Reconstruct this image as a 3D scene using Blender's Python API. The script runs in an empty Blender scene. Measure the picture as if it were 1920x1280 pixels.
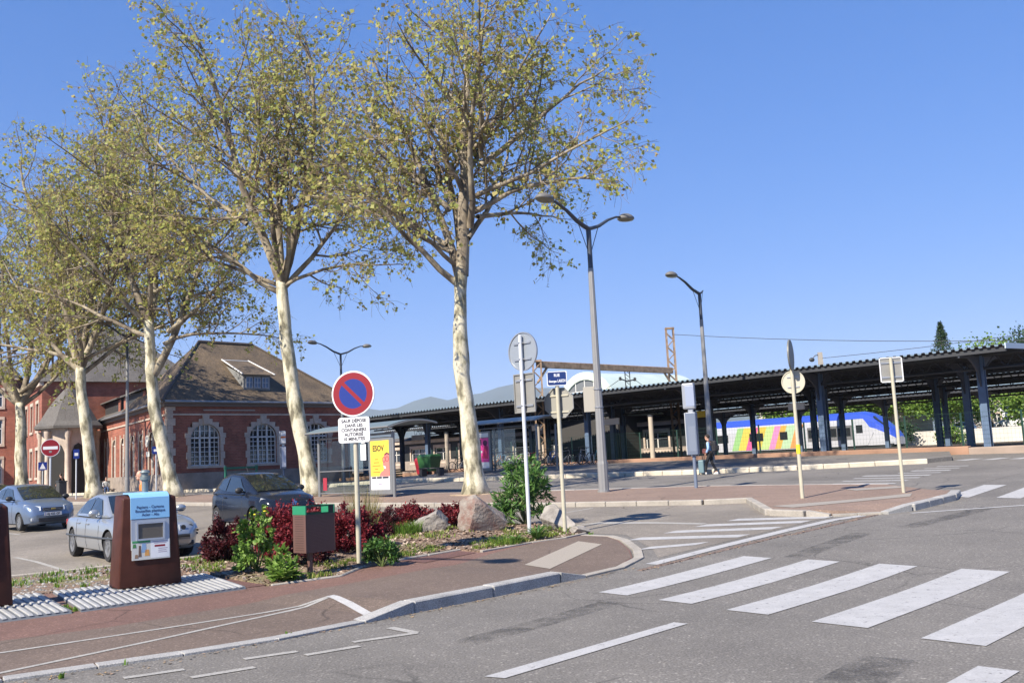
import bpy, bmesh, math, random
import numpy as np
from mathutils import Vector, Matrix, Euler, noise as mnoise

SC = bpy.context.scene
COL = SC.collection
rad = math.radians

# ---------------------------------------------------------------- camera
EYE = 1.82
cam_d = bpy.data.cameras.new('camera')
cam_d.sensor_width = 36.0
cam_d.lens = 36.0 * 1800 / 1920
cam_d.clip_start = 0.1
cam_d.clip_end = 30000
cam = bpy.data.objects.new('camera', cam_d)
COL.objects.link(cam)
_p, _r = math.atan(225 / 1800), rad(2.8)
_f = Vector((0, math.cos(_p), math.sin(_p)))
_u0 = Vector((0, -math.sin(_p), math.cos(_p)))
_r0 = Vector((1, 0, 0))
_rt = _r0 * math.cos(_r) - _u0 * math.sin(_r)
_up = _r0 * math.sin(_r) + _u0 * math.cos(_r)
cam.matrix_world = Matrix(((_rt.x, _up.x, -_f.x, 0), (_rt.y, _up.y, -_f.y, 0), (_rt.z, _up.z, -_f.z, EYE), (0, 0, 0, 1)))
SC.camera = cam

# ---------------------------------------------------------------- sky, sun, exposure
SUN_EL, SUN_AZ = rad(42), rad(41.5)          # shadows run to the right and away
to_sun = Vector((-math.sin(SUN_AZ) * math.cos(SUN_EL), -math.cos(SUN_AZ) * math.cos(SUN_EL), math.sin(SUN_EL)))
world = bpy.data.worlds.new('World')
SC.world = world
world.use_nodes = True
_nt = world.node_tree
_nt.nodes.clear()
_sky = _nt.nodes.new('ShaderNodeTexSky')
_sky.sky_type = 'NISHITA'
_sky.sun_disc = False
_sky.sun_elevation = SUN_EL
_sky.sun_rotation = math.atan2(to_sun.x, to_sun.y)
_sky.altitude = 2000
_sky.air_density = 1.0
_sky.dust_density = 0.0
_sky.ozone_density = 3.0
_bg = _nt.nodes.new('ShaderNodeBackground')
_bg.inputs['Strength'].default_value = 0.134
_wo = _nt.nodes.new('ShaderNodeOutputWorld')
_gm = _nt.nodes.new('ShaderNodeGamma'); _gm.inputs[1].default_value = .5            # the photograph's flat tone curve and cool white balance
_hs = _nt.nodes.new('ShaderNodeHueSaturation'); _hs.inputs['Saturation'].default_value = 1.85
_wb = _nt.nodes.new('ShaderNodeMix'); _wb.data_type = 'RGBA'; _wb.blend_type = 'MULTIPLY'; _wb.inputs[0].default_value = 1; _wb.inputs[7].default_value = (.89, 1.02, 1.5, 1)
_nt.links.new(_sky.outputs[0], _gm.inputs[0]); _nt.links.new(_gm.outputs[0], _hs.inputs['Color']); _nt.links.new(_hs.outputs[0], _wb.inputs[6])
_nt.links.new(_wb.outputs[2], _bg.inputs[0])
_nt.links.new(_bg.outputs[0], _wo.inputs[0])
sun_d = bpy.data.lights.new('sun', 'SUN')
sun_d.energy = 5.0
sun_d.angle = rad(0.53)
sun_d.color = (1.0, 0.91, 0.77)
sun = bpy.data.objects.new('sun', sun_d)
COL.objects.link(sun)
sun.rotation_euler = to_sun.to_track_quat('Z', 'Y').to_euler()
sun.location = (0, 0, 60)
SC.view_settings.view_transform = 'Standard'
SC.view_settings.look = 'None'
SC.view_settings.gamma = 1.0
SC.view_settings.use_curve_mapping = False
SC.view_settings.exposure = 1.0
SC.cycles.max_bounces = 6
SC.cycles.transparent_max_bounces = 12
SC.cycles.use_adaptive_sampling = True

# ---------------------------------------------------------------- frames: u runs along the street (right and away), v across it (left and away)
TH = rad(43.5)
SU = Vector((math.sin(TH), math.cos(TH), 0))
SV = Vector((-math.cos(TH), math.sin(TH), 0))
RZ = rad(90) - TH            # rotation that turns local x into u, local y into v

def terr(x, y):
    w = x * .3907 + y * .9205
    t = min(1, max(0, (x + 14) / 16)); cap = .85 + .45 * t * t * (3 - 2 * t)
    a = .034 * (w - 13.5); k = .06
    a = (a + math.sqrt(a * a + k * k * .25)) / 2
    d = cap - a
    return cap - (d + math.sqrt(d * d + k * k)) / 2

def sstep(a, b, x):
    t = min(1, max(0, (x - a) / (b - a))); return t * t * (3 - 2 * t)

def uvw(u, v, dz=0.0):
    p = SU * u + SV * v
    return Vector((p.x, p.y, terr(p.x, p.y) + dz))

def touv(x, y):
    return x * SU.x + y * SU.y, x * SV.x + y * SV.y

# ---------------------------------------------------------------- materials
MATS = {}
def mat(name, col, rough=.7, metal=0., var=0., scale=4., bump=0., bscale=None, col2=None, spec=.5, coat=0., fine=0., fscale=300, detail=6, alpha=None, trans=0., sheen=0):
    if name in MATS: return MATS[name]
    m = bpy.data.materials.new(name); m.use_nodes = True
    nt = m.node_tree; b = nt.nodes['Principled BSDF']
    c = (col[0], col[1], col[2], 1)
    b.inputs['Base Color'].default_value = c
    b.inputs['Roughness'].default_value = rough
    b.inputs['Metallic'].default_value = metal
    b.inputs['Specular IOR Level'].default_value = spec
    if coat: b.inputs['Coat Weight'].default_value = coat; b.inputs['Coat Roughness'].default_value = .05
    if trans: b.inputs['Transmission Weight'].default_value = trans
    if alpha is not None: b.inputs['Alpha'].default_value = alpha
    tc = nt.nodes.new('ShaderNodeTexCoord')
    cur = None
    if var or col2:
        n = nt.nodes.new('ShaderNodeTexNoise'); n.inputs['Scale'].default_value = scale; n.inputs['Detail'].default_value = detail; n.inputs['Roughness'].default_value = .62
        nt.links.new(tc.outputs['Object'], n.inputs['Vector'])
        r = nt.nodes.new('ShaderNodeValToRGB')
        r.color_ramp.elements[0].position = .3; r.color_ramp.elements[1].position = .7
        lo = tuple(x * (1 - var) for x in col); hi = tuple(min(1, x * (1 + var)) for x in (col2 or col))
        r.color_ramp.elements[0].color = (*lo, 1); r.color_ramp.elements[1].color = (*hi, 1)
        nt.links.new(n.outputs['Fac'], r.inputs['Fac']); cur = r.outputs['Color']
    if fine:
        n2 = nt.nodes.new('ShaderNodeTexNoise'); n2.inputs['Scale'].default_value = fscale; n2.inputs['Detail'].default_value = 3
        nt.links.new(tc.outputs['Object'], n2.inputs['Vector'])
        mr = nt.nodes.new('ShaderNodeMapRange'); mr.inputs[1].default_value = .3; mr.inputs[2].default_value = .7
        mr.inputs[3].default_value = 1 - fine; mr.inputs[4].default_value = 1 + fine
        nt.links.new(n2.outputs['Fac'], mr.inputs[0])
        mx = nt.nodes.new('ShaderNodeMix'); mx.data_type = 'RGBA'; mx.blend_type = 'MULTIPLY'; mx.inputs[0].default_value = 1
        if cur is not None: nt.links.new(cur, mx.inputs[6])
        else: mx.inputs[6].default_value = c
        nt.links.new(mr.outputs[0], mx.inputs[7]); cur = mx.outputs[2]
    if cur is not None: nt.links.new(cur, b.inputs['Base Color'])
    if bump:
        n3 = nt.nodes.new('ShaderNodeTexNoise'); n3.inputs['Scale'].default_value = bscale or scale * 4; n3.inputs['Detail'].default_value = 5
        nt.links.new(tc.outputs['Object'], n3.inputs['Vector'])
        bp = nt.nodes.new('ShaderNodeBump'); bp.inputs['Strength'].default_value = min(1, bump); bp.inputs['Distance'].default_value = .02
        nt.links.new(n3.outputs['Fac'], bp.inputs['Height']); nt.links.new(bp.outputs['Normal'], b.inputs['Normal'])
    MATS[name] = m
    return m

def leafmat(name, cols, trans=.35):
    """foliage: colour varied per face island through an attribute, thin-leaf translucency"""
    if name in MATS: return MATS[name]
    m = bpy.data.materials.new(name); m.use_nodes = True
    nt = m.node_tree; nt.nodes.clear()
    out = nt.nodes.new('ShaderNodeOutputMaterial')
    at = nt.nodes.new('ShaderNodeAttribute'); at.attribute_name = 'tone'
    r = nt.nodes.new('ShaderNodeValToRGB')
    els = r.color_ramp.elements
    while len(els) < len(cols): els.new(.5)
    for i, c in enumerate(cols):
        els[i].position = i / (len(cols) - 1); els[i].color = (*c, 1)
    nt.links.new(at.outputs['Fac'], r.inputs['Fac'])
    d = nt.nodes.new('ShaderNodeBsdfPrincipled'); d.inputs['Roughness'].default_value = .55; d.inputs['Specular IOR Level'].default_value = .35
    t = nt.nodes.new('ShaderNodeBsdfTranslucent')
    nt.links.new(r.outputs[0], d.inputs['Base Color']); nt.links.new(r.outputs[0], t.inputs['Color'])
    mx = nt.nodes.new('ShaderNodeMixShader'); mx.inputs[0].default_value = trans
    nt.links.new(d.outputs[0], mx.inputs[1]); nt.links.new(t.outputs[0], mx.inputs[2]); nt.links.new(mx.outputs[0], out.inputs[0])
    MATS[name] = m
    return m

# ---------------------------------------------------------------- mesh building
class MB:
    def __init__(s): s.v = []; s.f = []; s.mi = []
    def add(s, vs, fs, mi=0):
        o = len(s.v); s.v += [tuple(v) for v in vs]; s.f += [tuple(i + o for i in f) for f in fs]; s.mi += [mi] * len(fs)
        return s
    def box(s, c, d, mi=0, rz=0., M=None):
        x, y, z = d[0] / 2, d[1] / 2, d[2] / 2
        vs = [Vector((sx * x, sy * y, sz * z)) for sz in (-1, 1) for sy in (-1, 1) for sx in (-1, 1)]
        if rz: R = Matrix.Rotation(rz, 3, 'Z'); vs = [R @ v for v in vs]
        if M is not None: vs = [M @ v for v in vs]
        vs = [v + Vector(c) for v in vs]
        return s.add(vs, [(0, 2, 3, 1), (4, 5, 7, 6), (0, 1, 5, 4), (2, 6, 7, 3), (0, 4, 6, 2), (1, 3, 7, 5)], mi)
    def hexa(s, b, t, mi=0):
        n = len(b); vs = list(b) + list(t)
        fs = [tuple(range(n - 1, -1, -1)), tuple(range(n, 2 * n))] + [(i, (i + 1) % n, n + (i + 1) % n, n + i) for i in range(n)]
        return s.add(vs, fs, mi)
    def tube(s, pts, rr, n=8, mi=0, cap=True, sq=1.0):
        pts = [Vector(p) for p in pts]
        if not hasattr(rr, '__len__'): rr = [rr] * len(pts)
        vs = []; prev = None
        for i, p in enumerate(pts):
            a = pts[max(0, i - 1)]; b = pts[min(len(pts) - 1, i + 1)]
            t = (b - a).normalized()
            if prev is None:
                ref = Vector((0, 0, 1)) if abs(t.z) < .9 else Vector((1, 0, 0))
                nx = t.cross(ref).normalized()
            else:
                nx = (prev - t * prev.dot(t)).normalized()
            prev = nx; ny = t.cross(nx)
            for k in range(n):
                a_ = 2 * math.pi * k / n
                vs.append(p + (nx * math.cos(a_) + ny * math.sin(a_) * sq) * rr[i])
        fs = []
        for i in range(len(pts) - 1):
            for k in range(n):
                fs.append((i * n + k, i * n + (k + 1) % n, (i + 1) * n + (k + 1) % n, (i + 1) * n + k))
        if cap:
            fs.append(tuple(range(n - 1, -1, -1))); fs.append(tuple(range((len(pts) - 1) * n, len(pts) * n)))
        return s.add(vs, fs, mi)
    def lathe(s, prof, n=16, mi=0, M=None):
        vs = []
        for r, z in prof:
            for k in range(n):
                a = 2 * math.pi * k / n; v = Vector((r * math.cos(a), r * math.sin(a), z))
                vs.append(M @ v if M is not None else v)
        fs = [(i * n + k, i * n + (k + 1) % n, (i + 1) * n + (k + 1) % n, (i + 1) * n + k) for i in range(len(prof) - 1) for k in range(n)]
        fs.append(tuple(range(n - 1, -1, -1))); fs.append(tuple(range((len(prof) - 1) * n, len(prof) * n)))
        return s.add(vs, fs, mi)
    def prism(s, poly, z0, z1, mi=0, M=None):
        """polygon in local xy pushed along local z"""
        b = [Vector((p[0], p[1], z0)) for p in poly]; t = [Vector((p[0], p[1], z1)) for p in poly]
        if M is not None: b = [M @ v for v in b]; t = [M @ v for v in t]
        return s.hexa(b, t, mi)
    def quad(s, a, b, c, d, mi=0): return s.add([a, b, c, d], [(0, 1, 2, 3)], mi)
    def poly(s, pts, mi=0): return s.add(pts, [tuple(range(len(pts)))], mi)
    def ell(s, c, r, mi=0, n=12, m=8, M=None):
        vs = []; c = Vector(c)
        for j in range(1, m):
            ph = math.pi * j / m
            for k in range(n):
                a = 2 * math.pi * k / n
                v = Vector((r[0] * math.sin(ph) * math.cos(a), r[1] * math.sin(ph) * math.sin(a), r[2] * math.cos(ph)))
                vs.append((M @ v if M is not None else v) + c)
        for zz in (r[2], -r[2]):
            v = Vector((0, 0, zz)); vs.append((M @ v if M is not None else v) + c)
        T = len(vs) - 2; B = T + 1; fs = []
        for j in range(m - 2):
            for k in range(n): fs.append((j * n + k, (j + 1) * n + k, (j + 1) * n + (k + 1) % n, j * n + (k + 1) % n))
        for k in range(n):
            fs.append((T, k, (k + 1) % n)); fs.append((B, (m - 2) * n + (k + 1) % n, (m - 2) * n + k))
        return s.add(vs, fs, mi)
    def build(s, name, mats, parent=None, smooth=None, bevel=0., seg=1, loc=None, rz=0., fix=True):
        me = bpy.data.meshes.new(name)
        me.from_pydata(s.v, [], s.f)
        if not isinstance(mats, (list, tuple)): mats = [mats]
        for m in mats: me.materials.append(m)
        if len(mats) > 1: me.polygons.foreach_set('material_index', s.mi)
        if bevel or fix:
            bm = bmesh.new(); bm.from_mesh(me)
            if bevel:
                bmesh.ops.remove_doubles(bm, verts=bm.verts, dist=1e-5)
                es = [e for e in bm.edges if len(e.link_faces) == 2 and e.calc_face_angle(0) > .5]
                bmesh.ops.bevel(bm, geom=es, offset=bevel, segments=seg, profile=.5, affect='EDGES', clamp_overlap=True)
            bmesh.ops.recalc_face_normals(bm, faces=bm.faces)
            bm.to_mesh(me); bm.free()
        if smooth is not None:
            me.polygons.foreach_set('use_smooth', [True] * len(me.polygons))
            if smooth < 179: me.set_sharp_from_angle(angle=rad(smooth))
        me.update()
        o = bpy.data.objects.new(name, me); COL.objects.link(o)
        if parent is not None: o.parent = parent
        if loc is not None: o.location = loc
        o.rotation_euler.z = rz
        return o

def tag(o, label=None, cat=None, group=None, kind=None):
    if label: o['label'] = label
    if cat: o['category'] = cat
    if group: o['group'] = group
    if kind: o['kind'] = kind
    return o

def thing(name, label, cat, loc=(0, 0, 0), rz=0., group=None):
    o = bpy.data.objects.new(name, None); COL.objects.link(o)
    o.location = loc; o.rotation_euler.z = rz; o.empty_display_size = .2
    return tag(o, label, cat, group)

def copy_tree(o, parent=None):
    c = o.copy(); COL.objects.link(c); c.parent = parent
    for ch in list(o.children): copy_tree(ch, c)
    return c

def text_geo(txt, size, align='CENTER', bold=0.):
    cu = bpy.data.curves.new('lettering', 'FONT'); cu.body = txt; cu.size = size; cu.align_x = align; cu.align_y = 'CENTER'
    cu.offset = bold; cu.resolution_u = 3; cu.space_line = 1.05
    o = bpy.data.objects.new('lettering', cu); COL.objects.link(o)
    dg = bpy.context.evaluated_depsgraph_get()
    me = bpy.data.meshes.new_from_object(o.evaluated_get(dg))
    vs = [v.co.copy() for v in me.vertices]; fs = [tuple(p.vertices) for p in me.polygons]
    bpy.data.objects.remove(o); bpy.data.curves.remove(cu); bpy.data.meshes.remove(me)
    return vs, fs

def add_text(mb, txt, size, M, mi=0, bold=0., sx=1., align='CENTER'):
    vs, fs = text_geo(txt, size, align, bold)
    mb.add([M @ Vector((v.x * sx, v.y, 0)) for v in vs], fs, mi)

def frame(origin, ex, ey):
    """matrix whose x,y columns span a face; z is the outward normal"""
    ex = Vector(ex).normalized(); ey = Vector(ey).normalized(); ez = ex.cross(ey)
    o = Vector(origin)
    return Matrix(((ex.x, ey.x, ez.x, o.x), (ex.y, ey.y, ez.y, o.y), (ex.z, ey.z, ez.z, o.z), (0, 0, 0, 1)))

def disc(mb, M, r, z0, z1, n=28, mi=0, r0=0.):
    """disc or ring in the local xy plane of M"""
    if r0 <= 0:
        mb.prism([(r * math.cos(2 * math.pi * k / n), r * math.sin(2 * math.pi * k / n)) for k in range(n)], z0, z1, mi, M)
    else:
        vs = []
        for z in (z0, z1):
            for q in (r0, r):
                for k in range(n):
                    a = 2 * math.pi * k / n; vs.append(M @ Vector((q * math.cos(a), q * math.sin(a), z)))
        fs = []
        for k in range(n):
            j = (k + 1) % n
            fs += [(k, j, n + j, n + k), (2 * n + k, 3 * n + k, 3 * n + j, 2 * n + j), (n + k, n + j, 3 * n + j, 3 * n + k), (k, 2 * n + k, 2 * n + j, j)]
        mb.add(vs, fs, mi)

def rrect(w, h, r, n=4):
    pts = []
    for cx, cy, a0 in ((w / 2 - r, h / 2 - r, 0), (-w / 2 + r, h / 2 - r, 90), (-w / 2 + r, -h / 2 + r, 180), (w / 2 - r, -h / 2 + r, 270)):
        for k in range(n + 1):
            a = rad(a0 + 90 * k / n); pts.append((cx + r * math.cos(a), cy + r * math.sin(a)))
    return pts

def sheet(name, poly, dz, material, step=1.0, parent=None, kind='structure', thick=0., skirt=0.):
    """ground sheet over a polygon given in (u,v), draped on the terrain; dz may be a function of (u,v)"""
    bm = bmesh.new()
    vs = [bm.verts.new((p[0], p[1], 0)) for p in poly]
    bm.faces.new(vs)
    us = [p[0] for p in poly]; vv = [p[1] for p in poly]
    for ax, lo, hi in ((0, min(us), max(us)), (1, min(vv), max(vv))):
        k = math.ceil(lo / step) * step
        while k < hi:
            co = Vector((k, 0, 0)) if ax == 0 else Vector((0, k, 0)); no = Vector((1, 0, 0)) if ax == 0 else Vector((0, 1, 0))
            bmesh.ops.bisect_plane(bm, geom=bm.verts[:] + bm.edges[:] + bm.faces[:], plane_co=co, plane_no=no, dist=1e-5)
            k += step
    fn = dz if callable(dz) else (lambda a, b: dz)
    if skirt:
        be = [e for e in bm.edges if e.is_boundary]
        r = bmesh.ops.extrude_edge_only(bm, edges=be)
        low = [g for g in r['geom'] if isinstance(g, bmesh.types.BMVert)]
    else: low = []
    lowset = set(low)
    for v in bm.verts:
        u, w = v.co.x, v.co.y
        v.co = uvw(u, w, fn(u, w) - (skirt if v in lowset else 0))
    bmesh.ops.recalc_face_normals(bm, faces=bm.faces)
    up = sum(f.normal.z * f.calc_area() for f in bm.faces)
    if up < 0: bmesh.ops.reverse_faces(bm, faces=bm.faces)
    me = bpy.data.meshes.new(name); bm.to_mesh(me); bm.free()
    me.materials.append(material)
    o = bpy.data.objects.new(name, me); COL.objects.link(o)
    if parent is not None: o.parent = parent
    elif kind: o['kind'] = kind
    return o
# ================================================================ THE SETTING: ground, roads, pavements, markings
def asphalt(name, base, warm=(1, .98, .95), patch=.14, speck=.42, sscale=48, stain=True):
    m = bpy.data.materials.new(name); m.use_nodes = True
    nt = m.node_tree; b = nt.nodes['Principled BSDF']; L = nt.links.new
    tc = nt.nodes.new('ShaderNodeTexCoord')
    def nz(scale, det=4, rough=.6):
        n = nt.nodes.new('ShaderNodeTexNoise'); n.inputs['Scale'].default_value = scale; n.inputs['Detail'].default_value = det; n.inputs['Roughness'].default_value = rough
        L(tc.outputs['Object'], n.inputs['Vector']); return n.outputs['Fac']
    def rng(x, a, b_, lo, hi):
        r = nt.nodes.new('ShaderNodeMapRange'); r.inputs[1].default_value = a; r.inputs[2].default_value = b_; r.inputs[3].default_value = lo; r.inputs[4].default_value = hi
        L(x, r.inputs[0]); return r.outputs[0]
    def mul(a, c):
        n = nt.nodes.new('ShaderNodeMath'); n.operation = 'MULTIPLY'; L(a, n.inputs[0]); L(c, n.inputs[1]); return n.outputs[0]
    f = mul(rng(nz(.35), .3, .7, 1 - patch, 1 + patch), rng(nz(sscale, 2, .5), .25, .75, 1 - speck, 1 + speck))
    f = mul(f, rng(nz(1.9, 6, .7), .3, .72, 1.06, .9))
    vor = nt.nodes.new('ShaderNodeTexVoronoi'); vor.inputs['Scale'].default_value = 42; L(tc.outputs['Object'], vor.inputs['Vector'])
    sp = rng(vor.outputs['Color'], .74, 1.0, 1.0, 2.0)
    f = mul(f, sp)
    # hairline cracks along warped cell borders, only here and there
    wn = nt.nodes.new('ShaderNodeTexNoise'); wn.inputs['Scale'].default_value = 1.2; wn.inputs['Detail'].default_value = 5; L(tc.outputs['Object'], wn.inputs['Vector'])
    wm = nt.nodes.new('ShaderNodeMix'); wm.data_type = 'RGBA'; wm.inputs[0].default_value = .28; L(tc.outputs['Object'], wm.inputs[6]); L(wn.outputs['Color'], wm.inputs[7])
    vc = nt.nodes.new('ShaderNodeTexVoronoi'); vc.feature = 'DISTANCE_TO_EDGE'; vc.inputs['Scale'].default_value = .55; L(wm.outputs[2], vc.inputs['Vector'])
    ck = rng(vc.outputs['Distance'], .0, .009, .0, 1.0); sel = rng(nz(.22, 2), .5, .56, 1.0, 0.0)
    mxx = nt.nodes.new('ShaderNodeMath'); mxx.operation = 'MAXIMUM'; L(ck, mxx.inputs[0]); L(sel, mxx.inputs[1])
    f = mul(f, rng(mxx.outputs[0], 0, 1, .5, 1.0))
    mx = nt.nodes.new('ShaderNodeMix'); mx.data_type = 'RGBA'; mx.blend_type = 'MULTIPLY'; mx.inputs[0].default_value = 1
    mx.inputs[6].default_value = (base[0] * warm[0], base[1] * warm[1], base[2] * warm[2], 1); L(f, mx.inputs[7])
    L(mx.outputs[2], b.inputs['Base Color'])
    b.inputs['Roughness'].default_value = .82; b.inputs['Specular IOR Level'].default_value = .35
    bp = nt.nodes.new('ShaderNodeBump'); bp.inputs['Strength'].default_value = .5; bp.inputs['Distance'].default_value = .008
    L(nz(120, 3), bp.inputs['Height']); L(bp.outputs[0], b.inputs['Normal'])
    MATS[name] = m
    return m

A_ROAD = asphalt('asphalt_road', (.146, .139, .130), speck=.5)
A_LOT = asphalt('asphalt_lot', (.186, .169, .149), patch=.2, speck=.22)
A_BUS = asphalt('asphalt_bus', (.150, .142, .133), patch=.2, speck=.2)
A_RED = asphalt('asphalt_red', (.148, .088, .073), speck=.42, patch=.16)
A_GREY = asphalt('asphalt_brown', (.130, .100, .083), speck=.36, patch=.12)
A_PINK = asphalt('asphalt_pink', (.205, .150, .122), speck=.2, patch=.12)
A_DARKRED = asphalt('asphalt_darkred', (.115, .062, .055), speck=.4)
A_TAR = asphalt('tar_patch', (.095, .092, .09), speck=.25)
def paintmat():
    m = mat('road_paint', (.365, .362, .36), rough=.7, var=.1, scale=3, fine=.12, fscale=60)
    nt = m.node_tree; b = nt.nodes['Principled BSDF']; out = nt.nodes['Material Output']
    tc = nt.nodes.new('ShaderNodeTexCoord'); n = nt.nodes.new('ShaderNodeTexNoise'); n.inputs['Scale'].default_value = 11; n.inputs['Detail'].default_value = 9; n.inputs['Roughness'].default_value = .75
    nt.links.new(tc.outputs['Object'], n.inputs['Vector'])
    r = nt.nodes.new('ShaderNodeMapRange'); r.inputs[1].default_value = .58; r.inputs[2].default_value = .66; r.inputs[3].default_value = 1; r.inputs[4].default_value = 0.3
    nt.links.new(n.outputs['Fac'], r.inputs[0]); nt.links.new(r.outputs[0], b.inputs['Alpha'])
    return m
PAINT = paintmat()
PAINT_OLD = mat('road_paint_old', (.30, .29, .27), rough=.8, var=.15, scale=6, fine=.25, fscale=50)
PAINT_YEL = mat('road_paint_yellow', (.45, .38, .18), rough=.8, var=.2, scale=6)
GRANITE = mat('granite_kerb', (.30, .295, .285), rough=.8, var=.18, scale=3, fine=.35, fscale=70, bump=.25, bscale=60)
CONCRETE_K = mat('concrete_kerb', (.30, .275, .24), rough=.85, var=.18, scale=2.2, fine=.2, fscale=60, bump=.2, bscale=40)
CREAM_K = mat('cream_kerb', (.50, .45, .36), rough=.85, var=.2, scale=1.5, fine=.12, fscale=50)

# the ground sheet, out to the horizon
xs = [-9000, -3000, -1000, -400, -200, -120] + list(range(-80, 81)) + [120, 200, 400, 1000, 3000, 9000]
ys = [-400, -100, -40] + list(range(-12, 121)) + [160, 240, 500, 1000, 2500, 6000, 12000]
gv = [(x, y, terr(x, y)) for y in ys for x in xs]
nx = len(xs)
gf = [(j * nx + i, j * nx + i + 1, (j + 1) * nx + i + 1, (j + 1) * nx + i) for j in range(len(ys) - 1) for i in range(nx - 1)]
g = MB(); g.add(gv, gf)
ground = g.build('ground', A_ROAD, smooth=180, fix=False); ground['kind'] = 'structure'

# parking lot and bus road: asphalt of other batches, laid as sheets
lot_poly = [(16.2, 12.4), (16.2, 14.2), (17.0, 14.9), (16.4, 17.5), (14.9, 18.8), (10.4, 19.25), (6.6, 20.6), (1.0, 22.5), (-6, 60), (6, 80), (19.5, 80), (20.6, 45), (20.9, 26), (21.4, 19), (22.4, 14.6), (23.2, 13.35), (20.1, 11.0), (20.0, 9.75), (13.6, 9.75), (14.5, 10.5), (15.6, 11.7)]
sheet('parking_lot', lot_poly, .004, A_LOT)
sheet('bus_road', [(27.3, 9.5), (27.3, 17.5), (25.4, 23.4), (24.7, 28.3), (24.4, 36), (24.4, 86), (31, 86), (32.6, 36), (33.6, 31), (35.0, 22.5), (36.6, 19), (39.1, 14.8), (41, 9.5)], .004, A_BUS)

# near pavement with the corner, three tones of asphalt
def walk_dz(u, v):
    return .022 + .115 * sstep(7.35, 8.1, u) * (1 - sstep(10.85, 11.45, u)) * (1 - sstep(10.2, 13.6, v))
pave_poly = [(-6, 10.7), (3.3, 10.12), (4.9, 9.78), (5.98, 9.6), (7.2, 9.62), (8.0, 9.66), (10.9, 9.76), (11.4, 9.72), (12.4, 9.72), (13.35, 10.1), (14.15, 10.75), (15.25, 11.85), (15.7, 12.5), (15.8, 13.2), (15.2, 13.2), (14.4, 13.4), (13.0, 13.42), (13.05, 14.1), (11.4, 14.2), (10.7, 14.15), (9.9, 13.65), (8.6, 13.85), (8.9, 16.4), (6.3, 17.0), (4.2, 17.6), (-6, 20)]
pavement = sheet('pavement', pave_poly, walk_dz, A_RED, step=.5, skirt=.1)
sheet('pavement_outer_strip', [(-6, 11.0), (3.3, 10.14), (4.9, 9.80), (5.98, 9.62), (7.2, 9.64), (8.0, 9.68), (10.9, 9.78), (11.4, 9.74), (12.4, 9.74), (13.34, 10.12), (14.12, 10.77), (15.22, 11.87), (15.66, 12.5), (15.72, 13.15), (15.1, 13.15), (14.2, 13.3), (12.9, 13.05), (11.7, 12.62), (9.8, 12.6), (7.3, 12.32), (5.3, 12.2), (4.1, 12.5), (-6, 13.6)], lambda u, v: walk_dz(u, v) + .004, A_GREY, step=.5)
sheet('dark_patch', [(11.55, 13.4), (12.9, 13.45), (12.95, 14.0), (11.6, 14.1)], lambda u, v: walk_dz(u, v) + .008, A_DARKRED, step=.5)
sheet('dark_patch', [(8.35, 14.0), (9.25, 13.9), (9.85, 15.1), (9.5, 16.1), (8.95, 16.35)], lambda u, v: walk_dz(u, v) + .008, A_DARKRED, step=.5)

def kerb_run(parent, pts, width, h0, material, length=1.0, side=1, gap=.012, drop=.12, bevel=.018):
    """pts: list of (u, v, top height above the ground); stones laid along the line, body on the side given"""
    seg = []
    for a, b in zip(pts[:-1], pts[1:]):
        d = math.hypot(b[0] - a[0], b[1] - a[1]); n = max(1, round(d / length))
        for k in range(n):
            t0, t1 = k / n, (k + 1) / n
            seg.append([tuple(a[i] + (b[i] - a[i]) * t for i in range(3)) for t in (t0, t1)])
    for a, b in seg:
        du, dv = b[0] - a[0], b[1] - a[1]; d = math.hypot(du, dv); tu, tv = du / d, dv / d
        nu, nv = -tv * side, tu * side
        a0 = (a[0] + tu * gap / 2, a[1] + tv * gap / 2); b0 = (b[0] - tu * gap / 2, b[1] - tv * gap / 2)
        j = random.uniform(-.004, .004)
        pl = [a0, b0, (b0[0] + nu * width, b0[1] + nv * width), (a0[0] + nu * width, a0[1] + nv * width)]
        hs = [a[2] + j, b[2] + j, b[2] + j, a[2] + j]
        mb = MB(); mb.hexa([uvw(p[0], p[1], -drop) for p in pl], [uvw(p[0], p[1], h) for p, h in zip(pl, hs)])
        mb.build('kerb_stone', material, parent, bevel=bevel if min(a[2], b[2]) > .05 else .006)
random.seed(4)
kerb_run(pavement, [(-6, 10.55, .03), (3.36, 9.98, .03), (4.96, 9.58, .03), (5.98, 9.42, .03), (7.2, 9.46, .03)], .2, .03, GRANITE, side=1)
kerb_run(pavement, [(7.2, 9.46, .035), (8.0, 9.5, .15)], .24, .1, GRANITE, side=1)
kerb_run(pavement, [(8.0, 9.5, .15), (10.9, 9.58, .15)], .24, .1, GRANITE, side=1, length=1.45)
kerb_run(pavement, [(10.9, 9.58, .15), (11.45, 9.55, .035)], .24, .1, GRANITE, side=1)
kerb_run(pavement, [(11.45, 9.55, .03), (12.4, 9.55, .03), (13.47, 9.95, .03), (14.3, 10.6, .03), (15.4, 11.72, .03), (15.86, 12.45, .03), (15.9, 13.3, .03)], .16, .03, CONCRETE_K, side=1, length=.7)
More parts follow.
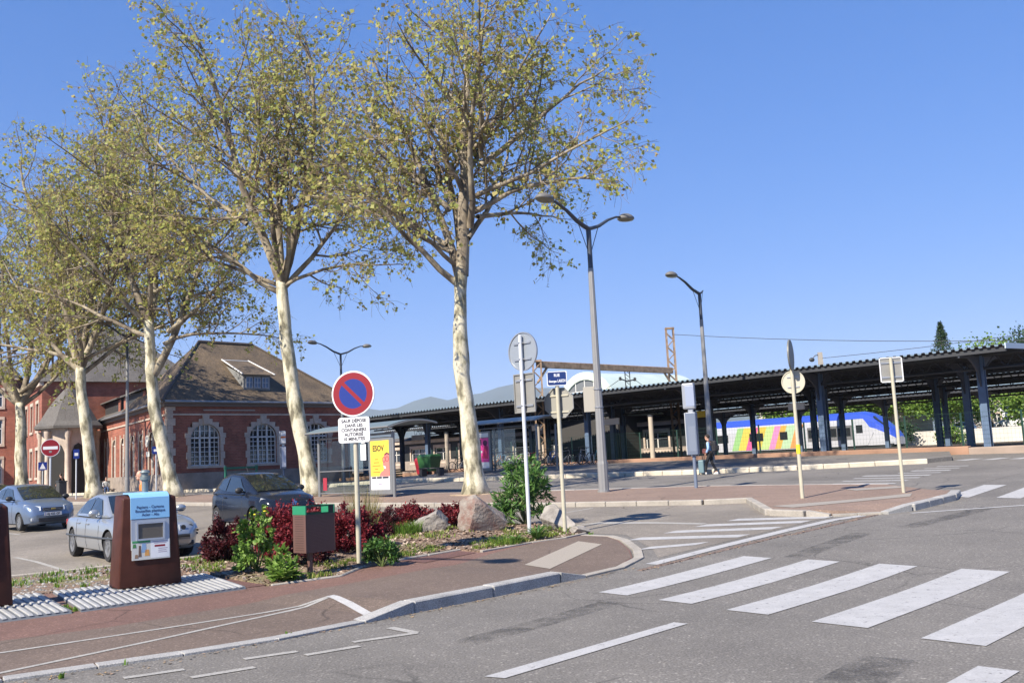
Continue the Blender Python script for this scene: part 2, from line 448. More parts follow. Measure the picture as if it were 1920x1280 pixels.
# tactile slab at the crossing
tact = MB()
tq = [(12.0, 11.35), (11.8, 10.6), (14.6, 11.75), (14.85, 12.55)]
sheet('tactile_slab', tq, lambda u, v: walk_dz(u, v) + .010, mat('tactile', (.26, .235, .205), rough=.85, fine=.2), step=.5)
cm = MB()
for i in range(46):
    for j in range(11):
        s, t = (i + .5) / 46, (j + .5) / 11
        a = [tq[0][k] + (tq[3][k] - tq[0][k]) * s for k in (0, 1)]; b = [tq[1][k] + (tq[2][k] - tq[1][k]) * s for k in (0, 1)]
        u, v = a[0] + (b[0] - a[0]) * t, a[1] + (b[1] - a[1]) * t
        p = uvw(u, v, walk_dz(u, v) + .010)
        cm.hexa([p + Vector((dx * .022, dy * .022, 0)) for dx, dy in ((-1, -1), (1, -1), (1, 1), (-1, 1))], [p + Vector((dx * .012, dy * .012, .006)) for dx, dy in ((-1, -1), (1, -1), (1, 1), (-1, 1))])
cm.build('tactile_studs', mat('tactile', (.36, .32, .28)), bpy.data.objects['tactile_slab'])['kind'] = 'stuff'

# far pavement strip that carries the plane trees, the shelter and the lamps
FARF = [(18.6, 86), (20.0, 55), (20.5, 34), (20.7, 29.4), (21.0, 25.2), (21.4, 19.1), (22.5, 14.5), (23.15, 13.4), (20.25, 11.2), (20.15, 10.3), (20.25, 9.8), (20.8, 8.95), (21.5, 8.7), (23.9, 8.65), (25.2, 9.0)]
FARB = [(25.4, 9.6), (27.15, 11.4), (27.35, 12.6), (27.2, 15.2), (27.0, 17.7), (26.2, 20), (25.2, 23.5), (24.6, 28.4), (24.3, 36), (24.3, 86)]
def far_dz(u, v): return .13 - .095 * sstep(9.9, 9.4, v) * (1 - sstep(20.9, 21.5, u))
farwalk = sheet('far_pavement', FARF + FARB, far_dz, A_PINK, step=1.0, skirt=.14)
kerb_run(farwalk, [(a, b, .135) for a, b in FARF[:6]], .2, .1, CONCRETE_K, side=-1, length=1.6)
kerb_run(farwalk, [(a, b, .135) for a, b in FARF[5:10]], .2, .1, CONCRETE_K, side=-1, length=1.0)
kerb_run(farwalk, [(20.15, 10.3, .135), (20.25, 9.8, .05)], .2, .1, CONCRETE_K, side=-1)
kerb_run(farwalk, [(20.25, 9.8, .05), (20.8, 8.95, .05)], .2, .1, CONCRETE_K, side=-1, length=.6)
kerb_run(farwalk, [(20.8, 8.95, .05), (21.5, 8.7, .15)], .22, .1, GRANITE, side=-1)
kerb_run(farwalk, [(21.5, 8.7, .15), (23.9, 8.65, .15), (25.2, 9.0, .13)], .24, .1, GRANITE, side=-1, length=.75)
kerb_run(farwalk, [(a, b, .135) for a, b in FARB[1:]], .1, .1, mat('white_edge', (.42, .40, .37), var=.15, scale=3), side=-1, length=2.0)
sheet('pale_paving_strip', [(20.9, 11.6), (20.6, 10.9), (23.4, 9.3), (24.3, 9.6), (22.6, 10.4)], lambda u, v: far_dz(u, v) + .008, mat('tactile', (.3, .27, .24)), step=.5)
sheet('pale_paving_strip', [(25.5, 11.9), (25.1, 11.4), (26.0, 10.4), (26.5, 10.9)], lambda u, v: far_dz(u, v) + .008, mat('tactile', (.3, .27, .24)), step=.5)

# bus platform with its pale kerb, then the station side
BUSF = [(31.5, 86), (32.0, 50), (32.7, 36), (33.6, 31), (34.4, 26), (35.1, 22.5), (36.6, 19), (39.2, 14.8)]
busplat = sheet('bus_platform', BUSF + [(40.6, 14.3), (45.2, 16), (44.6, 22), (44.2, 31), (43.6, 44), (41, 86)], .17, A_BUS, skirt=.2)
kerb_run(busplat, [(a, b, .19) for a, b in BUSF], .3, .1, CREAM_K, side=-1, length=1.0, bevel=.03)
PLZ = 1.36
station_poly = [(45.9, 10.5), (45.4, 22), (45.2, 40), (44, 60), (43, 90), (150, 120), (170, -30), (70, -30), (52, -4)]
sheet('station_yard', station_poly, .05, asphalt('yard_gravel', (.21, .19, .165), speck=.4, patch=.25), step=6.0)
# low brick-coloured plinth between the bus platform and the railway
plinth = MB()
pl = [(45.3, 15.2), (45.0, 24), (44.7, 34), (44.2, 46), (43.6, 60)]
for a, b in zip(pl[:-1], pl[1:]):
    q = [a, b, (b[0] + .35, b[1]), (a[0] + .35, a[1])]
    plinth.hexa([uvw(*p, -.1) for p in q], [uvw(*p, .36) for p in q])
tag(plinth.build('low_wall', mat('sandstone_plinth', (.30, .175, .115), rough=.85, var=.25, scale=.8, bump=.2), bevel=.02), 'low reddish plinth wall running in front of the railway fence', 'wall')

# ---------------------------------------------------------------- road markings
def paint(poly, material=PAINT, dz=.007, name='road_marking', step=1.0): 
    return sheet(name, poly, dz, material, step=step)
def bar(u0, u1, v0, v1, dz=.007, material=PAINT, name='road_marking'):
    return paint([(u0, v0), (u1, v0), (u1, v1), (u0, v1)], material, dz, name)
# near zebra: bars run along the street
for v0, v1, ua, ub in ((7.92, 8.46, 10.35, 14.16), (6.77, 7.32, 10.12, 14.14), (5.58, 6.16, 9.83, 14.08), (4.33, 4.97, 9.56, 14.0), (3.1, 3.7, 9.2, 13.9), (1.85, 2.45, 9.0, 13.8), (.6, 1.2, 8.7, 13.7)):
    paint([(ua + .03, v1), (ua - .05, v0), (ub - .02, v0), (ub + .03, v1)], name='zebra_bar')
paint([(7.4, 2.9), (8.33, 2.9), (8.30, 2.58), (7.3, 2.58)], name='zebra_bar')
paint([(5.93, 6.15), (5.98, 5.95), (8.9, 6.05), (8.9, 6.23)], name='lane_dash')
# dashed bay by the kerb
for a, b in (((4.10, 9.07), (4.62, 8.92)), ((4.47, 8.50), (5.05, 8.37)), ((5.21, 8.83), (5.73, 8.68)), ((5.66, 8.43), (6.25, 8.32)), ((6.35, 8.57), (7.07, 8.36))):
    du, dv = b[0] - a[0], b[1] - a[1]; d = math.hypot(du, dv); n = (-dv / d * .055, du / d * .055)
    paint([(a[0] - n[0], a[1] - n[1]), (b[0] - n[0], b[1] - n[1]), (b[0] + n[0], b[1] + n[1]), (a[0] + n[0], a[1] + n[1])], PAINT_OLD, name='bay_dash')
paint([(7.0, 8.31), (7.12, 8.38), (7.2, 8.92), (7.08, 8.92)], PAINT_OLD, name='bay_dash')
# lines on the pavement (cycle ramp)
def strip(pts, w, material, dzf, name):
    L_, R_ = [], []
    for i, p in enumerate(pts):
        a = pts[max(0, i - 1)]; b = pts[min(len(pts) - 1, i + 1)]
        d = math.hypot(b[0] - a[0], b[1] - a[1]); n = (-(b[1] - a[1]) / d, (b[0] - a[0]) / d)
        L_.append((p[0] + n[0] * w / 2, p[1] + n[1] * w / 2)); R_.append((p[0] - n[0] * w / 2, p[1] - n[1] * w / 2))
    return sheet(name, L_ + R_[::-1], dzf, material, step=.5)
WD = lambda u, v: walk_dz(u, v) + .009
strip([(-3, 12.2), (3.0, 11.68), (4.2, 11.53), (5.6, 11.39), (6.9, 11.3), (7.98, 11.27)], .085, PAINT_OLD, WD, 'pavement_line')
strip([(-3, 9.9), (3.0, 10.26), (4.2, 10.48), (5.24, 10.68), (6.3, 10.92), (7.2, 11.1), (7.9, 11.2)], .085, PAINT_OLD, WD, 'pavement_line')
strip([(8.0, 11.28), (7.74, 10.5), (7.5, 9.8)], .11, PAINT, WD, 'pavement_line')
# edge line at the lot entrance, with the gutter of setts beside it
strip([(12.9, 9.40), (15, 9.46), (17.5, 9.47), (19.4, 9.4), (20.35, 9.15)], .24, PAINT, .0085, 'edge_line')
gut = MB(); random.seed(8)
uu = 12.3
while uu < 20.6:
    w = random.uniform(.1, .17)
    vc = 9.2 - .03 * (uu - 12.3) * (1 if uu > 17 else 0.2)
    gut.hexa([uvw(uu + a, vc + b, -.02) for a, b in ((0, -.07), (w - .015, -.07), (w - .015, .06), (0, .06))], [uvw(uu + a, vc + b, random.uniform(.0, .02)) for a, b in ((.01, -.06), (w - .025, -.06), (w - .025, .05), (.01, .05))])
    uu += w
tag(gut.build('gutter_setts', mat('sett', (.13, .095, .08), rough=.9, var=.3, scale=9)), 'worn row of small dark setts along the thick white edge line', 'gutter', kind='stuff')
# hatched area
for a, b in (((14.5, 10.7), (15.4, 10.02)), ((15.62, 11.75), (16.6, 9.85)), ((16.8, 11.7), (17.9, 9.85)), ((17.95, 11.7), (19.05, 9.8)), ((19.1, 11.6), (19.95, 9.7))):
    paint([(a[0] - .24, a[1]), (a[0] + .24, a[1]), (b[0] + .24, b[1]), (b[0] - .24, b[1])], PAINT, .0085, 'hatch_bar')
paint([(17.5, 14.8), (17.75, 14.3), (18.1, 13.0), (18.15, 11.8), (18.4, 11.8), (18.38, 13.2), (18.1, 14.6)], PAINT_OLD, .0085, 'arrow_marking')
strip([(19.5, 17.2), (21.2, 17.3)], .1, PAINT_OLD, .0085, 'stall_line')
for u0 in (8.45, 10.95, 13.45, 15.95):
    strip([(u0 - .45, 20.0), (u0 + .05, 23.3), (u0 + .2, 25.0)], .1, PAINT_OLD, .0085, 'stall_line')
for u0 in (9.2, 11.4, 13.7, 16.0):
    strip([(u0, 32.6), (u0 + .2, 37.2)], .1, PAINT_OLD, .0085, 'stall_line')
# crossing beyond the island and the bus-road markings
for k in range(7):
    v1 = 8.95 - 1.22 * k
    paint([(24.55 + (.35 if k == 0 else 0), v1), (28.35, v1 + .25), (28.3, v1 - .35), (24.4 + (.2 if k == 0 else 0), v1 - .58)], name='zebra_bar')
strip([(20.98, 8.35), (21.8, 7.6), (23.5, 6.0), (25.5, 4.1)], .14, PAINT, .007, 'edge_line')
for k in range(9):
    u0 = 27.9 + k * 1.12
    vc = 13.6 - .03 * k
    strip([(u0, vc + .2 + .18 * k * (k < 5)), (u0 + .1, vc - 1.7 + .1 * k)], .42 if k in (0, 4, 6) else .26, PAINT, .0085, 'bus_road_marking')
strip([(28.2, 17.6), (27.9, 21.5), (27.2, 25.0)], .12, PAINT, .0085, 'bus_road_marking')
strip([(30.3, 13.5), (30.1, 18), (29.3, 22), (28.6, 30)], .08, PAINT_OLD, .0085, 'bus_road_marking')
for k in range(5):
    u0 = 40.5 + .05 * k; v0 = 14.2 - 1.0 * k
    paint([(u0, v0), (u0 + 1.1, v0 - .35), (u0 + 1.0, v0 - .85), (u0 - .1, v0 - .5)], name='far_zebra_bar')
# oil-darkened wheel tracks
def tarp(pts, w):
    strip(pts, w, TRACK, .0045, 'tyre_stain')
TRACK = bpy.data.materials.new('tyre_stain'); TRACK.use_nodes = True
_t = TRACK.node_tree; _b = _t.nodes['Principled BSDF']; _b.inputs['Base Color'].default_value = (.045, .044, .043, 1); _b.inputs['Roughness'].default_value = .75
_tc = _t.nodes.new('ShaderNodeTexCoord'); _n = _t.nodes.new('ShaderNodeTexNoise'); _n.inputs['Scale'].default_value = 2.3; _n.inputs['Detail'].default_value = 8; _n.inputs['Roughness'].default_value = .8
_t.links.new(_tc.outputs['Object'], _n.inputs['Vector'])
_r_ = _t.nodes.new('ShaderNodeMapRange'); _r_.inputs[1].default_value = .42; _r_.inputs[2].default_value = .68; _r_.inputs[3].default_value = 0.02; _r_.inputs[4].default_value = .55
_t.links.new(_n.outputs['Fac'], _r_.inputs[0]); _t.links.new(_r_.outputs[0], _b.inputs['Alpha'])
tarp([(6.9, 7.45), (8.2, 7.55), (9.8, 7.75)], .38)
tarp([(8.3, 3.6), (7.2, 3.5), (5.5, 3.5)], .5)
tarp([(14.3, 7.6), (15.5, 7.75), (17.5, 7.9)], .4)
tarp([(18.5, 7.5), (20.5, 7.3), (22.5, 7.2)], .4)
# ================================================================ BUILDINGS AND RAILWAY
def brickmat(name, c1, c2, mortar):
    m = bpy.data.materials.new(name); m.use_nodes = True
    nt = m.node_tree; b = nt.nodes['Principled BSDF']; L = nt.links.new
    tc = nt.nodes.new('ShaderNodeTexCoord'); sp = nt.nodes.new('ShaderNodeSeparateXYZ'); L(tc.outputs['Object'], sp.inputs[0])
    ad = nt.nodes.new('ShaderNodeMath'); ad.operation = 'ADD'; L(sp.outputs[0], ad.inputs[0]); L(sp.outputs[1], ad.inputs[1])
    cb = nt.nodes.new('ShaderNodeCombineXYZ'); L(ad.outputs[0], cb.inputs[0]); L(sp.outputs[2], cb.inputs[1])
    br = nt.nodes.new('ShaderNodeTexBrick'); br.inputs['Scale'].default_value = 1.0
    br.inputs['Brick Width'].default_value = .34; br.inputs['Row Height'].default_value = .11; br.inputs['Mortar Size'].default_value = .008
    br.inputs['Color1'].default_value = (*c1, 1); br.inputs['Color2'].default_value = (*c2, 1); br.inputs['Mortar'].default_value = (*mortar, 1)
    L(cb.outputs[0], br.inputs['Vector'])
    n = nt.nodes.new('ShaderNodeTexNoise'); n.inputs['Scale'].default_value = .9; n.inputs['Detail'].default_value = 7; L(tc.outputs['Object'], n.inputs['Vector'])
    r = nt.nodes.new('ShaderNodeMapRange'); r.inputs[1].default_value = .3; r.inputs[2].default_value = .7; r.inputs[3].default_value = .72; r.inputs[4].default_value = 1.25; L(n.outputs['Fac'], r.inputs[0])
    mx = nt.nodes.new('ShaderNodeMix'); mx.data_type = 'RGBA'; mx.blend_type = 'MULTIPLY'; mx.inputs[0].default_value = 1
    L(br.outputs['Color'], mx.inputs[6]); L(r.outputs[0], mx.inputs[7]); L(mx.outputs[2], b.inputs['Base Color'])
    b.inputs['Roughness'].default_value = .88
    return m
BRICK = brickmat('brick_red', (.215, .062, .04), (.30, .094, .058), (.24, .155, .12))
STONE = mat('pink_stone', (.47, .385, .315), rough=.85, var=.2, scale=1.2, fine=.12, fscale=14, bump=.15, bscale=20)
STONE_D = mat('plinth_stone', (.27, .225, .19), rough=.9, var=.25, scale=1.5, bump=.3, bscale=8)
ROOF = mat('roof_slate_brown', (.085, .066, .048), rough=.9, var=.3, scale=.55, col2=(.115, .083, .052), fine=.35, fscale=9, bump=.35, bscale=12)
SLATE = mat('roof_slate_grey', (.10, .092, .085), rough=.8, var=.22, scale=.6, fine=.25, fscale=10, bump=.25, bscale=12)
WHITEW = mat('window_white', (.62, .61, .58), rough=.5)
GLASS_D = mat('window_glass', (.02, .024, .03), rough=.06, spec=.9)
ZINC = mat('zinc', (.33, .34, .35), rough=.45, metal=.6, var=.1, scale=2)
DARKMETAL = mat('dark_metal', (.03, .033, .036), rough=.5)

def holed_wall(mb, M, W, H, holes, th=.28, mi=0, y0=0.):
    xs = sorted({0, W} | {h[0] for h in holes} | {h[2] for h in holes}); ys_ = sorted({y0, H} | {h[1] for h in holes} | {h[3] for h in holes})
    def inh(x, y): return any(h[0] < x < h[2] and h[1] < y < h[3] for h in holes)
    for i in range(len(xs) - 1):
        for j in range(len(ys_) - 1):
            if inh((xs[i] + xs[i + 1]) / 2, (ys_[j] + ys_[j + 1]) / 2): continue
            mb.quad(*[M @ Vector(p) for p in ((xs[i], ys_[j], 0), (xs[i + 1], ys_[j], 0), (xs[i + 1], ys_[j + 1], 0), (xs[i], ys_[j + 1], 0))], mi)
    for a, b, c, d in holes:
        for p, q in (((a, b), (c, b)), ((c, b), (c, d)), ((c, d), (a, d)), ((a, d), (a, b))):
            mb.quad(*[M @ Vector(x) for x in ((p[0], p[1], 0), (q[0], q[1], 0), (q[0], q[1], -th), (p[0], p[1], -th))], mi)

def arched_window(parent, M, cx, y0, w, h, rise, cols, rows, surround=True, key=True):
    """window in a wall frame M: rectangular opening whose upper corners are closed by stone; returns the hole"""
    x0, x1, ys, yt = cx - w / 2, cx + w / 2, y0 + h - rise, y0 + h
    arc = [(cx + w / 2 * math.cos(a), ys + rise * math.sin(a)) for a in [math.pi * k / 14 for k in range(15)]]
    g_ = MB(); g_.poly([M @ Vector((p[0], p[1], -.2)) for p in ([(x0, y0), (x1, y0)] + arc)])
    win = g_.build('window', GLASS_D, parent, fix=False)
    f = MB()
    def b_(xa, xb, ya, yb, d=.06): f.box((0, 0, 0), (0, 0, 0)) if False else f.hexa([M @ Vector(p) for p in ((xa, ya, -.19), (xb, ya, -.19), (xb, yb, -.19), (xa, yb, -.19))], [M @ Vector(p) for p in ((xa, ya, -.19 + d), (xb, ya, -.19 + d), (xb, yb, -.19 + d), (xa, yb, -.19 + d))])
    def top(x):
        t = (x - cx) / (w / 2); return ys + rise * math.sqrt(max(0, 1 - t * t))
    b_(x0, x0 + .07, y0, ys); b_(x1 - .07, x1, y0, ys); b_(x0, x1, y0, y0 + .08)
    b_(x0, x1, ys - .05, ys + .05, .09)
    for k in range(1, cols):
        x = x0 + w * k / cols; main = cols >= 6 and k in (cols // 3, cols - cols // 3)
        b_(x - (.055 if main else .02), x + (.055 if main else .02), y0, top(x) - .02, .09 if main else .05)
    for k in range(1, rows):
        y = y0 + (ys - y0) * k / rows; b_(x0, x1, y - .02, y + .02, .05)
    if rise > .35:
        y = ys + rise * .5; hw = w / 2 * math.sqrt(1 - .25); b_(cx - hw, cx + hw, y - .02, y + .02, .05)
    for p, q in zip(arc[:-1], arc[1:]):
        s_ = .9
        pi = (cx + (p[0] - cx) * .93, ys + (p[1] - ys) * .93); qi = (cx + (q[0] - cx) * .93, ys + (q[1] - ys) * .93)
        f.hexa([M @ Vector((*a, -.19)) for a in (p, pi, qi, q)], [M @ Vector((*a, -.13)) for a in (p, pi, qi, q)])
    f.build('window_frame', WHITEW, win)
    if surround:
        e = .34
        # stepped jamb stones
        n = max(3, int((ys - y0) / .42))
        for k in range(n):
            ya, yb = y0 + (ys - y0) * k / n, y0 + (ys - y0) * (k + 1) / n - .012
            ww = e if k % 2 else e * .68
            for sgn, xx in ((-1, x0), (1, x1)):
                s = MB(); xa, xb = (xx - ww, xx) if sgn < 0 else (xx, xx + ww)
                s.prism([(xa, ya), (xb, ya), (xb, yb), (xa, yb)], -.02, .05, 0, M); s.build('jamb_stone', STONE, win)
        # head: stepped outside, arched inside
        st = [(x0 - .42, ys), (x0 - .42, ys + .32), (x0 - .2, ys + .32), (x0 - .2, ys + .3 + rise * .45), (x0 + .12, ys + .3 + rise * .45), (x0 + .12, ys + .3 + rise * .8), (x0 + w * .27, ys + .3 + rise * .8), (x0 + w * .27, yt + .34), (x0 + w * .38, yt + .34), (x0 + w * .38, yt + .42)]
        poly = st + [(2 * cx - p[0], p[1]) for p in st[::-1]] + arc
        s = MB(); s.prism(poly, -.03, .06, 0, M); s.build('arch_stone', STONE, win)
        if key:
            s = MB(); s.prism([(cx - .17, yt - .02), (cx + .17, yt - .02), (cx + .26, yt + .62), (cx - .26, yt + .62)], 0, .13, 0, M); s.build('keystone', STONE, win, bevel=.01)
        s = MB(); s.prism([(x0 - .3, y0 - .16), (x1 + .3, y0 - .16), (x1 + .3, y0), (x0 - .3, y0)], -.1, .1, 0, M); s.build('window_sill', STONE, win)
    else:
        s = MB(); s.prism([(x0, ys)] + [(x0, yt + .001), (x1, yt + .001), (x1, ys)] + arc, -.05, .0, 0, M); s.build('arch_stone', STONE, win)
        for sgn, xx in ((-1, x0), (1, x1)):
            s = MB(); xa, xb = (xx - .2, xx) if sgn < 0 else (xx, xx + .2)
            s.prism([(xa, y0), (xb, y0), (xb, yt + .25), (xa, yt + .25)], -.02, .05, 0, M); s.build('jamb_stone', STONE, win)
    return (x0, y0, x1, yt)

# ---- the brick station hall
BZ = .82
A_ = Vector((-23.2, 64.0, BZ)); FU = Vector((SU.x, SU.y, 0)); FD = Vector((-.56, .8285, 0)).normalized()
EZ, WID, LEN = 6.1, 14.9, 27.0
hall = thing('station_hall', 'red brick station hall with brown hipped roof and tall arched white windows', 'building', A_)
_hi = Matrix.Translation(-A_)
MF = _hi @ frame(A_, FU, (0, 0, 1))
ML = _hi @ frame(A_ + FD * LEN, -FD, (0, 0, 1))
w = MB(); holes = []
for cx in (2.75, 7.25, 11.75):
    holes.append(arched_window(hall, MF, cx, 1.75, 2.2, 2.85, .95, 6, 6))
holed_wall(w, MF, WID, EZ, holes, y0=0)
holesL = []
for k, cx in enumerate((25.2, 22.6, 19.6, 16.9, 13.5, 10.4, 7.4, 4.2)):
    holesL.append(arched_window(hall, ML, cx, 1.2, 1.15, 3.1, .5, 2, 5, surround=False))
holed_wall(w, ML, LEN, EZ, holesL, y0=0)
# right and rear walls close the block
B_ = FU * WID; D_ = B_ + SV * 12; C_ = FD * LEN
w.quad(B_, D_, D_ + Vector((0, 0, EZ)), B_ + Vector((0, 0, EZ)))
w.quad(D_, C_ + FU * 10, C_ + FU * 10 + Vector((0, 0, EZ)), D_ + Vector((0, 0, EZ)))
w.quad(C_ + FU * 10, C_, C_ + Vector((0, 0, EZ)), C_ + FU * 10 + Vector((0, 0, EZ)))
w.build('wall', BRICK, hall, fix=False)
for M_, L_ in ((MF, WID), (ML, LEN)):
    s = MB(); s.prism([(-.08, -.6), (L_ + .08, -.6), (L_ + .08, 1.15), (L_ + .04, 1.3), (-.04, 1.3), (-.08, 1.15)], -.05, .09, 0, M_); s.build('plinth', STONE_D, hall)
    s = MB(); s.prism([(0, 5.18), (L_, 5.18), (L_, 5.3), (0, 5.3)], -.02, .07, 0, M_); s.build('string_course', STONE, hall)
    s = MB(); s.prism([(-.3, EZ - .32), (L_ + .3, EZ - .32), (L_ + .3, EZ - .05), (-.3, EZ - .05)], -.02, .22, 0, M_); s.build('cornice', mat('cornice', (.16, .13, .115), rough=.8), hall)
    s = MB(); s.tube([M_ @ Vector((-.4, EZ - .02, .42)), M_ @ Vector((L_ + .4, EZ - .02, .42))], .085, 8); s.build('gutter', ZINC, hall)
s = MB(); s.prism([(2.6, 5.5), (6.6, 5.5), (6.6, 5.58), (2.6, 5.58)], 0, .05, 0, MF); s.build('cable_tray', mat('tray', (.35, .33, .3)), hall)
for k in range(12):
    ya = .0 + k * .5; ww = .55 if k % 2 else .38
    for M_, x_ in ((MF, 0), (ML, LEN)):
        s = MB(); xa, xb = (-.04, ww) if x_ == 0 else (LEN - ww, LEN + .04)
        s.prism([(xa, ya), (xb, ya), (xb, min(EZ - .35, ya + .485)), (xa, min(EZ - .35, ya + .485))], -.02, .045, 0, M_); s.build('corner_stone', STONE, hall)
s = MB(); s.tube([MF @ Vector((WID - .2, .2, .12)), MF @ Vector((WID - .2, EZ - .2, .12))], .06, 8); s.build('drainpipe', ZINC, hall)
# roof: hipped over the front block, lower pitch over the long wing
zt = 11.1
e0, e1 = FU * -.62 - SV * .5, FU * (WID + .5) - SV * .5
r0, r1 = FU * 5.4 + SV * 5.8, FU * 10.0 + SV * 5.8
b1, b0 = FU * (WID + .5) + SV * 12.2, FD * 12.2 - Vector((FD.y, -FD.x, 0)) * .5
Z = lambda p, z: Vector((p.x, p.y, z))
rf = MB()
def slope(mb, a, b, c, d=None, sag=0.):
    mb.poly([a, b, c] + ([d] if d is not None else []))
rf.poly([Z(e0, EZ), Z(e1, EZ), Z(r1, zt), Z(r0, zt)]); rf.poly([Z(e1, EZ), Z(b1, EZ), Z(r1, zt)]); rf.poly([Z(b1, EZ), Z(b0, EZ), Z(r0, zt), Z(r1, zt)]); rf.poly([Z(b0, EZ), Z(e0, EZ), Z(r0, zt)])
rf.poly([Z(e0, EZ - .06), Z(b0, EZ - .06), Z(b1, EZ - .06), Z(e1, EZ - .06)])
roof = rf.build('roof', ROOF, hall)
s = MB(); s.tube([Z(r0, zt + .04), Z(r1, zt + .04)], .14, 6); s.build('ridge_cap', mat('ridge', (.07, .055, .045)), roof)
for a, b in ((e0, r0), (e1, r1)):
    s = MB(); s.tube([Z(a, EZ + .05), Z(b, zt + .05)], .09, 6); s.build('hip_cap', mat('ridge', (.07, .055, .045)), roof)
# dormer with three little windows
dm = MB()
fy = lambda y: EZ + (zt - EZ) * (y + .5) / 6.3          # roof height at distance y behind the eave
Dx0, Dx1, Dy0 = 6.2, 8.35, .75
p = lambda x, y, z: FU * x + SV * y + Vector((0, 0, z))
zb, zf = fy(Dy0), fy(Dy0) + 1.05
yb = (zf + .35 - EZ) / (zt - EZ) * 6.3 - .5 + .7
dm.poly([p(Dx0, Dy0, zb - .1), p(Dx1, Dy0, zb - .1), p(Dx1, Dy0, zf), p(Dx0, Dy0, zf)])
dm.poly([p(Dx0, Dy0, zb - .1), p(Dx0, Dy0, zf), p(Dx0, yb, fy(yb))]); dm.poly([p(Dx1, Dy0, zb - .1), p(Dx1, yb, fy(yb)), p(Dx1, Dy0, zf)])
dorm = dm.build('dormer', mat('dormer_zinc', (.20, .205, .21), rough=.6), hall)
s = MB(); zz = .05
s.hexa([p(Dx0 - .25, Dy0 - .25, zf - .03), p(Dx1 + .25, Dy0 - .25, zf - .03), p(Dx1 + .02, yb + .55, fy(yb + .55)), p(Dx0 - .02, yb + .55, fy(yb + .55))], [p(Dx0 - .25, Dy0 - .25, zf + .05), p(Dx1 + .25, Dy0 - .25, zf + .05), p(Dx1 + .02, yb + .55, fy(yb + .55) + .08), p(Dx0 - .02, yb + .55, fy(yb + .55) + .08)])
s.build('dormer_roof', ROOF, dorm)
s = MB()
for a, b in ((Dx0 - .27, Dx0 - .03), (Dx1 + .27, Dx1 + .03)):
    s.tube([p(a, Dy0 - .27, zf + .06), p(b, yb + .55, fy(yb + .55) + .1)], .06, 6)
s.tube([p(Dx0, yb + .5, fy(yb + .5) + .1), p(Dx1, yb + .5, fy(yb + .5) + .1)], .05, 6)
s.build('verge_flashing', mat('flashing', (.5, .5, .5), rough=.5), dorm)
for k in range(3):
    x0 = Dx0 + .12 + k * .66; s = MB(); M_ = _hi @ frame(A_ + p(x0, Dy0 - .03, zb + .12), FU, (0, 0, 1))
    s.prism([(0, 0), (.58, 0), (.58, .8), (0, .8)], 0, .012, 0, M_); wd = s.build('window', mat('window_glass_blue', (.05, .08, .16), rough=.08, spec=.9), dorm)
    s = MB()
    for xx in (0, .26, .52): s.prism([(xx, 0), (xx + .06, 0), (xx + .06, .8), (xx, .8)], .012, .05, 0, M_)
    for yy in (0, .37, .74): s.prism([(0, yy), (.58, yy), (.58, yy + .06), (0, yy + .06)], .014, .045, 0, M_)
    s.build('window_frame', mat('dormer_frame', (.34, .35, .37)), wd)
# wing roof with two long shed dormers
w2 = MB(); g0, g1 = FD * 6.5, FD * (LEN + .4); nin = Vector((FD.y, -FD.x, 0))
g0o, g1o = g0 - nin * .5, g1 - nin * .5
wz = 9.4
w2.poly([Z(g0o, EZ), Z(g0 + nin * 5.5, wz), Z(g1 + nin * 5.5, wz), Z(g1o, EZ)])
w2.poly([Z(g0 + nin * 5.5, wz), Z(g0 + nin * 11.5, EZ), Z(g1 + nin * 11.5, EZ), Z(g1 + nin * 5.5, wz)])
w2.poly([Z(g1o, EZ), Z(g1 + nin * 5.5, wz), Z(g1 + nin * 11.5, EZ)])
wr = w2.build('roof', SLATE, hall)
for a, b in ((8.6, 15.2), (17.0, 24.5)):
    d_ = MB(); q = lambda t, y, z: FD * t + nin * y + Vector((0, 0, z))
    zf2 = EZ + 1.55
    d_.hexa([q(a, .6, EZ + .4), q(b, .6, EZ + .4), q(b, 3.4, EZ + 1.8), q(a, 3.4, EZ + 1.8)], [q(a, .6, zf2), q(b, .6, zf2), q(b, 3.9, EZ + 2.6), q(a, 3.9, EZ + 2.6)])
    dd = d_.build('dormer', mat('dormer_dark', (.035, .037, .04), rough=.6), hall)
    s = MB(); s.hexa([q(a - .3, .2, zf2 - .02), q(b + .3, .2, zf2 - .02), q(b + .3, 4.2, EZ + 2.62), q(a - .3, 4.2, EZ + 2.62)], [q(a - .3, .2, zf2 + .08), q(b + .3, .2, zf2 + .08), q(b + .3, 4.2, EZ + 2.72), q(a - .3, 4.2, EZ + 2.72)])
    s.build('dormer_roof', SLATE, dd)
    for t in (a + .1, b - .1):
        s = MB(); M_ = _hi @ frame(A_ + q(t, .56, EZ + .5), FD * -1, (0, 0, 1)); s.prism([(-.35, 0), (.35, 0), (.35, 1.0), (-.35, 1.0)], 0, .06, 0, M_); s.build('dormer_cheek', BRICK, dd)
# wall clock and small plate on the long side
s = MB(); M_ = ML @ Matrix.Translation((LEN - 5.2, 3.7, .03)); disc(s, M_, .42, 0, .1); s.build('clock', mat('clock_face', (.55, .54, .5)), hall)
s = MB(); s.prism([(LEN - 5.7, 2.6), (LEN - 4.7, 2.6), (LEN - 4.7, 2.95), (LEN - 5.7, 2.95)], .02, .06, 0, ML); s.build('name_plate', mat('clock_face', (.55, .54, .5)), hall)

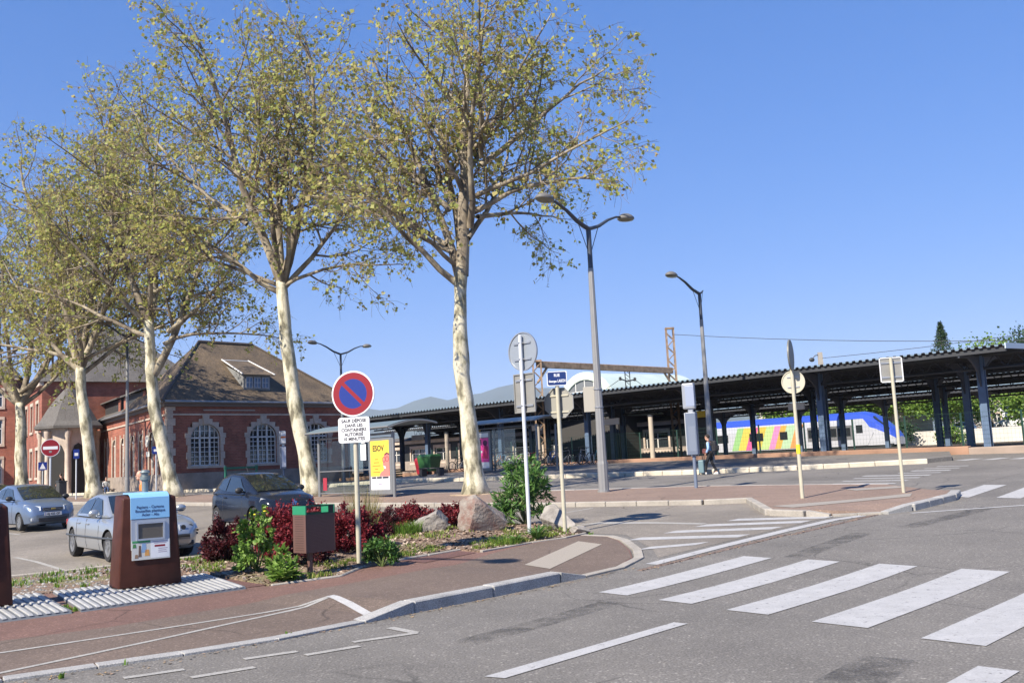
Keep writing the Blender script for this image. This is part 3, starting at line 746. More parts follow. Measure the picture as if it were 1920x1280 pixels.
# ---- buildings further along the forecourt
def block(name, label, o, ex, W, D, H, zroof, wallm, roofm, inset=.25, wins=(), base=.0, overhang=.35):
    """simple hipped house: o front-left corner, ex along the front"""
    ex = Vector(ex).normalized(); ey = Vector((-ex.y, ex.x, 0))
    t = thing(name, label, 'building', o)
    mb = MB(); P = lambda a, b, z: ex * a + ey * b + Vector((0, 0, z))
    c = [(0, 0), (W, 0), (W, D), (0, D)]
    M_ = frame((0, 0, 0), ex, (0, 0, 1)); hs = []
    for (x, y, ww, hh) in wins:
        hs.append((x, y, x + ww, y + hh))
        g_ = MB(); g_.quad(*[M_ @ Vector(q) for q in ((x, y, -.2), (x + ww, y, -.2), (x + ww, y + hh, -.2), (x, y + hh, -.2))]); wi = g_.build('window', GLASS_D, t, fix=False)
        f = MB()
        for a, b, cc, d in ((x, y, x + .09, y + hh), (x + ww - .09, y, x + ww, y + hh), (x, y, x + ww, y + .09), (x, y + hh - .09, x + ww, y + hh), (x + ww / 2 - .05, y, x + ww / 2 + .05, y + hh), (x, y + hh * .62, x + ww, y + hh * .62 + .08)):
            f.prism([(a, b), (cc, b), (cc, d), (a, d)], -.18, -.12, 0, M_)
        f.build('window_frame', WHITEW, wi)
        s = MB(); s.prism([(x - .22, y - .2), (x + ww + .22, y - .2), (x + ww + .22, y), (x - .22, y)], -.05, .1, 0, M_); s.prism([(x - .2, y + hh), (x + ww + .2, y + hh), (x + ww + .2, y + hh + .28), (x - .2, y + hh + .28)], -.05, .08, 0, M_)
        s.prism([(x - .2, y), (x - .01, y), (x - .01, y + hh), (x - .2, y + hh)], -.05, .06, 0, M_); s.prism([(x + ww + .01, y), (x + ww + .2, y), (x + ww + .2, y + hh), (x + ww + .01, y + hh)], -.05, .06, 0, M_)
        s.build('window_surround', STONE, wi)
    holed_wall(mb, M_, W, H, hs)
    for i in (1, 2, 3):
        a, b = c[i], c[(i + 1) % 4]; mb.quad(P(*a, 0), P(*b, 0), P(*b, H), P(*a, H))
    mb.build('wall', wallm, t, fix=False)
    s = MB(); s.prism([(-.06, -.5), (W + .06, -.5), (W + .06, 1.1), (-.06, 1.1)], -.1, .08, 0, M_); s.build('plinth', STONE_D, t)
    s = MB(); s.prism([(-.25, H - .35), (W + .25, H - .35), (W + .25, H), (-.25, H)], -.1, .25, 0, M_); s.build('cornice', STONE, t)
    o_ = overhang; k = min(W, D) * inset
    e = [(-o_, -o_), (W + o_, -o_), (W + o_, D + o_), (-o_, D + o_)]; r = [(k, k), (W - k, k), (W - k, D - k), (k, D - k)]
    rr = MB()
    for i in range(4):
        j = (i + 1) % 4; rr.quad(P(*e[i], H), P(*e[j], H), P(*r[j], zroof), P(*r[i], zroof))
    rr.poly([P(*q, zroof) for q in r]); rr.poly([P(*q, H - .01) for q in e[::-1]])
    rr.build('roof', roofm, t)
    return t
FDx = -FD
m1 = Vector((-50.5, 96.5, .85))
block('station_main_building', 'tall main station building with steep dark roof behind the trees', m1 + FD * 3, FDx, 22, 13, 9.6, 15.2, BRICK, SLATE, .42, wins=[(2 + 3.4 * k, y, 1.4, 2.3) for k in range(6) for y in (1.6, 5.6)])
tw = Vector((-52.0, 92.0, .85))
block('gable_tower', 'red and stone gabled entrance block at the far left', tw, (.93, .37, 0), 3.6, 9, 11.6, 13.4, BRICK, SLATE, .3, wins=[(1.1, 1.2, 1.4, 2.4), (1.1, 5.0, 1.4, 2.4), (1.1, 8.6, 1.4, 1.6)])
block('brick_annex', 'low red brick annex at the left edge behind the first tree', Vector((-54.6, 88.5, .85)), (.93, .37, 0), 2.6, 9, 6.0, 7.4, BRICK, SLATE, .3, wins=[(.6, 1.3, 1.2, 2.2)])
# porch with pyramid roof
pc = Vector((-36.9, 79.4, .85))
po = thing('porch_pavilion', 'pale stone porch with a bell-shaped slate roof', 'pavilion', pc)
s = MB()
s.prism([(2.1 * math.cos(rad(22.5 + 45 * k)), 2.1 * math.sin(rad(22.5 + 45 * k))) for k in range(8)], 0, 5.4); s.build('wall', STONE, po)
for k in range(8):
    a = rad(22.5 + 45 * k); s = MB(); s.lathe([(.26, 0), (.26, .5), (.2, .6), (.18, 4.6), (.26, 4.8), (.28, 5.2)], 10, 0, Matrix.Translation((2.15 * math.cos(a), 2.15 * math.sin(a), 0))); s.build('column', STONE, po, smooth=40)
s = MB(); s.lathe([(2.75, 5.4), (2.75, 5.6), (2.35, 6.0), (1.75, 7.0), (1.1, 7.9), (.5, 8.6), (.12, 8.9), (.05, 9.6)], 8); s.build('roof', SLATE, po)
for k in (4, 5, 6, 7):
    a = rad(45 * k); M_ = frame((1.96 * math.cos(a), 1.96 * math.sin(a), .1), (-math.sin(a), math.cos(a), 0), (0, 0, 1)); s = MB(); s.prism([(-.5, 0), (.5, 0), (.5, 3.4), (.3, 3.9), (0, 4.1), (-.3, 3.9), (-.5, 3.4)], 0, .03, 0, M_); s.build('opening', mat('dark_opening', (.02, .018, .016), rough=.8), po)

# ---- platform canopies
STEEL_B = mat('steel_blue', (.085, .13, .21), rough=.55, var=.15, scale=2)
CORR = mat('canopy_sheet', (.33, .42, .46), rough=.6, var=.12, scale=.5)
UNDER = mat('canopy_under_shade', (.035, .038, .045), rough=.8, var=.2, scale=.6)  # shade below the roof is put into this near-black underside colour
CD = Vector((-.70, .714, 0)).normalized(); CN = Vector((.714, .70, 0)).normalized()
def canopy(label, e0, length, width, ze, zg, cols, rowsn, arm, pitch=.55, stepc=.33, amp=.085, fascia=None):
    """e0: near right corner of the eave; runs along CD"""
    t = thing('platform_canopy', label, 'canopy', (e0.x, e0.y, zg), group='platform canopies')
    h = ze - zg
    P = lambda s_, n_, z: CD * s_ + CN * n_ + Vector((0, 0, z))
    # corrugated sheet: ribs run from eave to ridge to eave
    nrib = int(length / stepc); vs = []; fs = []
    prof = [(0, 0), (.25, 0), (.35, 1), (.75, 1), (.85, 0)]
    cols_ = []
    for i in range(nrib):
        for a, b in prof: cols_.append(((i + a) * stepc, b * amp))
    rows = [(0, 0.), (width / 2, pitch), (width, 0.)]
    for n_, dz in rows:
        for s_, b in cols_: vs.append(P(s_, n_, h + dz + b))
    k = len(cols_)
    for r in range(len(rows) - 1):
        for i in range(k - 1): fs.append((r * k + i, r * k + i + 1, (r + 1) * k + i + 1, (r + 1) * k + i))
    off = len(vs)
    for n_, dz in rows:
        for s_, b in cols_: vs.append(P(s_, n_, h + dz + b - .025))
    for r in range(len(rows) - 1):
        for i in range(k - 1): fs.append((off + r * k + i, off + (r + 1) * k + i, off + (r + 1) * k + i + 1, off + r * k + i + 1))
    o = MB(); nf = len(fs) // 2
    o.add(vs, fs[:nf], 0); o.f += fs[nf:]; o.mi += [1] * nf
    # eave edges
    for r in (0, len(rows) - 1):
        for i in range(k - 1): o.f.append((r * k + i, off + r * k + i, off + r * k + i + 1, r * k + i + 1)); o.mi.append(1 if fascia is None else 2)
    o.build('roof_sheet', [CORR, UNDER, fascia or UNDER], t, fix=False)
    # end flashings
    for s_ in (-.03, nrib * stepc - .02):
        s = MB()
        for a, b in ((0, 1), (1, 2)):
            na, za = rows[a]; nb, zb_ = rows[b]
            s.hexa([P(s_, na, h + za - .12), P(s_ + .05, na, h + za - .12), P(s_ + .05, nb, h + zb_ - .12), P(s_, nb, h + zb_ - .12)], [P(s_, na, h + za + .12), P(s_ + .05, na, h + za + .12), P(s_ + .05, nb, h + zb_ + .12), P(s_, nb, h + zb_ + .12)])
        s.build('end_flashing', mat('flashing_blue', (.45, .53, .6), rough=.5), t)
    # purlins
    s = MB()
    for n_ in [.15 + (width - .3) * k_ / 9 for k_ in range(10)]:
        z = h + pitch * (1 - abs(n_ - width / 2) / (width / 2)) - .03
        s.hexa([P(0, n_ - .05, z - .2), P(length, n_ - .05, z - .2), P(length, n_ + .05, z - .2), P(0, n_ + .05, z - .2)], [P(0, n_ - .05, z - .03), P(length, n_ - .05, z - .03), P(length, n_ + .05, z - .03), P(0, n_ + .05, z - .03)])
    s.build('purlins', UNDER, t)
    # long lattice girders and brackets over each row of columns
    for n_, rcols in zip(rowsn, cols):
        s = MB(); zr = pitch * (1 - abs(n_ - width / 2) / (width / 2))
        zt_, zl = h + zr - .2, h + zr - .8
        s.tube([P(0, n_, zt_), P(length, n_, zt_)], .07, 6); s.tube([P(0, n_, zl), P(length, n_, zl)], .07, 6)
        q = 0
        while q < length - .8:
            s.tube([P(q, n_, zl), P(q + .45, n_, zt_)], .03, 4); s.tube([P(q + .45, n_, zt_), P(q + .9, n_, zl)], .03, 4); q += .9
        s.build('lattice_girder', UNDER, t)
        for c in rcols:
            s = MB()
            for dn in (-.13, .13): s.hexa([P(c - .16, n_ + dn - .02, -.3), P(c + .16, n_ + dn - .02, -.3), P(c + .16, n_ + dn + .02, -.3), P(c - .16, n_ + dn + .02, -.3)], [P(c - .16, n_ + dn - .02, h - .1), P(c + .16, n_ + dn - .02, h - .1), P(c + .16, n_ + dn + .02, h - .1), P(c - .16, n_ + dn + .02, h - .1)])
            s.hexa([P(c - .03, n_ - .13, -.3), P(c + .03, n_ - .13, -.3), P(c + .03, n_ + .13, -.3), P(c - .03, n_ + .13, -.3)], [P(c - .03, n_ - .13, h - .1), P(c + .03, n_ - .13, h - .1), P(c + .03, n_ + .13, h - .1), P(c - .03, n_ + .13, h - .1)])
            s.box(P(c, n_, -.02), (.5, .5, .1), rz=math.atan2(CN.y, CN.x))
            s.build('column', STEEL_B, t)
            s = MB()
            for sg in (-1, 1):
                m = 7; rf_ = lambda n2: h + pitch * (1 - abs(n2 - width / 2) / (width / 2)) - .22
                lo = [(n_ + sg * (.12 + arm * (k_ / m)), h - 1.6 + 1.45 * math.sqrt(1 - (1 - k_ / m) ** 2)) for k_ in range(m + 1)]
                up_ = [(x_, rf_(x_)) for x_, z_ in lo]
                for k_ in range(m):
                    a, b, c2, d = lo[k_], lo[k_ + 1], up_[k_ + 1], up_[k_]
                    a = (a[0], min(a[1], d[1] - .1)); b = (b[0], min(b[1], c2[1] - .1))
                    s.hexa([P(c - .04, *a), P(c - .04, *b), P(c - .04, *c2), P(c - .04, *d)], [P(c + .04, *a), P(c + .04, *b), P(c + .04, *c2), P(c + .04, *d)])
            s.build('bracket', mat('bracket_steel', (.035, .042, .06), rough=.6), t)
    return t
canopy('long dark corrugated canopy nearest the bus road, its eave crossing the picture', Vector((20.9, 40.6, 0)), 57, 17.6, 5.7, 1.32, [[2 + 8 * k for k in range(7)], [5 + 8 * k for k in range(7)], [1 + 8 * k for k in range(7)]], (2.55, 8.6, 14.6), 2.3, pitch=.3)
PALE = mat('eave_pale', (.55, .55, .57), rough=.6)
canopy('second platform canopy with a pale scalloped eave behind the first', Vector((20.9, 40.6, 0)) + CN * 19.2 - CD * 14, 84, 8.4, 5.72, 1.32, [[3.5 + 7.5 * k for k in range(11)]], (4.2,), 3.7, pitch=.25, fascia=PALE)
canopy('third platform canopy farthest back before the parked train', Vector((20.9, 40.6, 0)) + CN * 32 - CD * 6, 76, 8.0, 5.6, 1.32, [[4 + 8 * k for k in range(9)]], (4.0,), 3.5, pitch=.25)
# raised platforms under them
for n0, n1, s0, s1 in ((1.4, 9.8, -3, 62), (20.2, 26.6, -16, 72), (33.0, 39.0, -12, 72)):
    s = MB(); o0 = Vector((20.9, 40.6, 0)); P = lambda a, b, z: o0 + CD * a + CN * b + Vector((0, 0, z))
    s.hexa([P(s0, n0, 1.0), P(s0, n1, 1.0), P(s1, n1, 1.0), P(s1, n0, 1.0)], [P(s0, n0, 1.45), P(s0, n1, 1.45), P(s1, n1, 1.45), P(s1, n0, 1.45)])
    s.build('platform', mat('platform_top', (.27, .21, .17), rough=.9, var=.2, scale=.5), bevel=.03)['kind'] = 'structure'
# tracks
for n_ in (12.2, 16.8, 29.5, 43.5, 48.0):
    for g_ in (-.72, .72):
        s = MB(); o0 = Vector((20.9, 40.6, 0)); s.hexa([o0 + CD * a + CN * (n_ + g_ + b) + Vector((0, 0, 1.3)) for a, b in ((-60, -.035), (90, -.035), (90, .035), (-60, .035))], [o0 + CD * a + CN * (n_ + g_ + b) + Vector((0, 0, 1.46)) for a, b in ((-60, -.035), (90, -.035), (90, .035), (-60, .035))])
        s.build('rail', mat('rail_rust', (.13, .085, .06), rough=.6))['kind'] = 'structure'

# ---- added dark building standing in for the shade under the canopies, vaulted hall behind
o0 = Vector((20.9, 40.6, 0))
pb = block('shade_backdrop_building', 'added dark low building deepening the shade under the platform canopies', o0 + CD * 74 + CN * 21.8 + Vector((0, 0, 1.3)), -CD, 42, 4, 3.3, 3.7, mat('backdrop_shade', (.018, .02, .022), rough=.6, var=.2, scale=1), SLATE, .2, wins=[(1.5 + 4 * k, .9, 2.4, 1.5) for k in range(10)])
vh = thing('vaulted_hall', 'pale green barrel-vaulted hall with arched glazed end above the canopies', 'building', (6.2, 84, 1.3))
s = MB(); ax = Vector((.80, .60, 0)).normalized(); ay = Vector((-ax.y, ax.x, 0)); R_ = 3.9; n = 18
arc = [(R_ * math.cos(math.pi * k / n), 3.9 + R_ * math.sin(math.pi * k / n)) for k in range(n + 1)]
for a, b in zip(arc[:-1], arc[1:]):
    s.hexa([ay * a[0] + Vector((0, 0, a[1])), ay * b[0] + Vector((0, 0, b[1])), ay * b[0] + ax * 11 + Vector((0, 0, b[1])), ay * a[0] + ax * 11 + Vector((0, 0, a[1]))], [ay * q[0] * 1.03 + ax * d + Vector((0, 0, 3.9 + (q[1] - 3.9) * 1.03)) for q, d in ((a, 0), (b, 0), (b, 11), (a, 11))])
s.build('vault_roof', mat('vault_copper', (.42, .50, .47), rough=.6, var=.1, scale=.4), vh, smooth=30)
s = MB()
for a, b in zip(arc[:-1], arc[1:]):
    s.hexa([ay * q[0] * f + ax * -.15 + Vector((0, 0, 3.9 + (q[1] - 3.9) * f)) for q, f in ((a, .88), (b, .88), (b, 1.05), (a, 1.05))], [ay * q[0] * f + ax * .1 + Vector((0, 0, 3.9 + (q[1] - 3.9) * f)) for q, f in ((a, .88), (b, .88), (b, 1.05), (a, 1.05))])
s.build('arch_rim', mat('arch_rim', (.60, .66, .55), rough=.6), vh)
s = MB(); s.poly([ay * q[0] * .9 + Vector((0, 0, 3.9 + (q[1] - 3.9) * .9)) for q in arc]); s.build('glazing', mat('vault_glass', (.16, .17, .18), rough=.15, spec=.8), vh)
s = MB()
for y in (-2.4, -1.2, 0, 1.2, 2.4):
    s.tube([ay * y + ax * -.03 + Vector((0, 0, 3.9)), ay * y + ax * -.03 + Vector((0, 0, 3.9 + .9 * math.sqrt(R_ ** 2 - y ** 2) ))], .05, 4)
for z in (1.2, 2.4): hw = .9 * math.sqrt(R_ ** 2 - (z / .9) ** 2); s.tube([ay * -hw + ax * -.03 + Vector((0, 0, 3.9 + z)), ay * hw + ax * -.03 + Vector((0, 0, 3.9 + z))], .05, 4)
s.build('glazing_bars', WHITEW, vh)
s = MB(); s.hexa([ay * -R_, ay * R_, ay * R_ + ax * 11, ay * -R_ + ax * 11], [v + Vector((0, 0, 3.9)) for v in (ay * -R_, ay * R_, ay * R_ + ax * 11, ay * -R_ + ax * 11)]); s.build('wall', mat('vault_wall', (.045, .043, .042), rough=.8), vh)

# ---- rusty catenary portal
RUST = mat('rust_steel', (.20, .125, .075), rough=.8, var=.35, scale=3, col2=(.26, .18, .12))
gp0, gp1 = Vector((1.55, 62.5, 1.3)), Vector((11.6, 70.0, 1.3))
gt = thing('catenary_portal', 'rusty lattice catenary portal standing above the canopies', 'gantry', gp1)
for gp, ht in ((gp1, 9.6), (gp0, 6.9)):
    d = gp - gp1; s = MB()
    for dx in (-.26, .26):
        for dy in (-.16, .16):
            s.box((d.x + dx, d.y + dy, ht / 2), (.1, .08, ht))
    z = .3; f = 1
    while z < ht - .5:
        for dy in (-.16, .16): s.tube([d + Vector((-.24 * f, dy, z)), d + Vector((.24 * f, dy, z + .5))], .028, 4)
        z += .5; f = -f
    s.box((d.x, d.y, ht + .06), (.64, .46, .12))
    s.build('lattice_mast', RUST, gt)
s = MB(); a = gp0 - gp1 + Vector((0, 0, 6.75)); b = Vector((0, 0, 6.55)); dn = (b - a).normalized(); nn = Vector((-dn.y, dn.x, 0))
for dz in (-.16, .16): s.tube([a + Vector((0, 0, dz)), b + Vector((0, 0, dz))], .07, 4)
s.hexa([a + nn * -.1 + Vector((0, 0, -.18)), b + nn * -.1 + Vector((0, 0, -.18)), b + nn * .1 + Vector((0, 0, -.18)), a + nn * .1 + Vector((0, 0, -.18))], [a + nn * -.1 + Vector((0, 0, .18)), b + nn * -.1 + Vector((0, 0, .18)), b + nn * .1 + Vector((0, 0, .18)), a + nn * .1 + Vector((0, 0, .18))])
s.build('portal_beam', RUST, gt)
s = MB()
for t_, sg in ((0, 1), (1, -1)):
    p0 = (a if t_ == 0 else b); s.tube([p0 + Vector((0, 0, -1.2)), p0 + dn * (sg * .9) + Vector((0, 0, -.1))], .08, 6)
s.build('knee_brace', RUST, gt)
s = MB(); c = a.lerp(b, .64)
for dx in (-.22, .22): s.tube([c + dn * dx + Vector((0, 0, .1)), c + dn * dx + Vector((0, 0, -1.7))], .035, 5)
for k in range(6): s.tube([c + dn * -.22 + Vector((0, 0, -.1 - .27 * k)), c + dn * .22 + Vector((0, 0, -.35 - .27 * k))], .022, 4)
for sg in (-1, 1):
    s.tube([c + Vector((0, 0, -.9)), c + dn * (.7 * sg) + Vector((0, 0, -.75))], .05, 5); s.lathe([(.03, -.12), (.13, -.1), (.06, -.03), (.13, 0), (.06, .06), (.13, .09), (.03, .14)], 8, 0, Matrix.Translation(c + dn * (.7 * sg) + Vector((0, 0, -.75))))
    s.tube([c + dn * (.75 * sg) + Vector((0, 0, -.8)), c + dn * (2.1 * sg) + Vector((0, 0, -1.5))], .02, 4)
s.build('contact_hanger', mat('hanger', (.05, .045, .045), rough=.6), gt)
def wire(name, pts, r, label):
    s = MB(); P_ = []
    for a, b in zip(pts[:-1], pts[1:]):
        a, b = Vector(a), Vector(b)
        for k in range(8):
            t = k / 8; P_.append(a.lerp(b, t) - Vector((0, 0, (b - a).length * .012 * 4 * t * (1 - t))))
    P_.append(Vector(pts[-1])); s.tube(P_, r, 4); tag(s.build(name, mat('wire', (.05, .05, .05))), label, 'cable', 'overhead railway wires')
wire('overhead_wire', [gp1 + Vector((.3, 0, 9.2)), gp1 + CN * 3 - CD * 30 + Vector((0, 0, 5.4))], .02, 'thin wire sloping down to the right from the tall rusty mast')
cp = Vector((30.5, 95.0, 1.3))
wire('overhead_wire', [cp + Vector((0, 0, 9.2)), cp - CD * 40 + Vector((0, 0, 10.2))], .025, 'thin overhead wire running right from the concrete mast')
cpt = thing('catenary_mast', 'grey concrete catenary mast with a lamp behind the canopy roof', 'mast', cp)
s = MB(); s.hexa([Vector((dx * .28, dy * .22, 0)) for dx, dy in ((-1, -1), (1, -1), (1, 1), (-1, 1))], [Vector((dx * .2, dy * .16, 9.8)) for dx, dy in ((-1, -1), (1, -1), (1, 1), (-1, 1))]); s.build('mast', mat('mast_concrete', (.33, .30, .26), rough=.9, var=.1), cpt)
s = MB(); s.tube([(0, 0, 9.6), (-.5, 0, 9.5), (-.8, 0, 9.2)], .05, 6); s.ell((-.85, 0, 9.1), (.28, .2, .22)); s.build('floodlight', DARKMETAL, cpt)

# ---- the regional train at the far platform
tr0 = Vector((37.4, 94.5, 1.46))
train = thing('regional_train', 'white regional train with blue nose and rainbow stripes at the far platform', 'train', tr0)
TB = mat('train_blue', (.03, .07, .42), rough=.25, coat=.4); TW = mat('train_white', (.40, .41, .44), rough=.3, coat=.3); TG = mat('train_glass', (.02, .022, .025), rough=.08, spec=.8)
TGR = mat('train_grey', (.13, .13, .135), rough=.4)
hwid, tl = 1.42, 38.0
def tsec(s_, f, top):   # cross-section ring at distance s_ behind the nose; f shrinks the width, top the height
    ring = [(-1, .25), (-1.02, .9), (-1.0, 2.2), (-.93, 2.9), (-.72, 3.35), (-.4, 3.6), (0, 3.66), (.4, 3.6), (.72, 3.35), (.93, 2.9), (1.0, 2.2), (1.02, .9), (1, .25)]
    return [CD * s_ + CN * (x * hwid * f) + Vector((0, 0, .25 + (z - .25) * top)) for x, z in ring]
secs = [(-.2, .55, .22), (.0, .72, .34), (.35, .85, .47), (.9, .94, .62), (1.7, .985, .82), (2.5, 1, .95), (3.3, 1, 1), (4.2, 1, 1), (tl, 1, 1)]
s = MB(); rings = [tsec(*q) for q in secs]
vs = [v for r in rings for v in r]; k = 13
for i in range(len(secs) - 1):
    for j in range(k - 1):
        d0 = secs[i + 1][0]
        mi = 0
        if d0 <= 3.4: mi = 1 if 2 <= j <= 9 else 0
        elif 4 <= j <= 7 or j in (3, 8): mi = 1
        s.add([vs[i * k + j], vs[i * k + j + 1], vs[(i + 1) * k + j + 1], vs[(i + 1) * k + j]], [(0, 1, 2, 3)], mi)
s.add(rings[0], [tuple(range(k))], 0); s.add(rings[-1], [tuple(range(k))], 0)
body = s.build('body', [TW, TB], train, smooth=35)
NS = -CN
MT = frame(CD * 0, -CD, (0, 0, 1))     # side facing the camera: x runs towards the nose
off = hwid * 1.02 + .012
def side(poly, material, name, d=.0, parent=train):
    s = MB(); M_ = Matrix.Translation(NS * (off + d)) @ frame((0, 0, 0), -CD, (0, 0, 1)); s.prism(poly, -.05, 0, 0, M_); return s.build(name, material, parent)
cols_ = [tuple(q * .68 for q in c) for c in [(.35, .62, .25), (.75, .62, .12), (.75, .15, .35), (.72, .55, .10), (.55, .72, .3), (.78, .3, .55), (.75, .45, .1), (.5, .7, .45), (.8, .35, .12)]]
x = -18.2; random.seed(3)
for i, c in enumerate(cols_):
    wd = random.uniform(.7, 1.15); side([(x, .35), (x + wd, .35), (x + wd + .9, 2.75), (x + .9, 2.75)], mat('stripe_%d' % i, c, rough=.35), 'colour_stripe', .0 if i % 2 else .004); x += wd
side([(-9.0, .9), (-4.1, .9), (-4.1, 2.35), (-9.0, 2.35)], TGR, 'window_band', .006)
for a, b in ((-8.9, -7.4), (-7.2, -5.8), (-5.6, -4.3), (-24, -21), (-20.6, -18.6), (-15.9, -14.2), (-12.2, -11.3)): side([(a, 1.25), (b, 1.25), (b, 2.1), (a, 2.1)], TG, 'window', .012)
side([(-4.0, .3), (-2.6, .3), (-1.9, 1.5), (-2.9, 2.9), (-4.0, 2.9)], TW, 'cab_panel', .006)
side([(-3.7, 1.5), (-3.0, 1.5), (-3.0, 2.3), (-3.7, 2.3)], TG, 'cab_window', .014)
s = MB(); s.hexa([CD * .5 + CN * b + Vector((0, 0, z)) for b, z in ((-1.05, 1.75), (1.05, 1.75), (.95, 1.85), (-.95, 1.85))], [CD * 1.95 + CN * b + Vector((0, 0, z)) for b, z in ((-1.2, 3.0), (1.2, 3.0), (1.1, 3.12), (-1.1, 3.12))]); s.build('windscreen', TG, train)
s = MB(); s.hexa([CD * a + CN * b + Vector((0, 0, -.05)) for a, b in ((.4, -1.25), (tl, -1.25), (tl, 1.25), (.4, 1.25))], [CD * a + CN * b + Vector((0, 0, .35)) for a, b in ((.1, -1.3), (tl, -1.3), (tl, 1.3), (.1, 1.3))]); s.build('underframe', DARKMETAL, train)

# ---- fence along the railway
FGREEN = mat('fence_green', (.02, .055, .04), rough=.5)
fe = thing('mesh_fence', 'dark green wire mesh fence along the railway behind the bus platform', 'fence', (0, 0, 0))
fl = [(46.0, 8 + 2.55 * k) for k in range(18)]
fl = [(46.2 - .02 * (v - 8) , v) for u, v in fl]
for (u, v) in fl:
    s = MB(); p0 = uvw(u, v, -.1); s.box(p0 + Vector((0, 0, .95)), (.07, .07, 2.0)); s.build('post', FGREEN, fe)
s = MB()
for z in [.25 + .2 * k for k in range(9)]:
    for a, b in zip(fl[:-1], fl[1:]): s.tube([uvw(*a, z), uvw(*b, z)], .0035 if z not in (.25, 1.85) else .006, 3, cap=False)
for a, b in zip(fl[:-1], fl[1:]):
    for k in range(1, 16):
        q = (a[0] + (b[0] - a[0]) * k / 16, a[1] + (b[1] - a[1]) * k / 16); s.tube([uvw(*q, .2), uvw(*q, 1.85)], .003, 3, cap=False)
s.build('wire_mesh', FGREEN, fe)['kind'] = 'stuff'
# ---- pale retaining wall, white house and cars beyond the tracks
rw = MB(); o1 = Vector((40.0, 108.0, 1.3)); 
rw.hexa([o1 + CD * a + CN * b for a, b in ((14, 0), (-60, 0), (-60, .5), (14, .5))], [o1 + CD * a + CN * b + Vector((0, 0, 1.6)) for a, b in ((14, 0), (-60, 0), (-60, .5), (14, .5))])
tag(rw.build('retaining_wall', mat('pale_wall', (.50, .47, .42), rough=.9, var=.12, scale=.4), bevel=.03), 'pale concrete retaining wall across the tracks at right', 'wall')
WH = mat('white_render', (.62, .63, .66), rough=.8)
block('white_house', 'white rendered house partly hidden by trees beyond the tracks', Vector((64.5, 143, 2.5)), -CD * 1.0, 7.5, 8, 8.5, 9.6, WH, mat('house_roof', (.2, .12, .09)), .2, wins=[(1 + 2.4 * k, y, 1.1, 1.3) for k in range(3) for y in (1.5, 4.6)])
block('apartment_block', 'low pale block with dark windows behind the train', Vector((33.5, 133, 1.5)), -CD * 1.0, 20, 9, 6.2, 6.6, mat('pale_block', (.42, .39, .35), rough=.8), SLATE, .1, wins=[(1 + 2.3 * k, 3.6, 1.7, 1.5) for k in range(8)])

# ---- hills behind the town
random.seed(12)
s = MB(); N = 90; rows = []
def ridge(az):   # elevation of the skyline in degrees against bearing
    return 3.25 + 1.3 * math.exp(-((az - 3) / 7.0) ** 2) + .7 * math.exp(-((az + 13) / 4.5) ** 2) + .9 * math.exp(-((az - 18) / 6.0) ** 2) + .22 * math.sin(az * 1.3) + .1 * math.sin(az * 3.7 + 1)
for j, (dist, f) in enumerate(((5200, .0), (5800, .35), (6600, .62), (7600, .86), (8600, 1.0), (9800, .7))):
    for i in range(N + 1):
        az = -45 + 90 * i / N
        jit = 1 + .12 * mnoise.noise(Vector((az * .35, j * 1.7, 0)))
        h = dist * math.tan(rad(ridge(az + j * .4))) * f * jit
        rows.append(Vector((dist * math.tan(rad(az)), dist, h)))
fs = [(j * (N + 1) + i, j * (N + 1) + i + 1, (j + 1) * (N + 1) + i + 1, (j + 1) * (N + 1) + i) for j in range(5) for i in range(N)]
s.add(rows, fs); s.build('hills', mat('forest_hill', (.035, .055, .03), rough=.95, var=.3, scale=.004), smooth=180)['kind'] = 'structure'

# ---- the air: even pale haze over town and hills
hz = MB(); hz.box((0, 5900, 449), (19000, 12600, 902))
hz = hz.build('haze', mat('unused_surface', (.5, .5, .5)), fix=True); hz.data.materials.clear()
hm = bpy.data.materials.new('haze_air'); hm.use_nodes = True; hn = hm.node_tree; hn.nodes.clear()
ho = hn.nodes.new('ShaderNodeOutputMaterial'); hv = hn.nodes.new('ShaderNodeVolumePrincipled')
hv.inputs['Color'].default_value = (.72, .84, 1, 1); hv.inputs['Density'].default_value = 9e-5; hv.inputs['Anisotropy'].default_value = 0.0
hn.links.new(hv.outputs[0], ho.inputs['Volume']); hz.data.materials.append(hm); hz['kind'] = 'stuff'
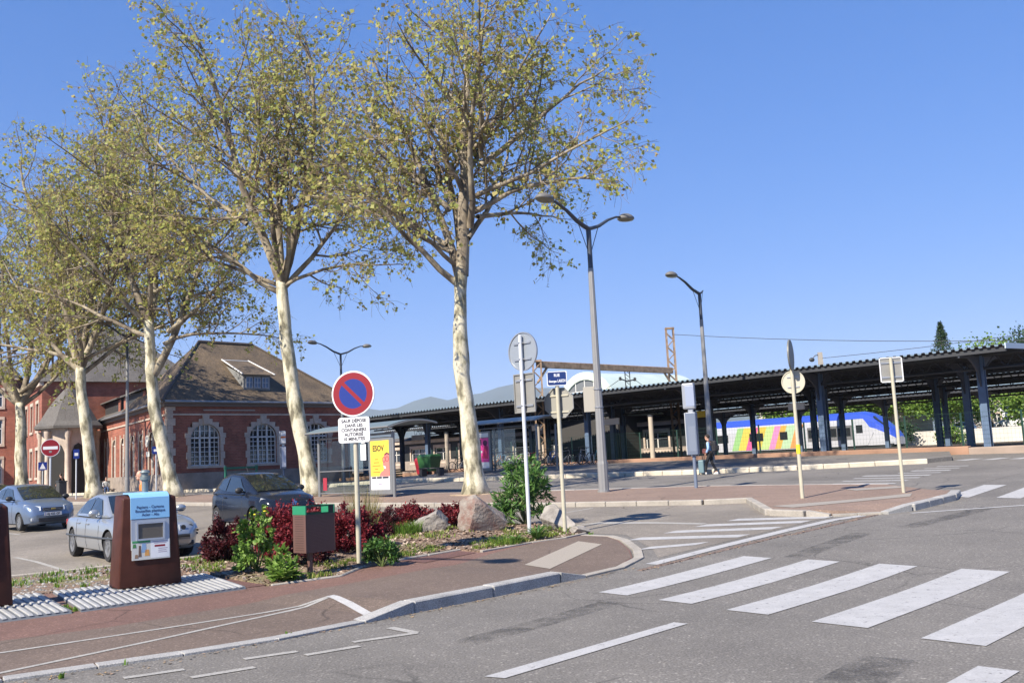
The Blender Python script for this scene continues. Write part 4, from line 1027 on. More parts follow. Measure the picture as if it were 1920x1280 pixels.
# ================================================================ TREES
def leaves_obj(name, pos, size, mats, parent, tone, rng, aspect=.8, up=None, upw=.0, fold=.25, dirs=None, kind='stuff'):
    """many small folded leaf blades as one mesh; tone is a per-leaf colour value"""
    n = len(pos); pos = np.asarray(pos, float); size = np.asarray(size, float)
    d = rng.normal(size=(n, 3))
    if dirs is not None: d = d * (1 - upw) + np.asarray(dirs) * upw * 1.8
    elif up is not None: d = d * (1 - upw) + np.asarray(up) * upw * 1.8
    d /= np.linalg.norm(d, axis=1)[:, None]
    r = rng.normal(size=(n, 3)); s = np.cross(d, r); s /= np.linalg.norm(s, axis=1)[:, None]
    nn = np.cross(d, s)
    S = size[:, None]
    v = np.empty((n, 4, 3))
    v[:, 0] = pos; v[:, 2] = pos + d * S
    mid = pos + d * S * .45
    v[:, 1] = mid + s * S * aspect * .5 + nn * S * fold * .5
    v[:, 3] = mid - s * S * aspect * .5 + nn * S * fold * .5
    me = bpy.data.meshes.new(name)
    me.vertices.add(4 * n); me.vertices.foreach_set('co', v.reshape(-1))
    me.loops.add(4 * n); me.loops.foreach_set('vertex_index', np.arange(4 * n, dtype=np.int32))
    me.polygons.add(n); me.polygons.foreach_set('loop_start', np.arange(0, 4 * n, 4, dtype=np.int32)); me.polygons.foreach_set('loop_total', np.full(n, 4, dtype=np.int32))
    me.materials.append(mats)
    a = me.attributes.new('tone', 'FLOAT', 'FACE'); a.data.foreach_set('value', np.asarray(tone, np.float32))
    me.update(calc_edges=True)
    o = bpy.data.objects.new(name, me); COL.objects.link(o)
    if parent is not None: o.parent = parent
    if kind: o['kind'] = kind
    return o

def barkmat(name, pale, dark, patch, scale, lo=.42, hi=.58):
    m = bpy.data.materials.new(name); m.use_nodes = True
    nt = m.node_tree; b = nt.nodes['Principled BSDF']; L = nt.links.new
    tc = nt.nodes.new('ShaderNodeTexCoord'); mp = nt.nodes.new('ShaderNodeMapping'); mp.inputs['Scale'].default_value = (1, 1, .45); L(tc.outputs['Object'], mp.inputs[0])
    n = nt.nodes.new('ShaderNodeTexNoise'); n.inputs['Scale'].default_value = scale; n.inputs['Detail'].default_value = 4; n.inputs['Roughness'].default_value = .55; L(mp.outputs[0], n.inputs['Vector'])
    r = nt.nodes.new('ShaderNodeValToRGB'); e = r.color_ramp.elements
    e[0].position = lo; e[0].color = (*dark, 1); e[1].position = hi; e[1].color = (*pale, 1)
    q = e.new((lo + hi) / 2); q.color = (*patch, 1)
    L(n.outputs['Fac'], r.inputs['Fac'])
    n2 = nt.nodes.new('ShaderNodeTexNoise'); n2.inputs['Scale'].default_value = 22; n2.inputs['Detail'].default_value = 4; L(mp.outputs[0], n2.inputs['Vector'])
    mr = nt.nodes.new('ShaderNodeMapRange'); mr.inputs[1].default_value = .3; mr.inputs[2].default_value = .7; mr.inputs[3].default_value = .82; mr.inputs[4].default_value = 1.15; L(n2.outputs['Fac'], mr.inputs[0])
    mx = nt.nodes.new('ShaderNodeMix'); mx.data_type = 'RGBA'; mx.blend_type = 'MULTIPLY'; mx.inputs[0].default_value = 1; L(r.outputs[0], mx.inputs[6]); L(mr.outputs[0], mx.inputs[7])
    L(mx.outputs[2], b.inputs['Base Color']); b.inputs['Roughness'].default_value = .85
    bp = nt.nodes.new('ShaderNodeBump'); bp.inputs['Strength'].default_value = .5; bp.inputs['Distance'].default_value = .03; L(n.outputs['Fac'], bp.inputs['Height']); L(bp.outputs[0], b.inputs['Normal'])
    MATS[name] = m; return m
BARK = barkmat('plane_bark', (.55, .51, .39), (.15, .135, .092), (.35, .325, .225), 2.9, .39, .56)
LIMB = barkmat('plane_limb', (.34, .295, .21), (.09, .07, .05), (.2, .165, .12), 2.2, .36, .62)
BRANCH = barkmat('plane_branch', (.32, .27, .2), (.11, .088, .065), (.2, .165, .12), 2.6, .38, .66)
TWIG = mat('twig', (.17, .125, .09), rough=.9)
LEAF_P = leafmat('plane_leaf', [(.31, .21, .11), (.39, .32, .12), (.44, .42, .125), (.38, .42, .12), (.26, .35, .10)], .48)

class Tree:
    def __init__(s, seed): s.r = random.Random(seed); s.segs = {0: MB(), 1: MB()}; s.tw = []; s.leaf = []
    def path(s, p, d, length, n, wob, trop):
        pts = [p.copy()]; d = d.normalized()
        for i in range(n):
            j = Vector((s.r.gauss(0, 1), s.r.gauss(0, 1), s.r.gauss(0, 1))) * wob
            d = (d + j + trop).normalized(); p = p + d * (length / n); pts.append(p.copy())
        return pts
    def limb(s, p, d, length, r, lvl, trop=Vector((0, 0, .05))):
        n = {1: 8, 2: 6, 3: 5, 4: 4}[lvl]
        pts = s.path(p, d, length, n, {1: .09, 2: .14, 3: .19, 4: .22}[lvl], trop)
        s.dress(pts, length, r, lvl)
    def dress(s, pts, length, r, lvl):
        n = len(pts) - 1
        rr = [max(.006, r * (1 - .78 * (i / n) ** .9)) for i in range(n + 1)]
        if lvl <= 3: s.segs[1 if lvl > 1 else 0].tube(pts, rr, {1: 9, 2: 6, 3: 4}[lvl], 0, cap=False)
        else: s.tw.append((pts, rr))
        if lvl < 4:
            cnt = {1: int(length * 1.0) + 2, 2: int(length * 1.7) + 2, 3: int(length * 3.0) + 2}[lvl]
            for k in range(cnt):
                t = (.22 if lvl == 1 else .15) + (.83 if lvl > 1 else .78) * (k + s.r.random() * .8) / cnt
                f = min(.999, t) * n; i = int(f); q = pts[i].lerp(pts[i + 1], f - i)
                dd = (pts[i + 1] - pts[i]).normalized()
                a = s.r.random() * 6.283; ref = dd.orthogonal().normalized(); side = Matrix.Rotation(a, 3, dd) @ ref
                ang = rad(s.r.uniform(32, 68)); nd = dd * math.cos(ang) + side * math.sin(ang)
                rem = 1 - .55 * t
                L_ = {1: min(6.5, length * s.r.uniform(.42, .68)), 2: length * s.r.uniform(.36, .62), 3: s.r.uniform(.5, 1.15)}[lvl] * (rem if lvl < 3 else 1)
                low = q.z < s.lowz
                tr = Vector((0, 0, {1: .05, 2: .0, 3: -.07}[lvl] - (.13 if low and lvl >= 2 else 0)))
                s.limb(q, nd, max(.5, L_), max(.008, rr[i] * .55), lvl + 1, tr)
        if lvl >= 3:
            m = {3: int(length * 2.0), 4: int(length * 5.5) + 2}[lvl]
            for k in range(m):
                f = (.25 + .75 * s.r.random()) * n * .999; i = int(f); q = pts[i].lerp(pts[i + 1], f - i)
                s.leaf.append(q + Vector((s.r.gauss(0, .05), s.r.gauss(0, .05), s.r.gauss(-.02, .05))))

def twig_mesh(tw, n=3):
    vs, fs = [], []
    for pts, rr in tw:
        o = len(vs); prev = None
        for i, p in enumerate(pts):
            t = (pts[min(i + 1, len(pts) - 1)] - pts[max(0, i - 1)]).normalized()
            a = t.orthogonal().normalized(); b = t.cross(a)
            for k in range(n):
                c = 2.0944 * k; vs.append(p + (a * math.cos(c) + b * math.sin(c)) * rr[i])
        for i in range(len(pts) - 1):
            for k in range(n): fs.append((o + i * n + k, o + i * n + (k + 1) % n, o + (i + 1) * n + (k + 1) % n, o + (i + 1) * n + k))
    m = MB(); m.v = vs; m.f = fs; m.mi = [0] * len(fs); return m

def plane_tree(label, base, rz, trunk, r0, limbs, seed, lowz, leafs=1.0, tonebias=0.):
    """trunk: list of points (local); limbs: (start height fraction point index or point, direction, length, radius)"""
    t = thing('plane_tree', label, 'tree', base, rz, 'plane trees in a row on the far pavement')
    T = Tree(seed); T.lowz = lowz
    n = len(trunk)
    # smooth trunk with flare and knobs
    P = [Vector(p) for p in trunk]; fine = []
    for i in range(n - 1):
        for k in range(5): fine.append(P[i].lerp(P[i + 1], k / 5))
    fine.append(P[-1]); H = fine[-1].z
    for _ in range(2): fine = [fine[0]] + [(fine[i - 1] + fine[i] * 2 + fine[i + 1]) / 4 for i in range(1, len(fine) - 1)] + [fine[-1]]
    rr = []; rnd = random.Random(seed + 5)
    knobs = [rnd.uniform(.35, .95) * H for _ in range(3)]
    for p in fine:
        f = p.z / H; q = r0 * (1 - .36 * f) * (1 + .75 * math.exp(-p.z / .42)) * (1 + .1 * math.exp(-((f - 1) / .07) ** 2))
        for kz in knobs: q *= 1 + .09 * math.exp(-((p.z - kz) / .22) ** 2)
        rr.append(q * rnd.uniform(.975, 1.025))
    fine[0] = fine[0] + Vector((0, 0, -.25))
    m = MB(); m.tube(fine, rr, 18, 0)
    # uneven surface
    for i, v in enumerate(m.v):
        v = Vector(v); c = mnoise.noise(Vector((v.x * 1.7, v.y * 1.7, v.z * .8 + seed)))
        ax = min(fine, key=lambda p: abs(p.z - v.z)); d = Vector((v.x - ax.x, v.y - ax.y, 0))
        v += d * (.16 * c) + d * (.35 * max(0, mnoise.noise(Vector((math.atan2(d.y, d.x) * 1.1, seed, 0)))) * math.exp(-max(0, v.z) / .35)); m.v[i] = tuple(v)
    m.build('trunk', BARK, t, smooth=180)
    pit = MB(); pn = 20; rp = random.Random(seed + 9)
    pit.hexa([Vector((.95 * math.cos(6.2832 * k / pn), .95 * math.sin(6.2832 * k / pn), -.06)) for k in range(pn)], [Vector((.95 * rp.uniform(.8, 1.1) * math.cos(6.2832 * k / pn), .95 * rp.uniform(.8, 1.1) * math.sin(6.2832 * k / pn), .012)) for k in range(pn)])
    pit.build('tree_pit', mat('pit_soil', (.33, .25, .17), rough=.95, var=.2, scale=6, bump=.4, bscale=30), t)
    for st, d, L_, r, *tr in limbs:
        st = Vector(st) if hasattr(st, '__len__') else fine[int(st * (len(fine) - 1))]
        T.limb(st, Vector(d), L_, r, 1, Vector((0, 0, tr[0] if tr else .07)))
    T.segs[0].build('limbs', LIMB, t, smooth=180, fix=False)
    T.segs[1].build('branches', BRANCH, t, smooth=180, fix=False)
    twig_mesh(T.tw).build('twigs', TWIG, t, fix=False)['kind'] = 'stuff'
    rng = np.random.default_rng(seed)
    lp = np.array([tuple(p) for p in T.leaf])
    keep = rng.random(len(lp)) < leafs * .23; lp = np.repeat(lp[keep], 3, axis=0); lp = lp + rng.normal(size=lp.shape) * .06
    cl = np.array([mnoise.noise(Vector(p) * .55) for p in lp])
    tone = np.clip(rng.beta(2.2, 2.0, len(lp)) * .75 + .18 * cl + .14 + tonebias, 0, 1)
    brown = rng.random(len(lp)) < .2; tone[brown] = rng.random(brown.sum()) * .15
    size = np.abs(rng.normal(.105, .045, len(lp))) + .035; size[brown] *= .6
    leaves_obj('crown', lp, size, LEAF_P, t, tone, rng, aspect=.95, up=(0, 0, -1), upw=.25)
    return t, len(T.tw), len(lp)

def TP(u, v, dz=.12): return uvw(u, v, dz)
# nearest tree: fork at about 8 m, tall leader leaning right, one heavy limb reaching right
print(plane_tree('tall plane tree right of the bus shelter, its limb reaching over the street lamp', TP(24.3, 25.2), 0,
    [(0, 0, 0), (-.12, 0, 2), (-.3, .05, 4), (-.35, 0, 5.8), (-.28, 0, 7.2), (-.22, 0, 8.1)], .345,
    [((-.2, 0, 8.0), (.22, .05, 1), 10.5, .27), ((-.3, 0, 8.0), (-.42, .2, 1), 9.0, .17), ((-.35, .1, 7.7), (-.75, -.35, .75), 7.0, .13), ((-.1, .1, 8.2), (-.05, .55, 1), 9.5, .17),
     ((.38, .03, 10.4), (.9, -.15, .42), 6.2, .11, -.02), ((.2, 0, 9.8), (.1, -.7, .9), 8.0, .14), ((.7, .1, 12.2), (.9, .3, .75), 7.6, .12), ((.1, 0, 9.4), (.5, .75, .8), 7.0, .12), ((-.7, .1, 9.2), (-.9, .4, .5), 6.0, .11), ((.45, 0, 11.0), (.9, -.5, .3), 6.6, .1, -.03), ((-.5, 0, 8.9), (-1, .1, .45), 6.5, .1, -.05), ((-.4, 0, 8.4), (-.8, -.6, .4), 5.6, .09, -.05), ((.5, 0, 10.2), (.8, .55, .3), 6.2, .1, -.05), ((-.5, 0, 10.5), (-.9, -.1, .8), 7.5, .11), ((.75, 0, 12.5), (.1, -.9, .7), 6.0, .1), ((.9, 0, 13.4), (.75, -.5, .7), 5.0, .09)], 11, 11.2))
print(plane_tree('plane tree leaning left behind the dark hatchback, forking into several rising limbs', TP(23.6, 34.35), 0,
    [(0, 0, 0), (-.35, 0, 2.2), (-.75, 0, 4.4), (-.98, .05, 6.4), (-1.1, 0, 8.2), (-1.15, 0, 9.2)], .36,
    [((-1.15, 0, 9.1), (-.62, .1, 1), 12.0, .22), ((-1.15, 0, 9.2), (-.1, .2, 1), 11.5, .2), ((-1.1, 0, 9.1), (.18, -.1, 1), 11.0, .2), ((-1.05, 0, 8.9), (.75, .15, .85), 7.0, .13), ((-1.2, .1, 8.7), (-.9, -.2, .55), 7.5, .13), ((-1.1, .1, 9.2), (.1, .75, 1), 9.0, .15), ((-1.1, -.1, 9.2), (-.2, -.75, 1), 9.0, .15), ((-2.6, 0, 11.8), (-1, .3, .7), 8.0, .12), ((-1.2, 0, 9.0), (-1, .1, .35), 7.5, .1, -.03), ((-1.0, 0, 9.0), (.9, -.3, .4), 5.5, .09, -.05), ((-1.0, 0, 9.4), (.6, -.6, .9), 7.5, .12)], 23, 10.5))
print(plane_tree('third plane tree with a split pale trunk in front of the brick hall', TP(22.9, 45.1), 0,
    [(0, 0, 0), (-.45, 0, 2.0), (-.95, 0, 4.2), (-1.1, 0, 5.8), (-1.15, 0, 7.0), (-1.25, 0, 8.8)], .35,
    [((-1.05, 0, 6.0), (.55, .1, 1), 9.0, .22), ((-1.2, 0, 8.6), (-.45, .1, 1), 12.0, .2), ((-1.2, 0, 8.7), (.1, .2, 1), 13.0, .22), ((-1.2, 0, 8.6), (-.85, -.3, .75), 8.0, .14), ((-1.2, 0, 8.8), (.3, -.6, 1), 10.0, .15), ((-1.2, .1, 8.5), (-.3, .8, .9), 9.0, .14), ((-.3, 0, 8.2), (.9, -.1, .7), 7.0, .13), ((-1.3, 0, 8.0), (-.95, .2, .45), 8.0, .12, 0), ((-.5, 0, 7.6), (1, .1, .4), 6.0, .1, -.03), ((-1.2, 0, 10), (.9, .5, .8), 8.0, .12)], 37, 10.0, 1.0, .03))
print(plane_tree('fourth plane tree with a dark forked trunk behind the silver car', TP(23.0, 54.6), 0,
    [(0, 0, 0), (-.25, 0, 2.0), (-.5, 0, 4.0), (-.75, 0, 5.6), (-.8, 0, 6.8)], .36,
    [((-.8, 0, 6.7), (-.4, .1, 1), 12.0, .22), ((-.8, 0, 6.7), (.6, .1, 1), 11.0, .2), ((-.8, 0, 6.8), (.05, .3, 1), 13.0, .2), ((-.8, 0, 6.6), (-.9, -.2, .7), 8.0, .14), ((-.7, 0, 6.8), (.2, -.7, .9), 9.0, .15), ((-.7, .1, 6.5), (.9, .3, .7), 8.0, .13), ((-.8, 0, 6.8), (-.3, .8, .9), 9.0, .14), ((-.8, 0, 7), (-1, .1, .4), 8.0, .12, 0), ((-.7, 0, 7.2), (1, -.2, .45), 8.0, .12, 0)], 41, 8.5, 1.0, .05))
print(plane_tree('fifth plane tree at the left edge with a broad forked crown', TP(23.0, 65.5), 0,
    [(0, 0, 0), (-.1, 0, 2.0), (-.1, 0, 4.0), (-.2, 0, 5.4)], .38,
    [((-.2, 0, 5.3), (-.5, .1, 1), 12.0, .22), ((-.2, 0, 5.3), (.55, .1, 1), 12.0, .22), ((-.2, 0, 5.4), (.0, .4, 1), 13.0, .2), ((-.2, 0, 5.2), (-.9, -.2, .6), 8.0, .14), ((-.2, 0, 5.4), (.1, -.7, .9), 10.0, .15), ((-.2, .1, 5.2), (.9, .3, .65), 9.0, .13), ((-.2, 0, 6), (1, -.3, .5), 8.5, .12, 0), ((-.2, 0, 6), (-1, .3, .5), 8.5, .12, 0)], 53, 8.0, 1.0, .05))

for o in COL.objects:
    if o.get('label', '').startswith('fourth plane tree'): o.scale = (1.05, 1.05, 1.08)
    if o.get('label', '').startswith('fifth plane tree'): o.scale = (1.08, 1.08, 1.14)
# ---- greenery beyond the tracks
LEAF_G = leafmat('spring_green', [(.05, .10, .02), (.11, .20, .03), (.19, .31, .05), (.28, .38, .08)], .4)
LEAF_DK = leafmat('dark_green', [(.012, .03, .012), (.025, .06, .02), (.05, .09, .03)], .2)
LEAF_RD = leafmat('copper_leaf', [(.05, .012, .015), (.1, .025, .03), (.16, .05, .045)], .25)
def bushy_tree(name, label, base, h, rx, rz_, trunkh, n, size, lm, seed, cat='tree', group=None):
    t = thing(name, label, cat, base, 0, group); rng = np.random.default_rng(seed); rnd = random.Random(seed)
    m = MB(); m.tube([(0, 0, -.3), (.05, 0, trunkh * .6), (0, .05, trunkh), (.1, 0, h * .75)], [.16 + h * .012, .13 + h * .01, .1 + h * .008, .03], 8)
    clumps = []
    for k in range(26):
        a = rnd.uniform(0, 6.28); e = rnd.uniform(-.9, 1); rr_ = math.sqrt(1 - e * e) * rnd.uniform(.55, .95)
        c = Vector((math.cos(a) * rr_ * rx, math.sin(a) * rr_ * rx, trunkh + (h - trunkh) * (.5 + .45 * e))); clumps.append(c)
        m.tube([(0, 0, max(trunkh * .7, c.z - rx * .8)), c * .6 + Vector((0, 0, c.z * .4 - .2)), c], [.06, .04, .015], 4)
    m.build('trunk', LIMB, t, smooth=180)
    cc = np.array([tuple(c) for c in clumps]); idx = rng.integers(0, len(cc), n)
    p = cc[idx] + rng.normal(size=(n, 3)) * np.array([rx * .23, rx * .23, rz_ * .2])
    tone = np.clip(.5 + rng.normal(size=n) * .22 + np.array([(i * 37 % 11) / 11 - .5 for i in idx]) * .3, 0, 1)
    leaves_obj('crown', p, rng.uniform(size * .6, size * 1.3, n), lm, t, tone, rng, aspect=.9)
    return t
def W(x, y, z=None): return Vector((x, y, terr(x, y) if z is None else z))
k = 0
for (x, y, h, rx, n, lm, lab) in ((40, 118, 8.0, 3.6, 5200, LEAF_G, 'light green leafy tree right behind the train nose'), (46.5, 120, 8.6, 4.2, 5600, LEAF_G, 'broad bright green tree behind the pale retaining wall'), (33, 117, 7.0, 3.2, 4200, LEAF_G, 'small bright tree glimpsed above the train roof'),
        (55, 118, 8.5, 3.8, 5200, LEAF_G, 'leafy green tree in front of the parked white car'), (61, 124, 12.0, 4.5, 5200, LEAF_G, 'tall green tree whose top shows above the canopy end'), (64, 114, 8.0, 3.6, 4200, LEAF_G, 'green tree at the right edge under the canopy'), (70, 131, 13.5, 5.0, 5200, LEAF_DK, 'dark tall tree at the far right edge'), (37, 113, 6.4, 2.8, 4000, LEAF_G, 'young green tree beside the train nose'), (50.5, 113, 7.2, 3.4, 4800, LEAF_G, 'bright green tree between the platform columns'), (57.5, 108, 6.6, 3.0, 4200, LEAF_G, 'bright green tree standing near the white car')):
    k += 1; bushy_tree('leafy_tree', lab, W(x, y, 2.0), h, rx, h * .35, h * .28, n, .34, lm, 100 + k, group='trees beyond the tracks')
for (x, y, h, rx, n, lm, lab) in ((37.6, 108.5, 2.0, 1.6, 1500, LEAF_G, 'low green bush by the train nose'), (45.5, 101, 1.9, 1.5, 1500, LEAF_G, 'rounded green bush growing at the pale wall'), (41.5, 104, 2.6, 1.3, 1200, LEAF_DK, 'dark scrubby bush growing before the pale wall'), (60.4, 110, 10.6, 1.6, 900, LEAF_RD, 'dark red tree tip at the right edge above the canopy')):
    k += 1; bushy_tree('bush', lab, W(x, y, 1.3), h, rx, h * .4, h * .1, n, .22, lm, 100 + k, 'bush', 'bushes beyond the tracks')
# conifer
cf = thing('conifer', 'dark pointed conifer top rising behind the canopy roof', 'tree', W(62.0, 138, 2.5))
m = MB(); m.tube([(0, 0, -.3), (0, 0, 8), (0, 0, 16.4)], [.3, .2, .03], 8); m.build('trunk', LIMB, cf)
rng = np.random.default_rng(7); n = 7000; zz = rng.uniform(2.5, 16.3, n); rmax = (16.5 - zz) * .42 * (.6 + .4 * np.abs(np.sin(zz * 3.1))); a = np.round(rng.uniform(0, 6.28, n) * 3) / 3 + zz; rr = rmax * np.sqrt(rng.random(n))
pts = np.stack([rr * np.cos(a), rr * np.sin(a), zz - rr * .25 + rng.normal(size=n) * .08], 1)
leaves_obj('crown', pts, rng.uniform(.2, .45, n), LEAF_DK, cf, rng.random(n), rng, aspect=.35)
# ================================================================ VEHICLES
TYRE = mat('tyre', (.022, .022, .023), rough=.85, bump=.1)
RIM = mat('alloy_rim', (.42, .43, .44), rough=.35, metal=.8)
CGLASS = mat('car_glass', (.012, .017, .018), rough=.03, spec=.9, coat=.5)
BLACKP = mat('black_plastic', (.022, .022, .024), rough=.55)
CHROME = mat('chrome', (.6, .6, .62), rough=.15, metal=1)
LENS = mat('headlamp_lens', (.42, .45, .48), rough=.08, spec=.9, coat=.6)
AMBER = mat('indicator', (.55, .22, .05), rough=.2)
PLATE = mat('number_plate', (.6, .6, .58), rough=.5)
INK = mat('plate_ink', (.02, .02, .03), rough=.6)

def interp(tab, x):
    if x <= tab[0][0]: return tab[0][1]
    for (a, p), (b, q) in zip(tab[:-1], tab[1:]):
        if x <= b:
            t = (x - a) / (b - a); return p + (q - p) * t
    return tab[-1][1]

def make_car(name, label, loc, rz, S, paint, group='cars in the parking lot'):
    """S: profile tables against x (0 = rear bumper, L = nose): top (bonnet/boot line), belt, bot, half width; cabin polygon; wheels"""
    t = thing(name, label, 'car', loc, rz, group)
    L_ = S['L']; n = 40
    xs_ = sorted(set([L_ * i / n for i in range(n + 1)]))
    rings = []
    for x in xs_:
        top, belt, bot, hw = interp(S['top'], x), interp(S['belt'], x), interp(S['bot'], x), interp(S['hw'], x)
        e = top
        ring = [(0, bot), (.82, bot), (.95, bot + .05), (.99, bot + .22), (1.0, (bot + belt) * .5), (.985, belt - .1), (.955, belt - .015), (.90, belt + .02 if e > belt + .02 else e - .012), (.72, e - .012 if e - belt < .12 else belt + .06), (.4, e - .004), (0, e)]
        ring = [(y * hw, z) for y, z in ring]
        rings.append([(x - L_ / 2, y, z) for y, z in ring] + [(x - L_ / 2, -y, z) for y, z in ring[-2:0:-1]])
    k = len(rings[0]); m = MB(); m.v = [v for r in rings for v in r]
    for i in range(len(rings) - 1):
        for j in range(k): m.f.append((i * k + j, i * k + (j + 1) % k, (i + 1) * k + (j + 1) % k, (i + 1) * k + j))
    m.f.append(tuple(range(k))); m.f.append(tuple(range((len(rings) - 1) * k, len(rings) * k))); m.mi = [0] * len(m.f)
    body = m.build('body', [paint, BLACKP], t, smooth=38)
    # wheel arches are cut out of the body
    R_ = S['wr']; cut = MB()
    for wx in S['wheels']:
        for sg in (-1, 1):
            hw = interp(S['hw'], wx)
            cut.lathe([(R_ * 1.14, -.17), (R_ * 1.14, .3)], 28, 0, Matrix.Translation((wx - L_ / 2, sg * (hw - .06), R_)) @ Matrix.Rotation(rad(-90 * sg), 4, 'X'))
    co = cut.build('cutter', BLACKP); co.data.materials.clear(); co.data.materials.append(BLACKP)
    md = body.modifiers.new('arches', 'BOOLEAN'); md.object = co; md.operation = 'DIFFERENCE'; md.solver = 'EXACT'; md.material_mode = 'TRANSFER'
    co.parent = t
    bpy.context.view_layer.update()
    dg = bpy.context.evaluated_depsgraph_get(); me = bpy.data.meshes.new_from_object(body.evaluated_get(dg))
    body.modifiers.clear(); old = body.data; body.data = me; bpy.data.meshes.remove(old); bpy.data.objects.remove(co)
    me.polygons.foreach_set('use_smooth', [True] * len(me.polygons)); me.set_sharp_from_angle(angle=rad(38))
    # cabin: lofted shell, glass set 4 mm proud
    C = S['cabin']      # points: belt rear, roof rear, roof front, belt front (x, z)
    (x0, z0), (x1, z1), (x2, z2), (x3, z3) = C
    hb, hr = S['cab_hw']
    N = 18; rings = []
    def prof(i):      # along the roof arc from rear belt to front belt
        pts = [(x0, z0), (x0 + (x1 - x0) * .5, z0 + (z1 - z0) * .56), (x1, z1), (x1 + (x2 - x1) * .3, S['roof'] - .01), ((x1 + x2) / 2 + .1, S['roof']), (x2 - (x2 - x1) * .12, S['roof'] - .035), (x2, z2), (x2 + (x3 - x2) * .5, z2 + (z3 - z2) * .47), (x3, z3)]
        return pts
    pr = prof(0)
    def hwz(z, x):     # half width shrinks towards the roof
        zb = z0 + (z3 - z0) * (x - x0) / (x3 - x0); f = max(0, min(1, (z - zb) / (S['roof'] - zb)))
        endf = 1 - .1 * max(0, (abs(x - (x0 + x3) / 2) / ((x3 - x0) / 2)) ** 3)
        return (hb + (hr - hb) * f) * endf
    rings = []
    for x, z in pr:
        zb = z0 + (z3 - z0) * (x - x0) / (x3 - x0) - .03
        hz_ = hwz(z, x); hbz = hwz(zb, x)
        rings.append([(x - L_ / 2, hbz, zb), (x - L_ / 2, hz_ * 1.0 + (hbz - hz_) * .0, z - .045 if z > zb + .06 else zb + .002), (x - L_ / 2, hz_ * .93, z - .008), (x - L_ / 2, hz_ * .5, z + .016), (x - L_ / 2, 0, z + .022), (x - L_ / 2, -hz_ * .5, z + .016), (x - L_ / 2, -hz_ * .93, z - .008), (x - L_ / 2, -hz_, z - .045 if z > zb + .06 else zb + .002), (x - L_ / 2, -hbz, zb)])
    m = MB(); m.v = [v for r in rings for v in r]; k = 9
    for i in range(len(rings) - 1):
        for j in range(k - 1): m.f.append((i * k + j, i * k + j + 1, (i + 1) * k + j + 1, (i + 1) * k + j))
    m.f.append(tuple(range(k))); m.f.append(tuple(range((len(rings) - 1) * k, len(rings) * k))); m.mi = [0] * len(m.f)
    m.build('cabin', paint, t, smooth=50)
    def lerp2(a, b, f): return (a[0] + (b[0] - a[0]) * f, a[1] + (b[1] - a[1]) * f)
    # windscreen and rear window
    for nm, (pa, pb), mg in (('windscreen', ((x3, z3), (x2, z2)), 1), ('rear_window', ((x0, z0), (x1, z1)), -1)):
        g_ = MB(); rows = []
        mid = pr[7] if mg == 1 else pr[1]
        for f in (.06, .3, .5, .75, .95):
            x, z = (lerp2(pa, mid, f * 2) if f <= .5 else lerp2(mid, pb, f * 2 - 1))
            hz_ = hwz(z, x) * .9
            nrm = Vector((mg * abs(z2 - z3), 0, abs(x3 - x2))).normalized() * .03
            rows.append([(x - L_ / 2 + nrm.x, s_ * hz_, z + nrm.z + .016 * (1 - abs(s_)) - .006 * abs(s_)) for s_ in (-1, -.5, 0, .5, 1)])
        g_.v = [v for r in rows for v in r]
        for i in range(4):
            for j in range(4): g_.f.append((i * 5 + j, i * 5 + j + 1, (i + 1) * 5 + j + 1, (i + 1) * 5 + j))
        g_.mi = [0] * len(g_.f); g_.build(nm, CGLASS, t, smooth=180)
    # side windows
    for sg in (-1, 1):
        for (poly) in S['side']:
            g_ = MB(); pts = []
            for x, f in poly:
                zb = z0 + (z3 - z0) * (x - x0) / (x3 - x0)
                # roof line at x
                zt_ = max(interp(sorted(pr), x), zb + .01) - .07
                z = zb + .03 + (zt_ - zb - .03) * f
                zb2 = zb - .03; hz_ = hwz(z, x); hbz = hwz(zb2, x)
                ztop = max(interp(sorted(pr), x), zb + .02) - .045
                ff = max(0, min(1, (z - zb2) / max(.01, ztop - zb2))); y = hbz + (hwz(ztop, x) - hbz) * ff + .006
                pts.append(Vector((x - L_ / 2, sg * y, z)))
            g_.poly(pts if sg > 0 else pts[::-1]); g_.build('side_window', CGLASS, t, fix=False)
    # wheels
    for wx in S['wheels']:
        for sg in (-1, 1):
            hw = interp(S['hw'], wx); M_ = Matrix.Translation((wx - L_ / 2, sg * (hw - .115), R_)) @ Matrix.Rotation(rad(-90 * sg), 4, 'X')
            w_ = MB(); w_.lathe([(R_ * .62, -.1), (R_ * .93, -.1), (R_, -.06), (R_, .06), (R_ * .93, .1), (R_ * .66, .1), (R_ * .64, .06)], 28, 0, M_); tw = w_.build('wheel', TYRE, t, smooth=40)
            w_ = MB(); disc(w_, M_, R_ * .66, .02, .05, 24); w_.build('rim', mat('rim_dark', (.06, .06, .06), rough=.5), tw)
            w_ = MB(); disc(w_, M_, R_ * .66, .05, .095, 24, 0, R_ * .57); disc(w_, M_, R_ * .16, .04, .09, 12)
            for q in range(S.get('spokes', 7)):
                a = 2 * math.pi * q / S.get('spokes', 7); MM = M_ @ Matrix.Rotation(a, 4, 'Z')
                w_.prism([(R_ * .1, -.04), (R_ * .6, -.028), (R_ * .6, .028), (R_ * .1, .04)], .05, .085, 0, MM)
            w_.build('hubcap', RIM, tw)
    # mirrors
    for sg in (-1, 1):
        x, z = S['mirror']; m = MB(); hbm = hwz(z, x)
        m.ell((x - L_ / 2, sg * (hbm + .16), z + .03), (.07, .12, .085), 0, 12, 8); m.tube([(x - L_ / 2, sg * (hbm - .03), z - .03), (x - L_ / 2, sg * (hbm + .1), z)], .03, 6); m.build('door_mirror', S.get('mirror_mat', paint), t, smooth=60)
